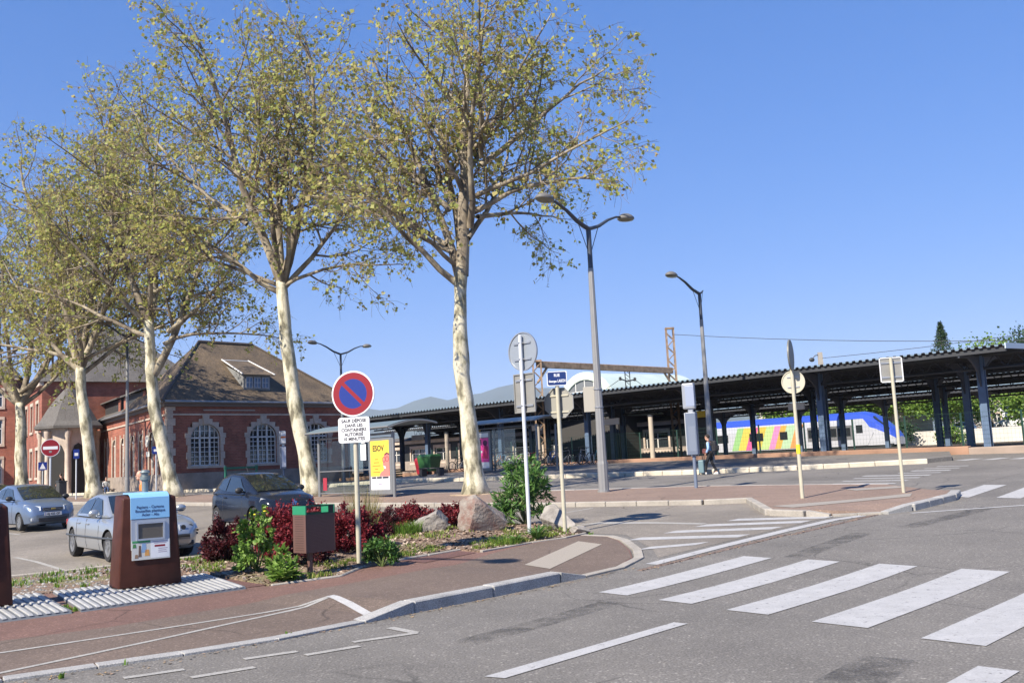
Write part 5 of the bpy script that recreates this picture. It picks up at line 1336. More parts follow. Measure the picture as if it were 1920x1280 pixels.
    # shut lines, handles, mouldings on both sides
    for sg in (-1, 1):
        for x, za, zb in S['lines']:
            m = MB(); pts = []
            for q in range(6):
                z = za + (zb - za) * q / 5; hw = interp(S['hw'], x); belt, bot = interp(S['belt'], x), interp(S['bot'], x)
                rg = [(bot + .05, .95), (bot + .22, .99), ((bot + belt) * .5, 1), (belt - .1, .985), (belt - .015, .955)]
                pts.append((x - L_ / 2, sg * (interp(rg, z) * hw + .001), z))
            m.tube(pts, .005, 4); m.build('shut_line', BLACKP, t)
        for x, z in S['handles']:
            m = MB(); hw = interp(S['hw'], x); m.box((x - L_ / 2, sg * (hw * .985 + .012), z), (.19, .03, .035)); m.build('door_handle', paint if S.get('handle_paint', 1) else BLACKP, t, bevel=.01)
        if 'strip' in S:
            xa, xb, z = S['strip']; m = MB(); pts = [(xa + (xb - xa) * q / 12 - L_ / 2, sg * (interp(S['hw'], xa + (xb - xa) * q / 12) * 1.0 + .004), z) for q in range(13)]
            m.tube(pts, .022, 6, sq=1); m.build('side_moulding', mat('moulding', (.05, .055, .06), rough=.5), t)
    return t

def xbox(t, name, c, d, material, bevel=.01, rz=0., smooth=None):
    m = MB(); m.box(c, d, 0, rz); return m.build(name, material, t, bevel=bevel, seg=2, smooth=smooth)

SILVER = mat('paint_silver', (.36, .385, .41), rough=.28, metal=.55, coat=.8, var=.03, scale=1)
BLUEP = mat('paint_blue_grey', (.15, .20, .29), rough=.3, metal=.5, coat=.8)
DARKP = mat('paint_dark_blue', (.011, .015, .026), rough=.12, metal=.0, spec=.35)
WHITEP = mat('paint_white', (.6, .61, .62), rough=.3, coat=.8)

# silver saloon: x=0 rear bumper, 4.78 nose
sal = dict(L=4.78, wr=.325, wheels=(.98, 3.81), roof=1.43, spokes=14,
    top=[(0, .70), (.05, .93), (.25, 1.0), (1.0, 1.01), (1.4, .98), (3.1, .98), (3.35, .965), (4.0, .90), (4.5, .80), (4.7, .70), (4.78, .56)],
    belt=[(0, .68), (.05, .84), (.4, .88), (1.5, .90), (3.2, .88), (4.0, .83), (4.5, .73), (4.7, .64), (4.78, .52)],
    bot=[(0, .36), (.25, .26), (.6, .2), (4.1, .18), (4.5, .2), (4.78, .3)],
    hw=[(0, .62), (.06, .74), (.25, .83), (.8, .89), (1.5, .9), (3.6, .9), (4.2, .86), (4.5, .8), (4.7, .68), (4.78, .55)],
    cabin=[(.78, .98), (1.55, 1.36), (2.72, 1.37), (3.5, .955)], cab_hw=(.83, .60),
    side=[[(1.02, .0), (1.32, .0), (1.34, .95), (1.26, .8)], [(1.38, 0), (2.15, 0), (2.15, 1), (1.5, 1), (1.38, .85)], [(2.21, 0), (3.12, 0), (2.98, .55), (2.66, 1), (2.21, 1)]],
    mirror=(3.08, .99), lines=[(1.42, .4, .88), (2.18, .26, .89), (3.2, .24, .87)], handles=[(1.62, .79), (2.36, .78)], strip=(.3, 4.5, .5))
bm = make_car('parked_car', 'silver four-door saloon parked behind the brown recycling container', uvw(10.0, 21.85, .004), RZ - rad(90) - rad(8), sal, SILVER)
hx = 4.78 / 2
for sg in (-1, 1):
    m = MB(); m.hexa([(hx - .36, sg * .80, .60), (hx - .13, sg * .34, .585), (hx - .13, sg * .34, .72), (hx - .36, sg * .78, .735)], [(hx - .22, sg * .79, .61), (hx - .015, sg * .34, .60), (hx - .06, sg * .34, .71), (hx - .27, sg * .77, .72)]); hl = m.build('headlight', LENS, bm)
    for q in (.42, .6): 
        m = MB(); disc(m, frame((hx - .03 - (q - .34) * .42, sg * q, .655), (0, sg, 0) if sg > 0 else (0, 1, 0), (0, 0, 1)) , .055, 0, .02, 14); m.build('lamp_ring', mat('lamp_dark', (.05, .055, .06), rough=.2), hl)
    m = MB(); m.hexa([(hx - .12, sg * .27, .56), (hx - .12, sg * .04, .56), (hx - .12, sg * .04, .70), (hx - .12, sg * .27, .70)], [(hx - .0, sg * .25, .58), (hx + .012, sg * .04, .58), (hx - .04, sg * .04, .69), (hx - .05, sg * .25, .69)]); m.build('kidney_grille', BLACKP, bm)
    xbox(bm, 'indicator', (hx - .42, sg * .86, .56), (.1, .02, .04), AMBER, .005)
    xbox(bm, 'fog_lamp', (hx - .1, sg * .55, .33), (.1, .2, .1), mat('lamp_dark', (.05, .055, .06)), .02)
xbox(bm, 'lower_grille', (hx - .09, 0, .31), (.1, .75, .1), BLACKP, .02)
xbox(bm, 'bumper_strip', (hx - .015, 0, .475), (.05, 1.1, .045), BLACKP, .01)
xbox(bm, 'number_plate', (hx + .012, 0, .415), (.015, .5, .1), PLATE, .003)
for sg in (-1, 1): xbox(bm, 'tail_lamp', (-hx + .06, sg * .66, .78), (.1, .24, .14), mat('tail_lamp', (.3, .02, .02), rough=.15), .02)

# dark blue rounded hatchback
hat = dict(L=4.08, wr=.32, wheels=(.68, 3.27), roof=1.56, spokes=5,
    top=[(0, .75), (.06, 1.0), (.3, 1.06), (2.9, 1.05), (3.1, 1.04), (3.6, .93), (3.9, .8), (4.04, .66), (4.08, .55)],
    belt=[(0, .7), (.06, .95), (.6, 1.0), (1.5, .97), (3.0, .93), (3.6, .86), (3.9, .74), (4.04, .6), (4.08, .5)],
    bot=[(0, .4), (.2, .26), (.5, .19), (3.6, .18), (3.9, .2), (4.08, .3)],
    hw=[(0, .62), (.06, .72), (.25, .8), (.7, .86), (1.5, .87), (3.0, .87), (3.5, .84), (3.85, .72), (4.02, .58), (4.08, .48)],
    cabin=[(.12, 1.04), (.5, 1.45), (2.0, 1.49), (3.2, 1.0)], cab_hw=(.79, .56),
    side=[[(.55, .35), (.8, .15), (1.2, .05), (1.2, .95), (.75, .95)], [(1.27, .02), (2.62, 0), (2.3, .6), (1.95, 1), (1.27, 1)]],
    mirror=(2.55, 1.06), mirror_mat=BLACKP, lines=[(1.22, .3, .95), (2.6, .24, .93)], handles=[(1.42, .9), (.62, 1.0)])
zo = make_car('parked_car', 'dark blue rounded hatchback parked behind the red shrubs', uvw(14.95, 24.2, .004), RZ - rad(90) - rad(8), hat, DARKP)
hx = 2.04
for sg in (-1, 1):
    m = MB(); m.hexa([(hx - .55, sg * .76, .76), (hx - .2, sg * .42, .68), (hx - .16, sg * .40, .74), (hx - .5, sg * .74, .88)], [(hx - .48, sg * .79, .77), (hx - .10, sg * .42, .69), (hx - .12, sg * .40, .745), (hx - .46, sg * .76, .88)]); m.build('headlight', LENS, zo)
m = MB(); disc(m, frame((hx - .08, 0, .72), (0, 1, 0), (-.35, 0, 1)), .09, 0, .03, 6); m.build('badge', CHROME, zo)
xbox(zo, 'lower_grille', (hx - .06, 0, .36), (.1, .9, .16), BLACKP, .02); xbox(zo, 'number_plate', (hx + .015, 0, .47), (.015, .5, .1), PLATE, .003)
for q in ((hx - 1.0, .2),): 
    m = MB(); m.tube([(.86, .5, 1.05), (.55, -.05, 1.13)], .012, 5); m.tube([(.86, -.1, 1.05), (.5, -.6, 1.13)], .012, 5); m.build('wiper', BLACKP, zo)
m = MB(); m.tube([(-1.0, 0, 1.56), (-1.12, 0, 1.72)], .01, 5); m.build('aerial', BLACKP, zo)

# pale blue compact facing the camera
com = dict(L=3.9, wr=.29, wheels=(.66, 3.14), roof=1.49, spokes=9,
    top=[(0, .75), (.05, .98), (.25, 1.02), (2.7, 1.02), (3.0, 1.0), (3.5, .9), (3.78, .76), (3.88, .62), (3.9, .5)],
    belt=[(0, .7), (.05, .9), (.5, .95), (3.0, .9), (3.5, .82), (3.78, .68), (3.88, .55), (3.9, .46)],
    bot=[(0, .36), (.2, .25), (.5, .19), (3.5, .18), (3.75, .2), (3.9, .28)],
    hw=[(0, .64), (.06, .74), (.3, .81), (.8, .835), (3.0, .835), (3.4, .81), (3.72, .72), (3.86, .6), (3.9, .52)],
    cabin=[(.15, 1.0), (.45, 1.38), (1.95, 1.42), (3.02, .97)], cab_hw=(.77, .57),
    side=[[(.5, .2), (1.2, .05), (1.2, .95), (.65, .95)], [(1.27, .02), (2.5, 0), (2.2, .6), (1.9, 1), (1.27, 1)]],
    mirror=(2.45, 1.02), mirror_mat=BLACKP, lines=[(1.22, .3, .92), (2.5, .24, .9)], handles=[(1.42, .86)])
ka = make_car('parked_car', 'pale blue compact car facing the camera at the left edge', uvw(12.55, 34.75, .004), RZ - rad(90) - rad(2), com, BLUEP)
hx = 1.95
for sg in (-1, 1):
    m = MB(); m.hexa([(hx - .5, sg * .76, .68), (hx - .14, sg * .36, .63), (hx - .16, sg * .36, .78), (hx - .5, sg * .74, .86)], [(hx - .42, sg * .78, .69), (hx - .03, sg * .37, .64), (hx - .09, sg * .36, .77), (hx - .44, sg * .76, .85)]); m.build('headlight', LENS, ka)
    xbox(ka, 'fog_lamp', (hx - .1, sg * .58, .36), (.08, .14, .1), LENS, .02)
xbox(ka, 'grille', (hx - .02, 0, .68), (.05, .62, .09), BLACKP, .01); xbox(ka, 'grille_bar', (hx + .012, 0, .68), (.02, .6, .02), CHROME, .004)
xbox(ka, 'badge', (hx + .025, 0, .685), (.02, .13, .045), mat('gold_badge', (.5, .38, .12), metal=.6, rough=.3), .008)
xbox(ka, 'lower_grille', (hx - .02, 0, .34), (.06, .9, .14), BLACKP, .02)
pl_ = xbox(ka, 'number_plate', (hx + .02, 0, .52), (.02, .52, .11), PLATE, .003)
m = MB(); add_text(m, 'AJ 425 GF', .095, frame((hx + .032, 0, .52), (0, 1, 0), (0, 0, 1)), bold=.003); m.build('plate_lettering', INK, pl_, fix=False)
m = MB(); m.quad(*[Vector((hx + .0315, sg_ * .26, z)) for sg_, z in ((-1, .467), (-.9, .467), (-.9, .573), (-1, .573))]); m.build('plate_band', mat('eu_blue', (.03, .06, .3)), pl_, fix=False)

# windscreen permit stickers
for c_, x, y, z in ((bm, .95, -.5, 1.06), (zo, .98, -.5, 1.16), (ka, .98, -.45, 1.14)):
    m = MB(); m.quad(Vector((x, y, z)), Vector((x, y + .1, z)), Vector((x - .06, y + .1, z + .1)), Vector((x - .06, y, z + .1))); 
# more cars in the distance
far = dict(com); 
wc = make_car('parked_car', 'white car parked among the trees beyond the railway at right', Vector((62.0, 121.0, 2.95)), rad(135), far, WHITEP, 'cars beyond the railway')
c2 = copy_tree(wc); c2.location = (57.5, 125.5, 2.6); c2['label'] = 'white car half hidden by bushes beyond the railway'
bk = make_car('parked_car', 'dark car parked beyond the fence behind the platform columns', Vector((49.0, 126.0, 2.7)), rad(135), far, DARKP, 'cars beyond the railway')
lk = make_car('parked_car', 'dark car cut off at the left picture edge behind the pale blue compact', uvw(13.6, 42.2, .004), RZ - rad(90), com, mat('paint_black', (.02, .02, .022), rough=.25, coat=1), 'cars in the parking lot')
sh = MB(); sh.hexa([Vector((44, 122, 1.2)), Vector((84, 86, 1.2)), Vector((96, 100, 1.2)), Vector((56, 136, 1.2))], [Vector((44, 122, 2.6)), Vector((84, 86, 2.6)), Vector((96, 100, 2.9)), Vector((56, 136, 2.9))]); sh.build('raised_car_park', A_LOT)['kind'] = 'structure'
# ================================================================ STREET FURNITURE
UPV = Vector((0, 0, 1))
def face_frame(o, n):
    n = Vector(n).normalized(); ex = UPV.cross(n).normalized(); return frame(o, ex, UPV)
GALV = mat('galvanised', (.42, .43, .44), rough=.4, metal=.7, var=.1, scale=5)
ALU_BACK = mat('sign_back', (.26, .255, .235), rough=.5, metal=.3, var=.08, scale=4)
CREAMP = mat('cream_pole', (.42, .395, .305), rough=.55, var=.1, scale=5)
WHITEPOLE = mat('white_pole', (.62, .64, .66), rough=.4, metal=.2)
S_RED = mat('sign_red', (.22, .008, .014), rough=.4); S_BLUE = mat('sign_blue', (.008, .026, .2), rough=.4); S_WHITE = mat('sign_white', (.66, .67, .69), rough=.45)
LAMPGREY = mat('lamp_grey', (.25, .25, .25), rough=.5, metal=.3, var=.06, scale=3)
LAMPDARK = mat('lamp_dark_arm', (.055, .065, .085), rough=.45, metal=.3)

def pole(t, h, r, material, name='pole', base=True, z0=-.15):
    m = MB(); m.tube([(0, 0, z0), (0, 0, h)], r, 14); m.ell((0, 0, h), (r, r, r * .4), 0, 14, 6); o = m.build(name, material, t, smooth=50)
    return o
def clamps(t, zs, n, r, w):
    for z in zs:
        m = MB(); M_ = face_frame((0, 0, z), n); m.prism([(-w / 2, -.018), (w / 2, -.018), (w / 2, .018), (-w / 2, .018)], -r - .02, -r + .005, 0, M_) if False else m.prism([(-w / 2, -.018), (w / 2, -.018), (w / 2, .018), (-w / 2, .018)], r - .006, r + .018, 0, M_)
        m.build('clamp_rail', GALV, t)

# ---- no-parking sign with supplementary panel
n_np = Vector((-.233, -.97, 0)).normalized()
t = thing('no_parking_sign', 'round red and blue no parking sign with white text panel on cream pole', 'road sign', uvw(10.89, 14.44, .02))
pole(t, 2.32, .045, CREAMP)
m = MB(); m.tube([(0, 0, 2.2), (0, 0, 3.45)], .03, 8); m.build('upper_post', GALV, t)
M_ = face_frame(n_np * .06 + Vector((0, 0, 3.13)), n_np)
m = MB(); disc(m, M_, .425, -.012, .012, 48); pd = m.build('sign_disc', S_WHITE, t, bevel=.004)
m = MB(); disc(m, M_, .395, .0125, .0145, 48, 0, .275); m.build('red_ring', S_RED, pd)
m = MB(); disc(m, M_, .276, .0125, .0140, 48); m.build('blue_field', S_BLUE, pd)
m = MB(); M2 = M_ @ Matrix.Rotation(rad(-45), 4, 'Z'); m.prism([(-.30, -.035), (.30, -.035), (.30, .035), (-.30, .035)], .0128, .0152, 0, M2); m.build('red_slash', S_RED, pd)
M3 = face_frame(n_np * .06 + Vector((0, 0, 2.46)), n_np)
m = MB(); m.prism(rrect(.62, .47, .05), -.01, .012, 0, M3); pp = m.build('text_panel', S_WHITE, t, bevel=.003)
m = MB()
for i, l in enumerate(('SAUF DÉPOSE', 'DANS LES', 'CONTAINERS', 'AUTORISÉ', '10 MINUTES')):
    add_text(m, l, .082, M3 @ Matrix.Translation((0, .166 - .083 * i, .0145)), bold=.003, sx=.98)
m.build('panel_lettering', INK, pp, fix=False)
clamps(t, (3.0, 3.28, 2.38, 2.55), -n_np, .03, .3)

# ---- white pole with the backs of a round and a rectangular sign
n_sw = -SU
t = thing('sign_post', 'white post with the grey backs of a round and a rectangular sign', 'road sign', uvw(15.37, 14.34, .02))
pole(t, 4.35, .042, WHITEPOLE)
back = SU * .075
M_ = face_frame(SU * .07 + Vector((0, 0, 4.0)), n_sw); m = MB(); disc(m, M_, .42, -.015, 0, 44); d_ = m.build('round_sign_back', mat('sign_back_pale', (.28, .31, .345), rough=.4, metal=.3), t)
m = MB(); disc(m, M_, .43, -.02, .018, 44, 0, .405); m.build('rim', GALV, d_)
M2 = face_frame(SU * .07 + Vector((0, 0, 3.08)), n_sw); m = MB(); m.prism(rrect(.62, .86, .06), -.015, 0, 0, M2); d2 = m.build('rectangular_sign_back', ALU_BACK, t)
m = MB(); 
for a, b, c_, e in ((-.31, -.43, -.285, .43), (.285, -.43, .31, .43), (-.285, .405, .285, .43), (-.285, -.43, .285, -.405)): m.prism([(a, b), (c_, b), (c_, e), (a, e)], 0, .022, 0, M2)
m.build('folded_edge', ALU_BACK, d2)
for z, w in ((4.18, .5), (3.82, .5), (3.36, .5), (2.8, .5)):
    m = MB(); M3 = face_frame(SU * .07 + Vector((0, 0, z)), n_sw); m.prism([(-w / 2, -.02), (w / 2, -.02), (w / 2, .02), (-w / 2, .02)], .0, .025, 0, M3); m.tube([M3 @ Vector((-.06, 0, .03)), M3 @ Vector((0, 0, .13)), M3 @ Vector((.06, 0, .03))], .012, 5); m.build('clamp_rail', GALV, t)

# ---- cream pole: street name plate over the back of an octagonal stop sign
n_sy = Vector((-.35, -.937, 0)).normalized()
t = thing('sign_post', 'cream post with blue street name plate above the back of a stop sign', 'road sign', uvw(15.97, 13.85, .02))
pole(t, 3.2, .045, CREAMP)
M_ = face_frame(-n_sy * .075 + Vector((0, 0, 2.82)), n_sy)
m = MB(); m.prism([(.36 * math.cos(rad(22.5 + 45 * k)), .36 * math.sin(rad(22.5 + 45 * k))) for k in range(8)], -.012, 0, 0, M_); o_ = m.build('octagonal_sign_back', mat('octagon_back', (.27, .262, .225), rough=.5, metal=.2), t)
m = MB()
for k in range(8):
    a, b = rad(22.5 + 45 * k), rad(67.5 + 45 * k); m.prism([(.36 * math.cos(a), .36 * math.sin(a)), (.36 * math.cos(b), .36 * math.sin(b)), (.335 * math.cos(b), .335 * math.sin(b)), (.335 * math.cos(a), .335 * math.sin(a))], 0, .02, 0, M_)
m.build('folded_edge', ALU_BACK, o_)
for z in (2.98, 2.62):
    m = MB(); M3 = face_frame(-n_sy * .075 + Vector((0, 0, z)), n_sy); m.prism([(-.22, -.018), (.22, -.018), (.22, .018), (-.22, .018)], 0, .022, 0, M3); m.build('clamp_rail', CREAMP, t)
n_rue = Vector((-.02, -1, 0)).normalized()
M_ = face_frame(n_rue * .05 + Vector((0.0, 0, 3.35)), n_rue)
m = MB(); m.prism(rrect(.44, .32, .02), -.01, .01, 0, M_); pl_ = m.build('name_plate', S_WHITE, t)
m = MB(); m.prism(rrect(.405, .285, .03), .0105, .0125, 0, M_); m.build('plate_field', mat('plate_navy', (.012, .03, .13), rough=.35), pl_)
m = MB(); add_text(m, 'RUE', .088, M_ @ Matrix.Translation((0, .07, .014)), bold=.003, sx=.8); add_text(m, 'Georges', .062, M_ @ Matrix.Translation((-.095, -.06, .014)), bold=.003, sx=.8); add_text(m, 'LASCH', .088, M_ @ Matrix.Translation((.1, -.055, .014)), bold=.003, sx=.66)
m.build('plate_lettering', S_WHITE, pl_, fix=False)

# ---- right-hand signs
t = thing('sign_post', 'cream post with a sunlit round sign back and an edge-on sign above', 'road sign', uvw(22.98, 11.87, .13))
m = MB(); m.tube([(0, 0, -.2), (0, 0, 1.5)], .05, 14); m.build('pole', CREAMP, t, smooth=50)
m = MB(); m.tube([(0, 0, 1.5), (0, 0, 3.3)], .045, 14); m.build('upper_pole', CREAMP, t, smooth=50)
m = MB(); m.tube([(0, 0, 1.12), (0, 0, 1.36)], .056, 14); m.build('yellow_sleeve', mat('yellow_band', (.7, .6, .03), rough=.5), t, smooth=50)
n_r = Vector((-.45, -.89, 0)).normalized(); M_ = face_frame(-n_r * .07 + Vector((0, 0, 2.97)), n_r); m = MB(); disc(m, M_, .29, -.012, 0, 36); d_ = m.build('round_sign_back', mat('cream_back', (.42, .40, .325), rough=.5), t)
m = MB(); disc(m, M_, .30, -.016, .014, 36, 0, .275); m.build('rim', CREAMP, d_)
for z in (3.1, 2.84):
    m = MB(); M3 = face_frame(-n_r * .07 + Vector((0, 0, z)), n_r); m.prism([(-.15, -.014), (.15, -.014), (.15, .014), (-.15, .014)], 0, .02, 0, M3); m.build('clamp_rail', GALV, t)
m = MB(); m.tube([(0, 0, 3.3), (0, 0, 3.95)], .028, 10); m.build('sign_stem', GALV, t, smooth=50)
n_e = Vector((.90, -.43, 0)).normalized(); M_ = face_frame(n_e * .05 + Vector((-.06, -.05, 3.66)), n_e); m = MB(); disc(m, M_, .4, -.02, .02, 36); m.build('edge_on_sign', mat('sign_dark_edge', (.14, .14, .125), rough=.5), t)
t = thing('sign_post', 'cream post with the grey back of a square sign by the island tip', 'road sign', uvw(24.5, 9.89, .13))
pole(t, 3.42, .043, CREAMP)
n_q = Vector((-.2, -.98, 0)).normalized(); M_ = face_frame(-n_q * .07 + Vector((0, 0, 3.12)), n_q); m = MB(); m.prism(rrect(.56, .64, .06), -.012, 0, 0, M_); d_ = m.build('square_sign_back', ALU_BACK, t)
m = MB(); 
for a, b, c_, e in ((-.28, -.30, -.255, .30), (.255, -.30, .28, .30), (-.255, .295, .255, .32), (-.255, -.32, .255, -.295)): m.prism([(a, b), (c_, b), (c_, e), (a, e)], 0, .022, 0, M_)
m.build('folded_edge', S_WHITE, d_)
for z in (3.3, 2.93):
    m = MB(); M3 = face_frame(-n_q * .07 + Vector((0, 0, z)), n_q); m.prism([(-.24, -.02), (.24, -.02), (.24, .02), (-.24, .02)], 0, .02, 0, M3); m.build('clamp_rail', GALV, t)

# ---- no-entry and small blue signs by the forecourt at left
def disc_sign(label, loc, n, h, r, kind):
    t = thing('road_sign', label, 'road sign', loc); pole(t, h, .035, WHITEPOLE); M_ = face_frame(Vector(n).normalized() * .05 + Vector((0, 0, h)), n)
    m = MB()
    if kind == 'noentry':
        disc(m, M_, r, -.012, .01, 40); d_ = m.build('sign_disc', S_WHITE, t); m = MB(); disc(m, M_, r * .94, .0105, .0125, 40); m.build('red_field', S_RED, d_)
        m = MB(); m.prism([(-r * .76, -r * .17), (r * .76, -r * .17), (r * .76, r * .17), (-r * .76, r * .17)], .013, .0145, 0, M_); m.build('white_bar', S_WHITE, d_)
        m = MB(); m.prism([(-.05, -.2), (.05, -.2), (.05, -.12), (-.05, -.12)], .013, .015, 0, M_); m.build('sticker', ALU_BACK, d_)
    else:
        w, hh = r; m.prism(rrect(w, hh, .03), -.01, .01, 0, M_); d_ = m.build('sign_panel', S_BLUE, t); m = MB()
        if kind == 'crossing': m.add([M_ @ Vector(p) for p in ((-w * .35, -hh * .35, .012), (w * .35, -hh * .35, .012), (0, hh * .38, .012))], [(0, 1, 2)]); m.build('white_triangle', S_WHITE, d_, fix=False)
        else: m.prism([(-w * .3, -hh * .2), (w * .3, -hh * .2), (w * .3, hh * .12), (-w * .3, hh * .12)], .0105, .012, 0, M_); m.build('white_symbol', S_WHITE, d_)
    return t
disc_sign('round red no entry sign between the two leftmost tree trunks', Vector((-19.65, 40.6, .72)), (.35, -.93, 0), 2.62, .37, 'noentry')
disc_sign('small square blue crossing sign left of the porch', Vector((-36.9, 75.0, .85)), (.4, -.9, 0), 2.4, (.62, .62), 'crossing')
disc_sign('small upright blue information sign beside the fourth tree', Vector((-24.0, 52.5, .84)), (.4, -.9, 0), 2.55, (.3, .5), 'info')
disc_sign('blue bus lane sign half hidden by the third tree trunk', Vector((-20.4, 54.5, .85)), (.4, -.9, 0), 2.6, (.42, .42), 'info')

# ---- street lamps
def lamp(label, loc, h, heads, rz, pr=.14, arm=2.0):
    t = thing('street_lamp', label, 'street lamp', loc, rz, 'street lamps of the square')
    m = MB(); n = 16; rib = []
    hs = h * .84
    m.tube([(0, 0, -.2), (0, 0, .05)], pr * 1.25, 16)
    for i in range(9): pass
    zs = [0, .9, 1.0, hs * .5, hs]; rr = [pr, pr, pr * .92, pr * .72, pr * .55]
    vs = []; N = 20
    for z, r in zip(zs, rr):
        for k in range(N):
            a = 2 * math.pi * k / N; q = r * (1 if k % 2 else .93); vs.append((q * math.cos(a), q * math.sin(a), z))
    fs = [(i * N + k, i * N + (k + 1) % N, (i + 1) * N + (k + 1) % N, (i + 1) * N + k) for i in range(len(zs) - 1) for k in range(N)]
    m.add(vs, fs); m.build('fluted_mast', LAMPGREY, t)
    m = MB(); m.tube([(0, 0, hs - .02), (0, 0, h)], pr * .5, 12); m.build('upper_mast', LAMPDARK, t, smooth=60)
    for sg, long_ in ((1, heads[0]), (-1, heads[1])):
        m = MB()
        if long_ == 0:
            m.tube([(0, 0, h - .02), (sg * .18, 0, h + .02), (sg * .34, 0, h + .14)], [.06, .05, .035], 8); m.build('stub_arm', LAMPDARK, t, smooth=60); L_ = .3
            m = MB(); m.tube([(0, 0, h - .95), (sg * .3, 0, h + .06)], .012, 6); m.build('stay_rod', LAMPDARK, t); continue
        pts = [(0, 0, h - .05), (sg * .22, 0, h + .01), (sg * .55 * arm / 2, 0, h + .13), (sg * 1.05 * arm / 2, 0, h + .42), (sg * 1.5 * arm / 2, 0, h + .6), (sg * 1.75 * arm / 2, 0, h + .64)]
        m.tube(pts, [.1, .095, .085, .07, .055, .05], 10, sq=.7); m.build('arm', LAMPDARK, t, smooth=60)
        m = MB(); m.tube([(0, 0, h - 1.0), (sg * .5 * arm / 2, 0, h + .07)], .014, 6); m.build('stay_rod', LAMPDARK, t)
        hx = sg * (1.75 * arm / 2 + .32); M_ = Matrix.Translation((hx, 0, h + .64)) @ Matrix.Rotation(rad(sg * -4), 4, 'Y') @ Matrix.Diagonal((1, .72, 1, 1))
        m = MB(); m.lathe([(.0, .17), (.16, .155), (.28, .1), (.36, .03), (.37, -.01), (.36, -.04)], 22, 0, M_); hd = m.build('luminaire', mat('lamp_hood', (.13, .125, .12), rough=.6), t, smooth=50)
        m = MB(); m.lathe([(.35, -.04), (.3, -.085), (.15, -.11), (0, -.12)], 22, 0, M_); m.build('lens', mat('lamp_lens', (.16, .15, .11), rough=.2), hd, smooth=60)
    return t
AV = math.atan2(SV.y, SV.x)
l1 = lamp('tall double-armed street lamp standing right of the nearest plane tree', uvw(24.97, 19.88, .13), 8.85, (1, 1), RZ, .17, 2.1)
# sign box strapped to that lamp
m = MB(); M_ = face_frame(Vector((0, 0, 0)), (-.35, -.93, 0)); M_ = Matrix.Translation((-.2, .12, 3.05)) @ M_
t = thing('back_sign', 'narrow rectangular sign back strapped to the tall double lamp', 'road sign', uvw(24.97, 19.88, .13))
m.prism([(-.3, -.42), (.12, -.42), (.12, .42), (-.3, .42)], -.05, .0, 0, M_); m.build('panel', mat('cream_sign_back', (.30, .285, .25)), t, bevel=.01)
for z in (2.75, 3.35):
    m = MB(); disc(m, Matrix.Translation((0, 0, z)), .15, 0, .03, 20, 0, .13); m.build('strap', GALV, t)
lamp('single-headed street lamp rising behind the walking pedestrian', uvw(40.5, 25.5, .17), 8.35, (0, 1), RZ, .16, 2.3)
lamp('distant double-armed street lamp behind the no parking sign', uvw(40.3, 54.9, .17), 8.9, (1, 1), RZ, .15, 2.3)
lamp('plain grey lamp mast vanishing into the third tree crown', uvw(24.75, 54.35, .13), 9.2, (1, 1), RZ, .13, 1.8)
# the lamp outside the picture whose luminaire shades the pavement
hl_ = SUN_EL; off_ = Vector((-to_sun.x, -to_sun.y, 0)).normalized() * (9.15 / math.tan(SUN_EL))
ov = uvw(12.35, 12.1); pb_ = ov - off_ + SV * 3.45
lamp('street lamp left of the picture casting an oval shadow on the pavement', Vector((pb_.x, pb_.y, terr(pb_.x, pb_.y))), 8.5, (0, 1), AV, .12, 3.55)

# ---- bus stop totems
def totem(label, loc, rz, poster):
    t = thing('bus_stop_totem', label, 'bus stop', loc, rz, 'bus stop totems')
    m = MB(); m.tube([(0, 0, -.2), (0, 0, 1.05)], .055, 12); m.build('post', mat('totem_post', (.13, .16, .22), rough=.5), t, smooth=50)
    BL = mat('totem_blue', (.12, .15, .21), rough=.45)
    xbox(t, 'column', (0, 0, 1.72), (.34, .30, 1.36), BL, .03)
    xbox(t, 'lit_side', (-.185, 0, 1.72), (.03, .24, 1.34), mat('totem_lit_side', (.4, .42, .44), rough=.5), .008)  # pale strip paints the sunlight on the column's left side
    xbox(t, 'neck', (0, 0, 2.45), (.16, .14, .12), GALV, .01)
    hd = xbox(t, 'head', (-.03, 0, 2.92), (.40, .24, .84), mat('totem_head', (.25, .27, .31), rough=.4), .05)
    xbox(t, 'head_panel', (.02, -.118, 2.92), (.28, .02, .66), mat('totem_screen', (.26, .3, .4), rough=.3) if not poster else S_WHITE, .005)
    if poster:
        xbox(t, 'orange_stripe', (.02, -.13, 2.95), (.28, .01, .12), mat('totem_orange', (.6, .16, .05)), .002)
        xbox(t, 'timetable', (.03, -.152, 1.75), (.25, .01, 1.2), mat('timetable', (.55, .56, .62), rough=.5), .002)
    else:
        xbox(t, 'timetable', (.02, -.152, 1.55), (.22, .01, .8), mat('totem_dark', (.14, .17, .23)), .002)
    return t
totem('grey-blue bus stop totem on the far pavement left of the pedestrian', uvw(26.3, 17.2, .13), rad(-22), False)
totem('bus stop totem with timetable in front of the brick hall', uvw(32.9, 50.9, .19), rad(12), True)

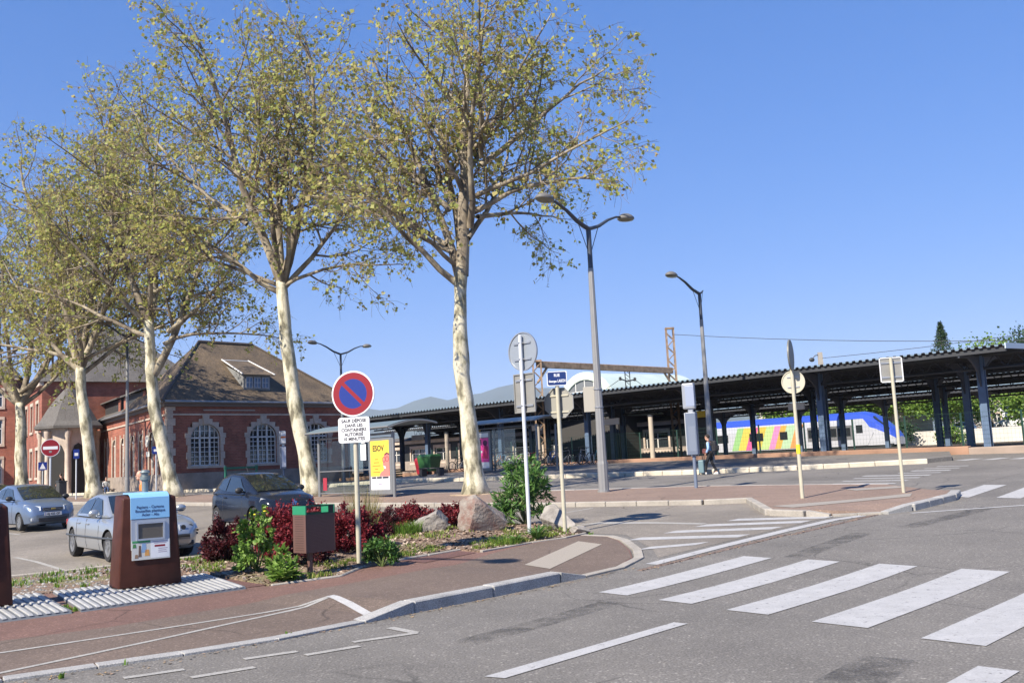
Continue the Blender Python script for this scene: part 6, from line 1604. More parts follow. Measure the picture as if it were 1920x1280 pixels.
# ---- bus shelters
ROOFG = mat('shelter_roof', (.13, .165, .165), rough=.4, spec=.4)
def glassm():
    if 'shelter_glass' in MATS: return MATS['shelter_glass']
    m = bpy.data.materials.new('shelter_glass'); m.use_nodes = True; nt = m.node_tree; nt.nodes.clear()
    o = nt.nodes.new('ShaderNodeOutputMaterial'); a = nt.nodes.new('ShaderNodeBsdfTransparent'); a.inputs[0].default_value = (.82, .86, .85, 1); g_ = nt.nodes.new('ShaderNodeBsdfGlossy'); g_.inputs['Roughness'].default_value = .03
    x = nt.nodes.new('ShaderNodeMixShader'); x.inputs[0].default_value = .07
    nt.links.new(a.outputs[0], x.inputs[1]); nt.links.new(g_.outputs[0], x.inputs[2]); nt.links.new(x.outputs[0], o.inputs[0]); MATS['shelter_glass'] = m; return m
SHG = mat('shelter_grey', (.20, .205, .21), rough=.45, metal=.3)
def shelter(label, loc, L_, poster):
    """local x runs along v (left in the picture), local y towards the bus road (u)"""
    t = thing('bus_shelter', label, 'bus shelter', loc, AV, 'bus shelters')
    H = 2.42; D = 1.5        # -y is u: local x=v => local y = -u
    Y = lambda d: -d
    for x in (0, L_): 
        for d in ((0, D) if poster == 0 else (0,)):
            m = MB(); m.tube([(x, Y(d), -.1), (x, Y(d), H)], .065, 12); m.build('post', SHG, t, smooth=50)
    m = MB(); m.tube([(0, Y(0), H - .05), (L_, Y(0), H - .05)], .04, 8); m.build('top_rail', SHG, t)
    for z in (.18, 1.05):
        m = MB(); m.tube([(1.45, Y(0), z), (L_, Y(0), z)], .025, 6); m.build('rail', SHG, t)
    for a, b in ((1.5, (1.5 + L_) / 2), ((1.5 + L_) / 2, L_)):
        m = MB(); m.box(((a + b) / 2, Y(0), 1.22), (b - a - .04, .012, 2.05)); m.build('glass_pane', glassm(), t)
    m = MB(); nseg = 10; rows = []
    for k in range(nseg + 1):
        f = k / nseg; rows.append((Y(-.45 + 2.4 * f), H + .02 + .42 * math.sin(math.pi * (.12 + .62 * f))))
    for (y0, z0), (y1, z1) in zip(rows[:-1], rows[1:]):
        m.hexa([Vector(p) for p in ((-.3, y0, z0), (L_ + .3, y0, z0), (L_ + .3, y1, z1), (-.3, y1, z1))], [Vector(p) for p in ((-.3, y0, z0 + .03), (L_ + .3, y0, z0 + .03), (L_ + .3, y1, z1 + .03), (-.3, y1, z1 + .03))])
    m.build('curved_roof', ROOFG, t, smooth=40)
    for x in (-.3, L_ / 2, L_ + .3):
        m = MB(); m.tube([(x, y, z - .03) for y, z in rows], .035, 6); m.build('roof_rib', SHG, t)
    m = MB(); m.tube([(-.3, rows[0][0], rows[0][1]), (L_ + .3, rows[0][0], rows[0][1])], .035, 6); m.build('gutter', SHG, t)
    # advertising case
    cs = MB(); cs.box((.72, 0, 1.17), (1.38, .16, 2.15)); c_ = cs.build('poster_case', SHG, t, bevel=.02)
    MP = frame((.72, .081, 1.2), (-1, 0, 0), (0, 0, 1))    # faces -u: local +y
    return t, c_, MP
t, c_, MP = shelter('glazed bus shelter with yellow poster beside the far pavement tree', uvw(22.95, 28.15, .13), 4.75, 1)
POST = lambda poly, material, name, z=.004, par=None: MB().prism(poly, z - .003, z, 0, MP).build(name, material, par or c_)
pa = POST([(-.56, -.42), (.56, -.42), (.56, .92), (-.56, .92)], mat('poster_yellow', (.72, .52, .06), rough=.35), 'poster')
POST([(-.56, -.92), (.56, -.92), (.56, -.42), (-.56, -.42)], S_WHITE, 'poster_foot')
m = MB(); add_text(m, 'ESOV', .3, MP @ Matrix.Translation((-.08, .62, .006)), bold=.012, sx=.95); m.build('poster_title', mat('poster_ink', (.06, .05, .02)), pa, fix=False)
m = MB()
for k, wd in enumerate((.2, .34, .5, .2, .42)): m.prism([(-.3 - wd / 2 + .1, .2 - .12 * k), (-.3 + wd / 2 + .1, .2 - .12 * k), (-.3 + wd / 2 + .1, .24 - .12 * k), (-.3 - wd / 2 + .1, .24 - .12 * k)], .004, .006, 0, MP)
m.build('poster_text_lines', mat('poster_brown', (.35, .2, .03)), pa)
SKINP = mat('poster_pink', (.68, .18, .15), rough=.4)
m = MB(); m.prism([(.56, .42), (.42, .46), (.28, .38), (.2, .2), (.18, .02), (.24, -.1), (.22, -.2), (.08, -.26), (-.02, -.36), (-.04, -.42), (.56, -.42)], .004, .007, 0, MP); m.build('poster_portrait', SKINP, pa)
m = MB(); m.prism([(.56, .42), (.42, .47), (.28, .4), (.3, .34), (.44, .4), (.56, .36)], .007, .009, 0, MP)
for cx, cz in ((.25, .2), (.44, .22)): disc(m, MP @ Matrix.Translation((cx, cz, .007)), .1, 0, .003, 18, 0, .08)
m.build('poster_glasses', mat('poster_dark', (.12, .03, .04)), pa)
m = MB(); m.prism([(.22, -.02), (.34, -.06), (.36, -.14), (.26, -.13)], .007, .009, 0, MP); m.build('poster_teeth', S_WHITE, pa)
m = MB()
for k, (a, b) in enumerate(((-.5, -.24), (-.2, .1), (.14, .5))): m.prism([(a, -.5), (b, -.5), (b, -.43), (a, -.43)], .004, .006, 0, MP)
m.build('poster_caption', INK, pa)
m = MB(); m.prism([(-.12, -.74), (.1, -.74), (.1, -.67), (-.12, -.67)], .004, .006, 0, MP); m.build('poster_mark', mat('poster_grey', (.35, .33, .4)), pa)
xbox(t, 'notice_board', (1.78, .03, 1.72), (.34, .03, .62), S_WHITE, .01); xbox(t, 'notice_header', (1.78, .03, 2.13), (.22, .03, .12), S_WHITE, .01)
xbox(t, 'red_notice', (4.35, .02, .55), (.26, .02, .5), mat('red_notice', (.3, .02, .04)), .005)
xbox(t, 'seat', (3.0, -.45, .45), (2.0, .35, .05), SHG, .02)
t, c_, MP = shelter('far bus shelter with pink poster on the bus platform', uvw(36.9, 33.6, .18), 4.6, 0)
c_.location.x = 3.3; MP = Matrix.Translation((3.3, 0, 0)) @ MP
MPl = Matrix.Translation((-3.3, 0, 0)) @ MP
POST = lambda poly, material, name, z=.004, par=None: MB().prism(poly, z - .003, z, 0, MPl).build(name, material, par or c_)
pa = POST([(-.56, -.62), (.56, -.62), (.56, .68), (-.56, .68)], mat('poster_pink2', (.72, .05, .28), rough=.35), 'poster')
POST([(-.56, .72), (.56, .72), (.56, .94), (-.56, .94)], S_WHITE, 'poster_header'); POST([(-.56, -.94), (.56, -.94), (.56, -.62), (-.56, -.62)], S_WHITE, 'poster_foot')
m = MB(); m.prism([(-.5, .3), (.02, .3), (.02, .62), (-.5, .62)], .004, .006, 0, MPl); disc(m, MPl @ Matrix.Translation((.3, .4, .004)), .16, 0, .003, 16); m.build('poster_dark_shapes', mat('poster_plum', (.12, .02, .08)), pa)
m = MB(); m.prism([(.0, -.4), (.5, -.45), (.5, .2), (.35, .3), (.2, .2), (.1, -.1)], .004, .007, 0, MPl); m.build('poster_figure', mat('poster_crimson', (.4, .02, .1)), pa)
m = MB(); m.prism([(-.5, -.12), (.05, -.12), (.05, .0), (-.5, .0)], .004, .006, 0, MPl); m.build('poster_slogan', S_WHITE, pa)

# ---- recycling containers on ribbed plates
RUSTB = mat('corten_paint', (.062, .021, .014), rough=.5, var=.25, scale=5, spec=.2)
PANEL = mat('panel_silver', (.42, .45, .49), rough=.35, metal=.5)
SKYB = mat('panel_blue', (.22, .46, .72), rough=.4)
RIB = mat('ribbed_plate', (.40, .40, .395), rough=.5, metal=.25, var=.15, scale=3)
def ribbed(name, label, poly, step=.105):
    """galvanised ribbed cover: poly (u,v) quad near-left, near-right, far-right, far-left"""
    t = thing(name, label, 'cover plate', uvw(*poly[0]), 0, 'ribbed container covers'); o = uvw(*poly[0])
    a, b, c_, d = [Vector((p[0], p[1])) for p in poly]; n = int((b - a).length / step); m = MB(); zt_ = .06
    def pt(f, g_, z): 
        q = a.lerp(b, f).lerp(d.lerp(c_, f), g_); p = uvw(q.x, q.y, walk_dz(q.x, q.y) + z); return p - o
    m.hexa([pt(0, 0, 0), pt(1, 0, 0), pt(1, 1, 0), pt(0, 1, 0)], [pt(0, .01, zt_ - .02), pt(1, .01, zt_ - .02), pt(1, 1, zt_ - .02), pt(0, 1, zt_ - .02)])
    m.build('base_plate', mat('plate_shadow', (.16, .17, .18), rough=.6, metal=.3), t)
    for k in range(n):
        f0, f1 = k / n, (k + .55) / n; m = MB()
        m.hexa([pt(f0, .004, zt_ - .022), pt(f1, .004, zt_ - .022), pt(f1, .996, zt_ - .022), pt(f0, .996, zt_ - .022)], [pt(f0 + .1 / n, .02, zt_), pt(f1 - .1 / n, .02, zt_), pt(f1 - .1 / n, .98, zt_), pt(f0 + .1 / n, .98, zt_)])
        m.build('rib', RIB, t)
    return t
ribbed('cover_plate', 'ribbed grey metal cover plate under the brown container with blue panel', [(5.72, 14.0), (8.25, 13.9), (8.92, 16.4), (6.42, 16.85)])
ribbed('cover_plate', 'ribbed grey metal cover plate cut off at the left edge', [(3.0, 14.35), (5.6, 14.02), (6.22, 16.85), (3.4, 17.4)])
def container(label, loc, rz, full):
    t = thing('recycling_container', label, 'container', loc, rz, 'recycling containers')
    w, wt, d, dt, h = 1.02, .86, .62, .50, 1.5
    m = MB(); m.hexa([(-w / 2, -d / 2, 0), (w / 2, -d / 2, 0), (w / 2, d / 2, 0), (-w / 2, d / 2, 0)], [(-wt / 2, -dt / 2, h - .05), (wt / 2, -dt / 2, h - .05), (wt / 2, dt / 2, h), (-wt / 2, dt / 2, h)])
    b = m.build('body', RUSTB, t, bevel=.03, seg=3, smooth=40)
    # front plane leans back
    ey = Vector((0, (d - dt) / 2, h - .05)).normalized(); MFc = frame((0, -d / 2, 0), (1, 0, 0), ey)
    pw = .31
    m = MB(); m.prism([(-pw, .60), (pw, .60), (pw, 1.10), (-pw, 1.10)], -.01, .02, 0, MFc); ps = m.build('silver_panel', PANEL, t, bevel=.004)
    m = MB(); pr_ = [(-.285 , 1.105)]
    rows = [MFc @ Vector((0, z, .026)) for z in (1.105, 1.25, 1.38, 1.45)] + [Vector((0, -dt / 2 + .02, h + .0)), Vector((0, -dt / 2 + .1, h + .03)), Vector((0, dt / 2 - .05, h + .035))]
    for p, q in zip(rows[:-1], rows[1:]):
        m.add([Vector((-pw, p.y, p.z)), Vector((pw, p.y, p.z)), Vector((pw, q.y, q.z)), Vector((-pw, q.y, q.z))], [(0, 1, 2, 3)])
        m.add([Vector((-pw, p.y + .03, p.z - .02)), Vector((-pw, p.y, p.z)), Vector((-pw, q.y, q.z)), Vector((-pw, q.y + .03, q.z - .02))], [(0, 1, 2, 3)]); m.add([Vector((pw, p.y + .03, p.z - .02)), Vector((pw, p.y, p.z)), Vector((pw, q.y, q.z)), Vector((pw, q.y + .03, q.z - .02))], [(3, 2, 1, 0)])
    bp_ = m.build('blue_panel', SKYB, t, smooth=50, fix=False)
    m = MB()
    for i, l in enumerate(('Papiers - Cartons', 'Bouteilles plastique', 'Acier - Alu')): add_text(m, l, .062, MFc @ Matrix.Translation((0, 1.29 - .062 * i, .029)), bold=.0015)
    m.build('panel_lettering', mat('ink_blue', (.02, .05, .14)), bp_, fix=False)
    m = MB(); m.prism([(-.2, .78), (.2, .78), (.2, 1.02), (-.2, 1.02)], .0205, .024, 0, MFc); m.build('slot_flap', mat('flap', (.12, .105, .085), rough=.4, metal=.3), ps)
    m = MB()
    for a, b_, c_, e in ((-.23, .75, -.2, 1.05), (.2, .75, .23, 1.05), (-.2, 1.02, .2, 1.05), (-.2, .75, .2, .78)): m.prism([(a, b_), (c_, b_), (c_, e), (a, e)], .0205, .042, 0, MFc)
    m.build('slot_frame', PANEL, ps)
    m = MB(); m.prism([(-.30, .44), (.31, .44), (.31, .75), (-.30, .75)], .012, .027, 0, MFc); st = m.build('notice_plate', mat('notice_grey', (.5, .5, .47)), t)
    m = MB(); m.prism([(-.295, .715), (-.01, .715), (-.01, .75), (-.295, .75)], .027, .029, 0, MFc); m.build('green_header', mat('green_header', (.05, .26, .1)), st)
    random.seed(5)
    for c2, (a, b_, c_, e) in (((.12, .08, .06), (-.2, .49, -.15, .67)), ((.2, .32, .5), (-.15, .56, -.07, .7)), ((.55, .28, .08), (-.1, .5, -.02, .6)), ((.06, .2, .06), (-.29, .64, -.23, .7)), ((.25, .16, .1), (-.26, .47, -.2, .53))):
        m = MB(); m.prism([(a, b_), (c_, b_), (c_ - .01, e), (a + .01, e)], .027, .029, 0, MFc); m.build('picture_patch', mat('patch_%.2f_%.2f' % (c2[0], c2[1]), c2), st)
    m = MB(); m.prism([(0, .46), (.3, .46), (.3, .745), (0, .745)], .027, .0285, 0, MFc); wn = m.build('white_notice', S_WHITE, st)
    m = MB(); m.prism([(.06, .635), (.23, .635), (.23, .665), (.06, .665)], .0287, .030, 0, MFc); m.build('red_bar', S_RED, wn)
    m = MB()
    for k, (a, b_) in enumerate(((.03, .27), (.05, .25), (.12, .27), (.12, .25), (.12, .26))): zz = (.715, .69, .6, .57, .54)[k]; m.prism([(a, zz), (b_, zz), (b_, zz + .012), (a, zz + .012)], .0287, .0298, 0, MFc)
    m.build('notice_lines', mat('notice_ink', (.35, .3, .36)), wn)
    m = MB(); m.tube([(.02, .1, h), (.02, .1, h + .22)], .055, 12); m.lathe([(.05, h + .22), (.085, h + .24), (.085, h + .29), (.06, h + .3), (.06, h + .35), (.09, h + .36), (.06, h + .40), (0, h + .41)], 14, 0, Matrix.Translation((.02, .1, 0))); m.build('lifting_hook', mat('hook_metal', (.22, .26, .26), rough=.4, metal=.5), t, smooth=40)
    return t
# front-left and front-right corners measured on the ground
ca, cb = uvw(7.0, 15.62), uvw(7.95, 15.45); mid = (ca + cb) / 2; ang = math.atan2(cb.y - ca.y, cb.x - ca.x)
cpos = mid + Vector((-math.sin(ang), math.cos(ang), 0)) * .31
container('brown recycling container with blue lettered panel and notices', Vector((cpos.x, cpos.y, terr(cpos.x, cpos.y) + .075)), ang, True)
c2 = cpos - SU * 2.62 + SV * .1
container('brown recycling container cut off at the left picture edge', Vector((c2.x, c2.y, terr(c2.x, c2.y) + .075)), ang, True)

# ---- litter bin
BROWN = mat('bin_brown', (.115, .062, .052), rough=.5)
t = thing('litter_bin', 'brown perforated litter bin with green rim beside the red shrubs', 'litter bin', uvw(9.64, 14.16, .02), RZ)
m = MB(); m.box((0, 0, .28), (.075, .075, .75)); m.build('post', BROWN, t, bevel=.008)
bw, bd, b0, b1 = .58, .36, .42, 1.05
m = MB(); m.box((.10, 0, (b0 + b1) / 2), (bw, bd, b1 - b0)); core = m.build('inner_box', mat('bin_dark', (.035, .02, .018), rough=.6), t)
m = MB()
for sg in (-1, 1):      # perforated sheet: lattice of strips over the dark box
    for k in range(25): x = .10 - bw / 2 + bw * k / 24; m.box((x, sg * (bd / 2 + .004), (b0 + b1) / 2), (.012, .006, b1 - b0))
    for k in range(28): z = b0 + (b1 - b0) * k / 27; m.box((.10, sg * (bd / 2 + .005), z), (bw, .006, .012))
m.build('perforated_front', BROWN, t)['kind'] = 'stuff'
for sg in (-1, 1):
    m = MB(); m.box((.10 + sg * (bw / 2 + .004), 0, (b0 + b1) / 2), (.012, bd + .02, b1 - b0 + .01)); sp = m.build('side_panel', BROWN, t)
    m = MB()
    for k in range(15): m.box((.10 + sg * (bw / 2 + .011), 0, b0 + .04 + .04 * k), (.003, bd * .7, .007))
    m.build('side_slots', mat('bin_dark', (.035, .02, .018)), sp)['kind'] = 'stuff'
GRN = mat('bin_green', (.02, .20, .10), rough=.4)
for sg in (-1, 1): m = MB(); m.box((.10 + sg * (bw / 2), 0, b1 + .075), (.03, bd + .03, .15)); m.build('green_end', GRN, t, bevel=.005)
for sg in (-1, 1):
    for z in (b1 + .012, b1 + .138): m = MB(); m.box((.10, sg * (bd / 2), z), (bw, .022, .024)); m.build('green_rail', mat('bin_green_dark', (.012, .05, .03)), t)
m = MB(); m.box((.10 + .24, -bd / 2, b1 + .075), (.12, .02, .11)); m.build('rim_block', mat('bin_black', (.015, .02, .018)), t)

# ---- bench, wheelie bins, crates by the station
t = thing('bench', 'dark bench on two blocks beside the bus platform', 'bench', uvw(34.9, 39.6, .17), AV)
xbox(t, 'seat', (0, 0, .42), (1.75, .42, .06), mat('bench_dark', (.05, .05, .05)), .01)
for x in (-.7, .7): xbox(t, 'leg', (x, 0, .19), (.24, .38, .4), mat('bench_dark', (.05, .05, .05)), .02)
def bin4(label, loc, rz, c):
    t = thing('wheeled_bin', label, 'bin', loc, rz, 'large wheeled bins'); mm = mat('bin_%.2f_%.2f' % (c[0], c[1]), c, rough=.5)
    m = MB(); m.hexa([(-.55, -.4, .2), (.55, -.4, .2), (.55, .4, .2), (-.55, .4, .2)], [(-.68, -.52, 1.15), (.68, -.52, 1.15), (.68, .52, 1.15), (-.68, .52, 1.15)]); m.build('body', mm, t, bevel=.04, seg=2)
    m = MB(); m.hexa([(-.7, -.55, 1.16), (.7, -.55, 1.16), (.7, .55, 1.16), (-.7, .55, 1.16)], [(-.62, -.4, 1.34), (.62, -.4, 1.34), (.62, .4, 1.34), (-.62, .4, 1.34)]); m.build('lid', mm, t, bevel=.04, seg=2)
    for x in (-.45, .45):
        for y in (-.3, .3): m = MB(); disc(m, frame((x, y, .1), (0, 1, 0), (0, 0, 1)), .1, -.03, .03, 14); m.build('wheel', TYRE, t)
    return t
bin4('large green wheeled bin behind the dark bench', uvw(43.0, 49.0, .17), AV, (.03, .11, .035))
bin4('red wheeled bin just behind the green one', W(-6.35, 67.0), AV, (.3, .015, .03))
for k, (u, v, s_) in enumerate(((41.0, 51.6, 0), (41.3, 50.9, 1))):
    t = thing('pallet_stack', ('low stack of wooden pallets left of the green bin', 'second stack of wooden pallets next to the green bin')[k], 'pallets', uvw(u, v, .17), AV + k * .2, 'wooden pallets')
    for q in range(5 - k): xbox(t, 'pallet', (0, 0, .07 + .15 * q), (1.2, .8, .1), mat('pallet_wood', (.35, .2, .06), rough=.8, var=.2, scale=4), .01, rz=.03 * q)

# ---- bicycles
def bike(label, loc, rz, c):
    t = thing('bicycle', label, 'bicycle', loc, rz, 'bicycles in the rack'); fm = mat('bike_%.2f_%.2f_%.2f' % c, c, rough=.35, coat=.4)
    for x in (-.52, .52):
        m = MB(); M_ = frame((x, 0, .34), (1, 0, 0), (0, 0, 1)); disc(m, M_, .34, -.018, .018, 28, 0, .305); w_ = m.build('wheel', TYRE, t)
        m = MB()
        for k in range(12): a = math.pi * k / 6; m.tube([(x, 0, .34), (x + .31 * math.cos(a), 0, .34 + .31 * math.sin(a))], .004, 3, cap=False)
        m.build('spokes', GALV, w_)['kind'] = 'stuff'
    m = MB(); bb, st_, hd, hd2, ra, fa = (-.08, 0, .3), (-.2, 0, .78), (.36, 0, .86), (.40, 0, .66), (-.52, 0, .34), (.52, 0, .34)
    for a, b, r in ((bb, st_, .018), (st_, hd, .018), (bb, hd2, .02), (hd, hd2, .022), (hd2, fa, .016), (st_, ra, .012), (bb, ra, .013)): m.tube([a, b], r, 6)
    m.build('frame', fm, t)
    m = MB(); m.tube([(-.2, 0, .78), (-.23, 0, .92)], .014, 6); m.hexa([(-.36, -.08, .92), (-.1, -.03, .92), (-.1, .03, .92), (-.36, .08, .92)], [(-.37, -.09, .97), (-.08, -.03, .96), (-.08, .03, .96), (-.37, .09, .97)]); m.build('saddle', BLACKP, t)
    m = MB(); m.tube([(.36, 0, .86), (.33, 0, .98)], .015, 6); m.tube([(.22, -.28, 1.0), (.33, -.12, 1.0), (.33, .12, 1.0), (.22, .28, 1.0)], .013, 6); m.build('handlebar', BLACKP, t)
    return t
bl = ('black', 'silver', 'dark blue', 'grey', 'orange', 'pale blue', 'dark green', 'white', 'dark red', 'black', 'blue', 'grey', 'black', 'silver', 'teal')
bc = {'black': (.02, .02, .02), 'silver': (.4, .4, .4), 'dark blue': (.02, .04, .14), 'grey': (.15, .15, .15), 'orange': (.6, .2, .02), 'pale blue': (.2, .36, .5), 'dark green': (.02, .09, .05), 'white': (.55, .55, .55), 'dark red': (.2, .02, .02), 'blue': (.04, .12, .4), 'teal': (.05, .3, .32)}
random.seed(21)
for k, c in enumerate(bl):
    v = 46.0 - k * .82
    bike('%s bicycle, number %s from the left in the station rack' % (c, ('one', 'two', 'three', 'four', 'five', 'six', 'seven', 'eight', 'nine', 'ten', 'eleven', 'twelve', 'thirteen', 'fourteen', 'fifteen')[k]), uvw(42.9 + random.uniform(-.15, .15), v, .19), RZ + rad(random.uniform(-32, 18)) + (math.pi if random.random() < .3 else 0), bc[c])
t = thing('bicycle_rack', 'long low metal rack holding the row of bicycles', 'bicycle rack', uvw(43.5, 40, .17), AV)
for k in range(14):
    m = MB(); x = -5.6 + .84 * k; m.tube([(x, 0, 0), (x, 0, .5), (x + .12, 0, .58), (x + .24, 0, .5), (x + .24, 0, 0)], .02, 6); m.build('hoop', GALV, t)
m = MB(); m.tube([(-5.8, 0, .04), (5.8, 0, .04)], .025, 6); m.build('base_rail', GALV, t)

# ---- green enclosure and railings before the brick hall
t = thing('green_barrier', 'dark green metal barrier frame in front of the brick hall', 'barrier', Vector((-17.6, 58.2, .85)), RZ)
GB = mat('barrier_green', (.015, .12, .075), rough=.45)
for x in (0, 2.1): m = MB(); m.box((x, 0, .75), (.12, .12, 1.6)); m.build('post', GB, t, bevel=.01)
m = MB(); m.box((1.05, 0, 1.42), (2.3, .1, .12)); m.build('top_rail', GB, t)
m = MB()
for k in range(22): m.tube([(.08 + .093 * k, 0, .1), (.08 + .093 * k, 0, 1.36)], .006, 4, cap=False)
for k in range(8): m.tube([(0, 0, .15 + .17 * k), (2.1, 0, .15 + .17 * k)], .006, 4, cap=False)
m.build('wire_mesh', GB, t)['kind'] = 'stuff'
for nm, o_, L_ in (('low railing left of the brick hall doors', Vector((-30.6, 72.5, .85)), 5.5), ('low railing before the stone porch', Vector((-32.6, 76.0, .85)), 5.0)):
    t = thing('railing', nm, 'railing', o_, math.atan2(FD.y, FD.x))
    for k in range(int(L_ / .22)): m = MB(); m.tube([(.22 * k, 0, 0), (.22 * k, 0, 1.0)], .014, 5); m.build('baluster', DARKMETAL, t)
    m = MB(); m.tube([(0, 0, 1.0), (L_, 0, 1.0)], .025, 6); m.tube([(0, 0, .15), (L_, 0, .15)], .02, 6); m.build('rail', DARKMETAL, t)
# dark litter bin post on the far pavement at left
t = thing('litter_bin', 'dark square litter bin beside the fourth tree', 'litter bin', Vector((-24.7, 52.3, .9)), RZ)
xbox(t, 'body', (0, 0, .5), (.42, .42, 1.0), mat('bin_dark_grey', (.05, .05, .05)), .03); xbox(t, 'lid', (0, 0, 1.04), (.46, .46, .08), DARKMETAL, .02)
# platform lights and signs under the canopies
o0 = Vector((20.9, 40.6, 0))
for k in range(6):
    p_ = o0 + CD * (14 + 7 * k) + CN * 7.2 + Vector((0, 0, 4.2)); t = thing('platform_sign', 'hanging %s panel under the canopy, %s from the right' % (('white', 'yellow', 'white', 'white', 'yellow', 'white')[k], ('first', 'second', 'third', 'fourth', 'fifth', 'sixth')[k]), 'sign', p_, AV, 'hanging platform signs')
    xbox(t, 'panel', (0, 0, 0), (1.5 if k % 3 else 1.0, .12, .42), (S_WHITE, mat('sign_yellow', (.55, .4, .03)))[k in (1, 4)], .02)
    for x in (-.4, .4): m = MB(); m.tube([(x, 0, .2), (x, 0, 1.4)], .015, 5); m.build('hanger', DARKMETAL, t)
for k in range(3):
    t = thing('platform_post', 'grey post standing on the platform edge, %s from the right' % ('first', 'second', 'third')[k], 'post', o0 + CD * (19.5 + 9 * k) + CN * .6 + Vector((0, 0, 1.4)), 0)
    m = MB(); m.tube([(0, 0, 0), (0, 0, 2.6)], .14, 12); m.build('shaft', mat('pale_post', (.42, .36, .28), rough=.8), t, smooth=50); m = MB(); m.tube([(0, 0, 2.6), (0, 0, 2.7)], .17, 12); m.build('cap', DARKMETAL, t)
# ================================================================ THE PLANTED BED
def bed_dz(u, v):
    return .035 + .15 * math.exp(-((u - 13.6) / 3.2) ** 2 - ((v - 16.0) / 1.5) ** 2) + .05 * math.exp(-((u - 10.2) / 1.5) ** 2 - ((v - 16) / 1.3) ** 2)
def bed_mat():
    m = bpy.data.materials.new('mulch'); m.use_nodes = True; nt = m.node_tree; b = nt.nodes['Principled BSDF']; L = nt.links.new
    tc = nt.nodes.new('ShaderNodeTexCoord'); v = nt.nodes.new('ShaderNodeTexVoronoi'); v.inputs['Scale'].default_value = 24; L(tc.outputs['Object'], v.inputs['Vector'])
    r = nt.nodes.new('ShaderNodeValToRGB'); e = r.color_ramp.elements; e[0].color = (.07, .045, .032, 1); e[1].color = (.27, .19, .14, 1); e[1].position = .95; q = e.new(.5); q.color = (.19, .13, .09, 1)
    L(v.outputs['Color'], r.inputs['Fac']); n = nt.nodes.new('ShaderNodeTexNoise'); n.inputs['Scale'].default_value = .8; L(tc.outputs['Object'], n.inputs['Vector'])
    mx = nt.nodes.new('ShaderNodeMix'); mx.data_type = 'RGBA'; mx.inputs[7].default_value = (.16, .17, .06, 1); L(r.outputs[0], mx.inputs[6])
    mr = nt.nodes.new('ShaderNodeMapRange'); mr.inputs[1].default_value = .52; mr.inputs[2].default_value = .7; mr.inputs[4].default_value = .55; L(n.outputs['Fac'], mr.inputs[0]); L(mr.outputs[0], mx.inputs[0])
    L(mx.outputs[2], b.inputs['Base Color']); b.inputs['Roughness'].default_value = .95
    bp = nt.nodes.new('ShaderNodeBump'); bp.inputs['Strength'].default_value = .8; bp.inputs['Distance'].default_value = .03; L(v.outputs['Distance'], bp.inputs['Height']); L(bp.outputs[0], b.inputs['Normal'])
    return m
BEDP = [(8.65, 13.86), (9.86, 13.62), (10.75, 14.17), (11.45, 14.22), (13.08, 14.13), (13.02, 13.44), (14.4, 13.43), (15.2, 13.23), (15.88, 13.3), (16.9, 14.2), (16.95, 15.2), (16.35, 17.4), (15.0, 18.65), (12.5, 19.0), (10.4, 19.2), (8.6, 19.85), (6.6, 20.55), (1.0, 22.45), (0, 19.6), (4.2, 17.65), (6.3, 17.05), (8.92, 16.44)]
bed = sheet('planting_bed', BEDP, bed_dz, bed_mat(), step=.4, skirt=.08)
random.seed(31)
kerb_run(bed, [(8.65, 13.8, .055), (9.86, 13.56, .055), (10.75, 14.11, .06), (11.45, 14.16, .06), (13.1, 14.07, .06)], .06, .05, CONCRETE_K, side=1, length=.9)
kerb_run(bed, [(13.0, 13.38, .06), (14.4, 13.37, .05), (15.2, 13.17, .05), (15.95, 13.24, .05), (16.98, 14.15, .07), (17.03, 15.2, .08), (16.42, 17.45, .08), (15.03, 18.73, .08), (12.5, 19.08, .08), (10.4, 19.28, .08), (8.6, 19.93, .08), (6.6, 20.63, .08), (1.0, 22.53, .08)], .08, .05, CONCRETE_K, side=1, length=.95)
def inpoly(u, v, P):
    c = False; j = len(P) - 1
    for i in range(len(P)):
        if (P[i][1] > v) != (P[j][1] > v) and u < (P[j][0] - P[i][0]) * (v - P[i][1]) / (P[j][1] - P[i][1]) + P[i][0]: c = not c
        j = i
    return c
# bark chips and pebbles
rng = np.random.default_rng(77); m = MB(); cnt = 0
while cnt < 5200:
    u, v = rng.uniform(8, 17), rng.uniform(13.2, 19.3)
    if not inpoly(u, v, BEDP): continue
    p = uvw(u, v, bed_dz(u, v) + .006); a = rng.uniform(0, 6.28); L_, w_ = rng.uniform(.02, .06), rng.uniform(.01, .025); t_ = rng.normal(size=2) * .35
    ex = Vector((math.cos(a), math.sin(a), t_[0])) * L_; ey = Vector((-math.sin(a), math.cos(a), t_[1])) * w_
    m.add([p - ex - ey, p + ex - ey, p + ex + ey, p - ex + ey + Vector((0, 0, .006))], [(0, 1, 2, 3)], int(rng.integers(0, 3))); cnt += 1
m.build('bark_chips', [mat('chip_a', (.25, .18, .13), rough=.9), mat('chip_b', (.14, .09, .065), rough=.9), mat('chip_c', (.36, .29, .23), rough=.9)], bed, fix=False)['kind'] = 'stuff'
m = MB(); cnt = 0
while cnt < 1500:
    u, v = rng.uniform(1, 9.5), rng.uniform(16.6, 22)
    if not inpoly(u, v, BEDP): continue
    p = uvw(u, v, bed_dz(u, v)); s_ = rng.uniform(.015, .045); m.ell(p, (s_, s_ * rng.uniform(.6, 1), s_ * .6), int(rng.integers(0, 2)), 5, 4); cnt += 1
m.build('pebbles', [mat('pebble_a', (.16, .155, .15), rough=.8), mat('pebble_b', (.28, .27, .26), rough=.8)], bed, fix=False)['kind'] = 'stuff'

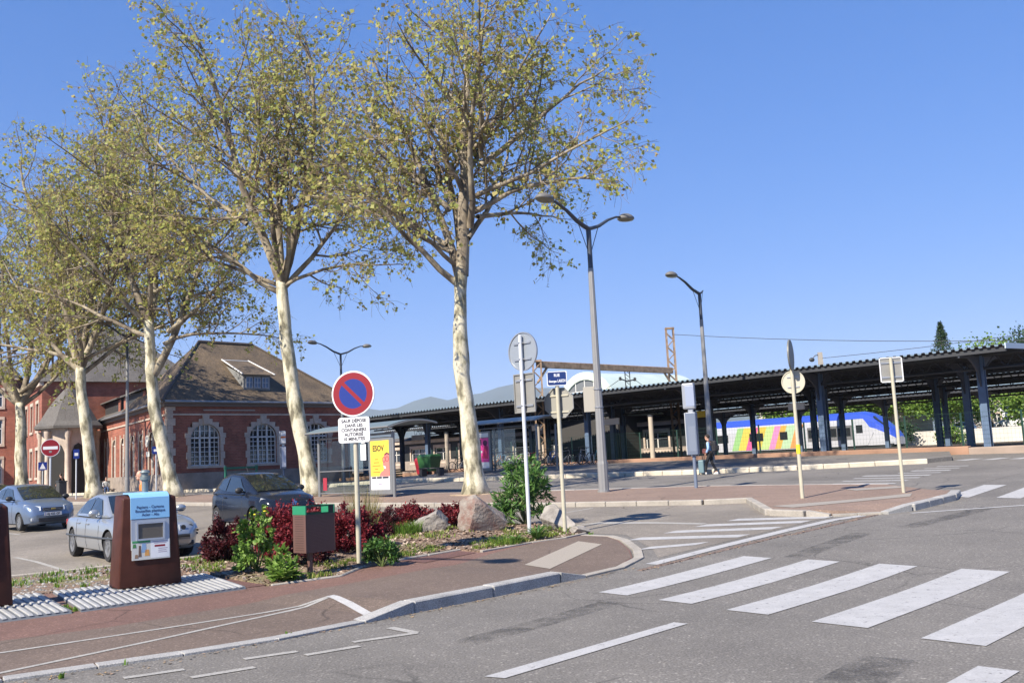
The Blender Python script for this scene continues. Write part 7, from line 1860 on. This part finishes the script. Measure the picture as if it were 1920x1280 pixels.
# ---- grass
LEAF_GR = leafmat('grass_blade', [(.30, .25, .11), (.24, .27, .07), (.14, .24, .03), (.10, .20, .03)], .35)
def grass(name, spots, parent, mats, seed, h, tone=None, width=.012, lean=.5, kind='stuff'):
    """blades: spots = list of (point, count, radius)"""
    rng = np.random.default_rng(seed); vs, fs, tn = [], [], []
    for p, n, r in spots:
        for _ in range(n):
            a = rng.uniform(0, 6.28); q = math.sqrt(rng.random()) * r; b = Vector((p.x + q * math.cos(a), p.y + q * math.sin(a), p.z - .01)); hh = h * rng.uniform(.5, 1.15)
            d = Vector((math.cos(a + rng.normal() * .8), math.sin(a + rng.normal() * .8), 0)); ln = lean * rng.uniform(.3, 1.3); s_ = Vector((-d.y, d.x, 0)) * width * rng.uniform(.7, 1.2)
            m1 = b + d * (hh * ln * .25) + Vector((0, 0, hh * .55)); tp = b + d * (hh * ln * .8) + Vector((0, 0, hh * (1 - .25 * ln)))
            o = len(vs); vs += [b - s_, b + s_, m1 - s_ * .8, m1 + s_ * .8, tp]; fs += [(o, o + 1, o + 3, o + 2), (o + 2, o + 3, o + 4)]
            tv = (tone if tone is not None else .6) + rng.normal() * .17; tn += [min(1, max(0, tv))] * 2
    m = MB(); m.v = [tuple(v) for v in vs]; m.f = fs; m.mi = [0] * len(fs); o = m.build(name, mats, parent, fix=False)
    a = o.data.attributes.new('tone', 'FLOAT', 'FACE'); a.data.foreach_set('value', np.array(tn, np.float32))
    if kind: o['kind'] = kind
    return o
sp = []; random.seed(9)
while len(sp) < 210:
    u, v = random.uniform(9, 16.6), random.uniform(13.5, 19)
    if not inpoly(u, v, BEDP): continue
    k = mnoise.noise(Vector((u * .8, v * .8, 3)))
    if k < .1 and random.random() < .8: continue
    sp.append((uvw(u, v, bed_dz(u, v)), random.randint(8, 24), random.uniform(.06, .2)))
for k in range(90):   # along the edges and by the sign
    u = random.uniform(10.2, 13.0); sp.append((uvw(u, 14.35 + random.uniform(0, .5), .06), random.randint(10, 22), .14))
for k in range(60): u = random.uniform(13.2, 15.5); sp.append((uvw(u, 13.55 + random.uniform(0, .25), .05), random.randint(6, 16), .1))
grass('grass_in_bed', sp, bed, LEAF_GR, 5, .10, .48)
sp = [(uvw(random.uniform(1.5, 9.6), 0, 0), 0, 0) for _ in range(0)]
while len(sp) < 150:
    u, v = random.uniform(1.5, 10.8), random.uniform(17, 22)
    if inpoly(u, v, BEDP) and (v > 18.2 - (u - 8) * .2 or random.random() < .2): sp.append((uvw(u, v, bed_dz(u, v)), random.randint(10, 26), random.uniform(.08, .25)))
grass('grass_by_parking', sp, bed, LEAF_GR, 6, .11, .72)

# ---- shrubs
LEAF_B = leafmat('barberry_leaf', [(.035, .006, .009), (.11, .012, .019), (.23, .023, .035), (.37, .06, .06)], .33)
LEAF_BD = leafmat('barberry_dark_leaf', [(.015, .004, .006), (.045, .008, .012), (.09, .014, .02), (.15, .03, .03)], .2)
def shrub(name, label, u, v, r, h, lm, n, size, seed, aspect=.55, dens=1., up=.5, cat='shrub', group=None, stem=(.05, .02, .02), low=0.0, spikes=True):
    b = uvw(u, v, bed_dz(u, v)); t = thing(name, label, cat, b, 0, group); rng = np.random.default_rng(seed); rnd = random.Random(seed)
    m = MB(); tips = []
    ns = int(26 * dens)
    for k in range(ns):
        a = rnd.uniform(0, 6.28); el = rnd.uniform(.08, 1.0); q = math.sqrt(1 - el * el * .92)
        tip = Vector((math.cos(a) * q * r, math.sin(a) * q * r, h * (low + (1 - low) * el) * rnd.uniform(.85, 1.08)))
        mid = Vector((tip.x * .45, tip.y * .45, tip.z * .62)); m.tube([(0, 0, -.03), mid, tip], [.012, .008, .003], 4, cap=False); tips.append((mid, tip))
        for _ in range(6):
            f = rnd.uniform(.2, 1); s0 = mid.lerp(tip, f); dv = Vector((rnd.gauss(0, 1), rnd.gauss(0, 1), rnd.gauss(.4, .7))).normalized() * r * rnd.uniform(.15, .38); s1 = s0 + dv
            if s1.z < .03: s1.z = .03
            m.tube([s0, s1], [.004, .002], 3, cap=False); tips.append((s0, s1))
    m.build('stems', mat('stem_%s' % name, stem, rough=.8), t, fix=False)
    idx = rng.integers(0, len(tips), n); f = rng.uniform(.15, 1.05, n)[:, None]
    A = np.array([tuple(x[0]) for x in tips])[idx]; B = np.array([tuple(x[1]) for x in tips])[idx]
    p = A + (B - A) * f + rng.normal(size=(n, 3)) * r * .045; p[:, 2] = np.maximum(p[:, 2], .01)
    d = B - A; d /= np.linalg.norm(d, axis=1)[:, None] + 1e-6
    tone = np.clip(.52 + rng.normal(size=n) * .2 + .22 * np.array([mnoise.noise(Vector(q) * (1.6 / max(.3, r)) * 1.3) for q in p]), 0, 1)
    leaves_obj('foliage', p, rng.uniform(size * .6, size * 1.35, n), lm, t, tone, rng, aspect=aspect, dirs=d, upw=up)
    return t
G_B = 'red barberry shrubs in the bed'
shrub('barberry_shrub', 'dark maroon rounded shrub between the silver car and the green shrub', 10.15, 17.75, .5, .78, LEAF_BD, 9500, .055, 1, dens=1.6, group=G_B)
shrub('barberry_shrub', 'largest bright red shrub behind the litter bin', 11.05, 16.75, .95, .93, LEAF_B, 21000, .06, 2, dens=2.4, group=G_B)
shrub('barberry_shrub', 'red shrub directly right of the litter bin', 11.75, 15.75, .6, .82, LEAF_B, 10000, .058, 3, dens=1.8, group=G_B)
shrub('barberry_shrub', 'small dark red shrub low in front of the largest one', 10.35, 15.25, .42, .5, LEAF_BD, 2600, .05, 4, group=G_B)
shrub('barberry_shrub', 'brownish red shrub right of the no parking pole', 13.75, 17.35, .46, .66, LEAF_BD, 3200, .05, 5, group=G_B)
shrub('barberry_shrub', 'low red shrub behind the smaller boulder', 15.25, 18.0, .62, .56, LEAF_B, 7000, .055, 6, group=G_B)
shrub('barberry_shrub', 'low red shrub touching the largest boulder', 15.9, 17.2, .55, .62, LEAF_B, 6500, .055, 7, group=G_B)
shrub('barberry_shrub', 'small red shrub left end of the far group', 14.75, 18.45, .36, .38, LEAF_B, 1800, .05, 8, group=G_B)
LEAF_L = leafmat('light_green_leaf', [(.05, .12, .02), (.12, .23, .04), (.2, .33, .06), (.3, .42, .12)], .35)
LEAF_M = leafmat('mid_green_leaf', [(.02, .06, .02), (.05, .13, .03), (.09, .19, .04), (.16, .27, .07)], .25)
shrub('green_shrub', 'upright bright green shrub left of the litter bin', 9.35, 15.35, .38, 1.02, LEAF_L, 2600, .075, 11, .6, .8, stem=(.1, .14, .04), group='green plants in the bed')
shrub('green_shrub', 'small leafy plant with a yellow flower right of the no parking pole', 10.95, 13.85, .32, .5, LEAF_M, 1700, .085, 12, .45, .8, stem=(.1, .14, .04), group='green plants in the bed')
def strap(name, label, u, v, n, L_, w_, lm, seed, up=.75, tone=.6, cat='plant'):
    b = uvw(u, v, bed_dz(u, v)); t = thing(name, label, cat, b, 0, 'green plants in the bed'); rng = np.random.default_rng(seed); vs, fs, tn = [], [], []
    for _ in range(n):
        a = rng.uniform(0, 6.28); d = Vector((math.cos(a), math.sin(a), 0)); s_ = Vector((-d.y, d.x, 0)); L2 = L_ * rng.uniform(.6, 1.15); e = up * rng.uniform(.55, 1.2); z0 = rng.uniform(0, .05)
        o = len(vs); prev = None
        for k in range(5):
            f = k / 4; c_ = d * (L2 * f * math.cos(e * 1.3 * (1 - .35 * f)) + .03) + Vector((0, 0, z0 + L2 * (f * math.sin(e * 1.25) - .42 * f * f))); ww = w_ * (math.sin(math.pi * (.15 + .82 * f))) * .5
            if c_.z < .01: c_.z = .01
            vs += [c_ - s_ * ww, c_ + Vector((0, 0, -ww * .4)), c_ + s_ * ww]
        for k in range(4):
            for q in (0, 1): fs.append((o + k * 3 + q, o + k * 3 + q + 1, o + (k + 1) * 3 + q + 1, o + (k + 1) * 3 + q))
        tn += [min(1, max(0, tone + rng.normal() * .2))] * 8
    m = MB(); m.v = [tuple(v) for v in vs]; m.f = fs; m.mi = [0] * len(fs); o = m.build('leaves', lm, t, fix=False, smooth=180); o['kind'] = 'stuff'
    at_ = o.data.attributes.new('tone', 'FLOAT', 'FACE'); at_.data.foreach_set('value', np.array(tn, np.float32)); return t
strap('thistle_plant', 'pale green rosette plant at the kerb left of the bin post', 9.02, 13.98, 60, .42, .075, LEAF_L, 14, .95, .75)
shrub('green_shrub', 'pale upright leaves growing from the rosette plant by the bin', 9.08, 14.1, .2, .55, LEAF_L, 420, .13, 15, .4, .4, stem=(.14, .18, .06), group='green plants in the bed')
strap('daylily_tuft', 'tuft of strap leaves at the foot of the white post', 14.75, 13.55, 70, .42, .035, LEAF_M, 16, 1.05, .65)
strap('daylily_tuft', 'small tuft of strap leaves beside the larger tuft', 14.2, 13.62, 40, .26, .03, LEAF_M, 17, .9, .55)
# oleander: long leaves on upright stems
shrub('oleander_shrub', 'tall glossy green oleander behind the white post', 16.75, 15.75, .66, 1.62, LEAF_M, 2500, .2, 18, .2, 1.3, up=.55, stem=(.12, .14, .06), low=.05)
t = thing('flowering_weed', 'yellow flowers above the green shrubs near the bin', 'flowers', uvw(9.35, 15.35, bed_dz(9.35, 15.35)))
for k in range(7):
    m = MB(); a = k * 2.4; x, y, z = .2 * math.cos(a), .2 * math.sin(a), 1.02 + .05 * math.sin(k * 3); m.tube([(x * .5, y * .5, .6), (x, y, z)], .004, 4); m.build('stalk', mat('stalk', (.12, .2, .05)), t); m = MB(); m.ell((x, y, z), (.025, .025, .015), 0, 8, 5); m.build('flower', mat('yellow_flower', (.7, .6, .03)), t)
# dry grass and bright clump
def clump(name, label, u, v, n, r, h, tone, lean, seed, width=.006):
    b = uvw(u, v, bed_dz(u, v)); t = thing(name, label, 'grass', b); grass('blades', [(Vector((0, 0, 0)), n, r)], t, LEAF_GR, seed, h, tone, width, lean); return t
clump('dry_grass', 'tall dry beige grass behind the no parking pole', 12.9, 16.9, 420, .28, 1.15, .02, .28, 41)
clump('grass_clump', 'bright green grass clump left of the smaller boulder', 13.95, 16.7, 500, .3, .34, .85, .55, 42)
clump('grass_clump', 'low green grass clump at the edge near the white post', 14.0, 13.75, 260, .35, .2, .8, .7, 43)
# ---- boulders
def rockmat(name, c1, c2, c3):
    m = bpy.data.materials.new(name); m.use_nodes = True; nt = m.node_tree; b = nt.nodes['Principled BSDF']; L = nt.links.new
    tc = nt.nodes.new('ShaderNodeTexCoord'); n = nt.nodes.new('ShaderNodeTexNoise'); n.inputs['Scale'].default_value = 3.2; n.inputs['Detail'].default_value = 8; n.inputs['Roughness'].default_value = .65; L(tc.outputs['Object'], n.inputs['Vector'])
    r = nt.nodes.new('ShaderNodeValToRGB'); e = r.color_ramp.elements; e[0].position = .34; e[0].color = (*c1, 1); e[1].position = .68; e[1].color = (*c3, 1); q = e.new(.5); q.color = (*c2, 1); L(n.outputs['Fac'], r.inputs['Fac']); L(r.outputs[0], b.inputs['Base Color'])
    n2 = nt.nodes.new('ShaderNodeTexNoise'); n2.inputs['Scale'].default_value = 14; n2.inputs['Detail'].default_value = 8; L(tc.outputs['Object'], n2.inputs['Vector'])
    bp = nt.nodes.new('ShaderNodeBump'); bp.inputs['Strength'].default_value = .7; bp.inputs['Distance'].default_value = .04; L(n2.outputs['Fac'], bp.inputs['Height']); L(bp.outputs[0], b.inputs['Normal']); b.inputs['Roughness'].default_value = .92
    return m
ROCK = rockmat('boulder_stone', (.19, .105, .085), (.245, .205, .18), (.30, .28, .25)); ROCK2 = rockmat('boulder_grey', (.17, .155, .14), (.26, .24, .22), (.34, .315, .285))
def boulder(label, u, v, size, seed, rz, material, sink=.12, cuts=9):
    b = uvw(u, v, bed_dz(u, v) - sink * size[2]); bm_ = bmesh.new(); bmesh.ops.create_icosphere(bm_, subdivisions=4, radius=1); rnd = random.Random(seed)
    for _ in range(cuts):
        n = Vector((rnd.gauss(0, 1), rnd.gauss(0, 1), rnd.gauss(.15, .7))).normalized(); d = rnd.uniform(.42, .78)
        for v_ in bm_.verts:
            k = v_.co.dot(n) - d
            if k > 0: v_.co -= n * k * .96
    for v_ in bm_.verts:
        q = v_.co * 1.5 + Vector((seed * 3.1, 0, 0)); v_.co *= 1 + .09 * mnoise.noise(q) + .045 * mnoise.noise(q * 3) + .02 * mnoise.noise(q * 7)
        v_.co = Vector((v_.co.x * size[0], v_.co.y * size[1], (v_.co.z + .62) * size[2]))
    me = bpy.data.meshes.new('boulder'); bm_.to_mesh(me); bm_.free(); me.materials.append(material); me.polygons.foreach_set('use_smooth', [True] * len(me.polygons)); me.set_sharp_from_angle(angle=rad(28))
    o = bpy.data.objects.new('boulder', me); COL.objects.link(o); o.location = b; o.rotation_euler.z = rz; return tag(o, label, 'boulder', 'boulders in the bed')
boulder('largest reddish boulder standing before the oleander', 15.2, 15.55, (.84, .62, .66), 4, rad(205), ROCK, .3, 13)
boulder('long low grey boulder left of the largest one', 14.75, 16.75, (.62, .42, .32), 7, rad(-35), ROCK2)
boulder('mid-sized stone at the foot of the cream sign post', 16.45, 14.55, (.56, .4, .34), 12, rad(-25), ROCK2)
boulder('flat pale stone slab at the bed tip', 15.98, 13.45, (.26, .17, .1), 15, rad(-30), ROCK2)
# ================================================================ PEOPLE
SKIN = mat('skin', (.50, .29, .21), rough=.55); HAIRD = mat('hair_dark', (.03, .02, .015), rough=.7)
def skinned(name, joints, bones, radii, material, parent, sub=2, root=0):
    """grow one continuous surface over a joint graph"""
    me = bpy.data.meshes.new(name); me.from_pydata([tuple(j) for j in joints], bones, []); me.update()
    o = bpy.data.objects.new(name, me); COL.objects.link(o)
    md = o.modifiers.new('skin', 'SKIN'); md.use_smooth_shade = True; md.branch_smoothing = .6
    sk = me.skin_vertices[0].data
    for i, r in enumerate(radii): sk[i].radius = (r, r) if not hasattr(r, '__len__') else r; sk[i].use_root = (i == root)
    sb = o.modifiers.new('sub', 'SUBSURF'); sb.levels = sub; sb.render_levels = sub
    bpy.context.view_layer.update(); dg = bpy.context.evaluated_depsgraph_get(); m2 = bpy.data.meshes.new_from_object(o.evaluated_get(dg))
    o.modifiers.clear(); o.data = m2; bpy.data.meshes.remove(me); m2.name = name
    m2.materials.clear(); m2.materials.append(material); m2.polygons.foreach_set('use_smooth', [True] * len(m2.polygons))
    if parent is not None: o.parent = parent
    return o
def V3(*a): return Vector(a)
def person(label, loc, rz, P, cloth, H=1.72):
    """P: joint positions (x forward, y left, z up) in metres for a 1.72 m figure; cloth: materials"""
    t = thing('person', label, 'person', loc, rz); s = H / 1.72
    names = ['pelvis', 'waist', 'chest', 'neck', 'headlow', 'head', 'lsh', 'lel', 'lwr', 'rsh', 'rel', 'rwr', 'lhip', 'lkn', 'lank', 'ltoe', 'rhip', 'rkn', 'rank', 'rtoe']
    J = [Vector(P[n]) * s for n in names]; I = {n: i for i, n in enumerate(names)}
    bones = [(0, 1), (1, 2), (2, 3), (3, 4), (4, 5), (2, 6), (6, 7), (7, 8), (2, 9), (9, 10), (10, 11), (0, 12), (12, 13), (13, 14), (14, 15), (0, 16), (16, 17), (17, 18), (18, 19)]
    R_ = [(.13, .10), (.125, .095), (.14, .105), .055, .062, .088, .06, .045, .03, .06, .045, .03, .085, .058, .04, .035, .085, .058, .04, .035]
    R_ = [tuple(q * s for q in r) if hasattr(r, '__len__') else r * s for r in R_]
    body = skinned('body', J, bones, R_, SKIN, t)
    # head shape: skull, jaw, nose, ears, eyes, mouth
    hd = J[5]; f = Vector((1, 0, 0)); m = MB()
    m.ell(hd + V3(.0, 0, .03) * s, (.095 * s, .075 * s, .115 * s), 0, 16, 12); m.ell(hd + V3(.035, 0, -.06) * s, (.06 * s, .055 * s, .055 * s), 0, 12, 8)
    m.hexa([hd + V3(.085, -.014, -.01) * s, hd + V3(.085, .014, -.01) * s, hd + V3(.088, .008, .04) * s, hd + V3(.088, -.008, .04) * s], [hd + V3(.118, -.01, -.014) * s, hd + V3(.118, .01, -.014) * s, hd + V3(.098, .004, .04) * s, hd + V3(.098, -.004, .04) * s])
    for sg in (-1, 1): m.ell(hd + V3(-.005, sg * .078, .0) * s, (.02 * s, .01 * s, .032 * s), 0, 8, 6)
    m.build('head', SKIN, t, smooth=60)
    m = MB()
    for sg in (-1, 1): m.ell(hd + V3(.088, sg * .03, .03) * s, (.008 * s, .012 * s, .006 * s), 0, 8, 5)
    m.build('eyes', mat('eye', (.04, .03, .03)), t); m = MB(); m.ell(hd + V3(.088, 0, -.05) * s, (.008 * s, .022 * s, .005 * s), 0, 8, 5); m.build('mouth', mat('lip', (.4, .14, .12)), t)
    if cloth.get('hair'):
        m = MB(); m.ell(hd + V3(-.012, 0, .048) * s, (.102 * s, .083 * s, .112 * s), 0, 16, 10)
        vs = m.v; keep = [i for i, v in enumerate(vs)]
        m.ell(hd + V3(-.085, 0, .06) * s, (.045 * s, .045 * s, .045 * s), 0, 10, 8) if cloth.get('bun') else None
        o = m.build('hair', cloth['hair'], t, smooth=60)
        for v in o.data.vertices:
            d = v.co - hd
            if d.x > .05 * s and d.z < .085 * s: v.co.x = hd.x + .05 * s
            if d.z < -.03 * s: v.co.z = hd.z - .03 * s
    # hands: palm and five fingers
    for sd, (w, e) in (('l', (I['lwr'], I['lel'])), ('r', (I['rwr'], I['rel']))):
        d = (J[w] - J[e]).normalized(); side = Vector((1, 0, 0)); side = (side - d * side.dot(d)).normalized(); nrm = d.cross(side)
        m = MB(); p0 = J[w]; p1 = p0 + d * .075 * s; m.tube([p0, p0 + d * .03 * s, p1], [.026 * s, .034 * s, .03 * s], 8, 0, True, .55)
        for k, ln in enumerate((.065, .075, .07, .055)):
            q = p1 + side * (.026 - .0175 * k) * s; m.tube([q - d * .01 * s, q + d * ln * .5 * s + nrm * .008 * s, q + d * ln * .82 * s + nrm * .03 * s], [.009 * s, .0085 * s, .006 * s], 6)
        m.tube([p0 + d * .02 * s + side * .025 * s, p0 + d * .05 * s + side * .05 * s, p0 + d * .085 * s + side * .055 * s + nrm * .012 * s], [.011 * s, .0095 * s, .007 * s], 6); m.build('hand', SKIN, t, smooth=60)
    # clothes follow the same joints a little wider
    g_ = .016
    top = ['pelvis', 'waist', 'chest', 'lsh', 'lel', 'lwr', 'rsh', 'rel', 'rwr']; ix = {n: i for i, n in enumerate(top)}
    TJ = [J[I[n]].copy() for n in top]; TJ.append(J[I['neck']] - V3(0, 0, .03) * s); TJ[ix['lwr']] = J[I['lel']].lerp(J[I['lwr']], .95); TJ[ix['rwr']] = J[I['rel']].lerp(J[I['rwr']], .95)
    skinned('jacket', TJ, [(0, 1), (1, 2), (2, 3), (3, 4), (4, 5), (2, 6), (6, 7), (7, 8), (2, 9)], [(.155 * s, .125 * s), (.15 * s, .115 * s), (.165 * s, .125 * s), .078 * s, .06 * s, .045 * s, .078 * s, .06 * s, .045 * s, .07 * s], cloth['top'], t)
    lo = ['pelvis', 'lhip', 'lkn', 'lank', 'rhip', 'rkn', 'rank']
    LJ = [J[I[n]].copy() for n in lo]
    skinned('trousers', LJ, [(0, 1), (1, 2), (2, 3), (0, 4), (4, 5), (5, 6)], [(.14 * s, .115 * s), .098 * s, .07 * s, .055 * s, .098 * s, .07 * s, .055 * s], cloth['legs'], t)
    for sd in 'lr':
        a, b = J[I[sd + 'ank']], J[I[sd + 'toe']]; m = MB(); d = (b - a); d.z = 0; d = d.normalized(); q = Vector((-d.y, d.x, 0)); z = min(a.z, b.z) - .045 * s; base = a.copy(); base.z = z
        pl = [base - d * .07 * s - q * .035 * s, base + d * .1 * s - q * .05 * s, base + d * .19 * s - q * .03 * s, base + d * .19 * s + q * .03 * s, base + d * .1 * s + q * .05 * s, base - d * .07 * s + q * .035 * s]
        m.hexa([p + V3(0, 0, -.01) for p in pl], [p.lerp(base + d * .04, .25) + V3(0, 0, (.1 if i in (0, 5) else .07 if i in (1, 4) else .045) * s) for i, p in enumerate(pl)]); m.build('shoe', cloth['shoe'], t, bevel=.015, seg=2, smooth=60)
    return t
walk = dict(pelvis=(0, 0, .93), waist=(.01, 0, 1.08), chest=(.03, 0, 1.3), neck=(.05, 0, 1.46), headlow=(.065, 0, 1.52), head=(.09, 0, 1.6), lsh=(.03, .18, 1.39), lel=(-.02, .24, 1.13), lwr=(.1, .23, .92), rsh=(.03, -.18, 1.39), rel=(-.05, -.23, 1.13), rwr=(.08, -.2, .92),
    lhip=(0, .09, .88), lkn=(.17, .09, .5), lank=(.24, .09, .09), ltoe=(.38, .1, .06), rhip=(0, -.09, .88), rkn=(-.02, -.09, .49), rank=(-.22, -.09, .12), rtoe=(-.1, -.1, .05))
pw = uvw(34.55, 21.8, .01)
DENIM = mat('denim_jacket', (.27, .42, .62), rough=.85, var=.2, scale=9); BLK = mat('black_cloth', (.018, .018, .022), rough=.85); SHOE = mat('pale_trainer', (.5, .5, .48), rough=.6)
th = math.atan2(SV.y, SV.x) + rad(12)      # walks to the left along the bus road
person('pedestrian in denim jacket and black trousers walking left with backpack and suitcase', pw, th, walk, dict(top=DENIM, legs=BLK, shoe=SHOE, hair=HAIRD, bun=1), 1.62)
bp_ = thing('backpack', 'black backpack on the walking pedestrian', 'backpack', pw, th); bp_.scale = (.94, .94, .94)
m = MB(); m.hexa([(-.36, -.14, 1.0), (-.13, -.15, .98), (-.13, .15, .98), (-.36, .14, 1.0)], [(-.30, -.12, 1.46), (-.10, -.13, 1.47), (-.10, .13, 1.47), (-.30, .12, 1.46)]); m.build('bag', mat('backpack_black', (.02, .02, .024), rough=.8), bp_, bevel=.05, seg=3, smooth=60)
m = MB(); m.box((-.37, 0, 1.14), (.06, .2, .22)); m.build('front_pocket', mat('backpack_black', (.02, .02, .024)), bp_, bevel=.025, seg=2)
for sg in (-1, 1): m = MB(); m.tube([(-.1, sg * .1, 1.45), (.06, sg * .12, 1.46), (.17, sg * .13, 1.3), (.1, sg * .15, 1.08), (-.12, sg * .13, 1.0)], .018, 6); m.build('shoulder_strap', BLK, bp_)
sc_ = thing('suitcase', 'grey-blue wheeled suitcase beside the pedestrian', 'suitcase', pw + SV * .34 - SU * .12, th)
m = MB(); m.box((0, 0, .33), (.24, .38, .54)); m.build('shell', mat('suitcase_blue', (.12, .19, .22), rough=.5), sc_, bevel=.04, seg=2)
m = MB(); m.tube([(-.08, -.12, .6), (-.1, -.12, .92), (-.1, .12, .92), (-.08, .12, .6)], .012, 6); m.build('handle', BLACKP, sc_)
for x in (-.09, .09):
    for y in (-.15, .15): m = MB(); disc(m, frame((x, y, .03), (1, 0, 0), (0, 0, 1)), .03, -.012, .012, 10); m.build('wheel', TYRE, sc_)
hb = thing('handbag', 'dark red bag held by the pedestrian', 'bag', pw + SV * .24, th); m = MB(); m.hexa([(-.12, -.06, .86), (.12, -.06, .86), (.12, .06, .86), (-.12, .06, .86)], [(-.1, -.03, 1.06), (.1, -.03, 1.06), (.1, .03, 1.06), (-.1, .03, 1.06)]); m.build('bag', mat('bag_red', (.12, .02, .02), rough=.6), hb, bevel=.02, seg=2); m = MB(); m.tube([(-.06, 0, 1.05), (0, 0, 1.16), (.06, 0, 1.05)], .01, 5); m.build('strap', BLK, hb)
# man in an orange work shirt behind the silver car
stand = dict(walk); stand.update(lkn=(.03, .1, .49), lank=(0, .1, .09), ltoe=(.14, .12, .06), rkn=(.03, -.1, .49), rank=(0, -.1, .09), rtoe=(.14, -.12, .06), lel=(.02, .3, 1.14), lwr=(.14, .34, .94), rel=(.02, -.3, 1.14), rwr=(.14, -.34, .94))
person('bald man in orange shirt standing behind the silver car', uvw(12.5, 26.4, .004), rad(200), stand, dict(top=mat('orange_shirt', (.72, .17, .03), rough=.8), legs=mat('dark_trousers', (.05, .05, .06), rough=.85), shoe=BLK), 1.8)
# people resting by the hall, far away
sit = dict(walk); sit.update(pelvis=(0, 0, .5), waist=(.02, 0, .66), chest=(.05, 0, .88), neck=(.08, 0, 1.04), headlow=(.1, 0, 1.1), head=(.13, 0, 1.18), lsh=(.05, .18, .97), lel=(.1, .24, .72), lwr=(.3, .2, .62), rsh=(.05, -.18, .97), rel=(.1, -.24, .72), rwr=(.3, -.2, .62), lhip=(0, .09, .48), lkn=(.42, .11, .5), lank=(.46, .11, .09), ltoe=(.6, .12, .05), rhip=(0, -.09, .48), rkn=(.42, -.11, .5), rank=(.46, -.11, .09), rtoe=(.6, -.12, .05))
person('person in white top and blue jeans sitting by the brick hall wall', Vector((-31.2, 73.2, .85)), rad(-60), sit, dict(top=mat('white_top', (.6, .6, .58), rough=.85), legs=mat('jeans', (.04, .07, .16), rough=.85), shoe=BLK, hair=HAIRD))
t = thing('stone_bench', 'low stone bench under the sitting person by the hall', 'bench', Vector((-31.25, 73.3, .85)), rad(-60)); xbox(t, 'seat', (-.05, 0, .38), (.4, 1.4, .1), STONE, .01)
for y in (-.5, .5): xbox(t, 'leg', (-.05, y, .16), (.3, .2, .36), STONE, .01)
person('person in dark clothes standing near the stone porch', Vector((-34.0, 72.0, .85)), rad(160), stand, dict(top=BLK, legs=BLK, shoe=BLK, hair=HAIRD))

# ================================================================ grit and fallen bits along the kerbs
random.seed(64); m = MB()
for k in range(900):
    seg = random.choice((0, 0, 1, 2))
    if seg == 0: u = random.uniform(3.4, 12.5); p = uvw(u, 9.5 - abs(random.gauss(0, .09)) + (.35 if u < 4 else 0), .008)
    elif seg == 1: u = random.uniform(12.5, 20.5); p = uvw(u, 9.12 + random.gauss(0, .1), .012)
    else: v = random.uniform(13.5, 34); p = uvw(21.3 - .04 * (v - 19) - abs(random.gauss(0, .12)) - .02, v, .01)
    a = random.uniform(0, 6.28); r = random.uniform(.008, .028); ex = Vector((math.cos(a), math.sin(a), random.uniform(-.2, .3))) * r; ey = Vector((-math.sin(a), math.cos(a), random.uniform(-.2, .3))) * r * .6
    m.add([p - ex, p - ey, p + ex, p + ey], [(0, 1, 2, 3)], random.randint(0, 2))
tag(m.build('kerb_grit', [mat('chip_a', (.25, .18, .13)), mat('grit_dark', (.07, .06, .05), rough=.9), mat('grit_tan', (.32, .22, .12), rough=.9)], fix=False), 'scattered grit and leaf bits lying along the kerbs', 'grit', kind='stuff')
weeds = [(uvw(u, 9.62 + random.gauss(0, .02), .02), random.randint(3, 9), .04) for u in [random.uniform(3.5, 11.5) for _ in range(9)]] + [(uvw(5.68 + .03 * k, 14.15 + .2 * k, .04), 14, .07) for k in range(4)] + [(uvw(15.9, 13.1, .03), 12, .08), (uvw(15.6, 13.3, .03), 10, .08)]
grass('kerb_weeds', weeds, pavement, LEAF_GR, 66, .07, .7)
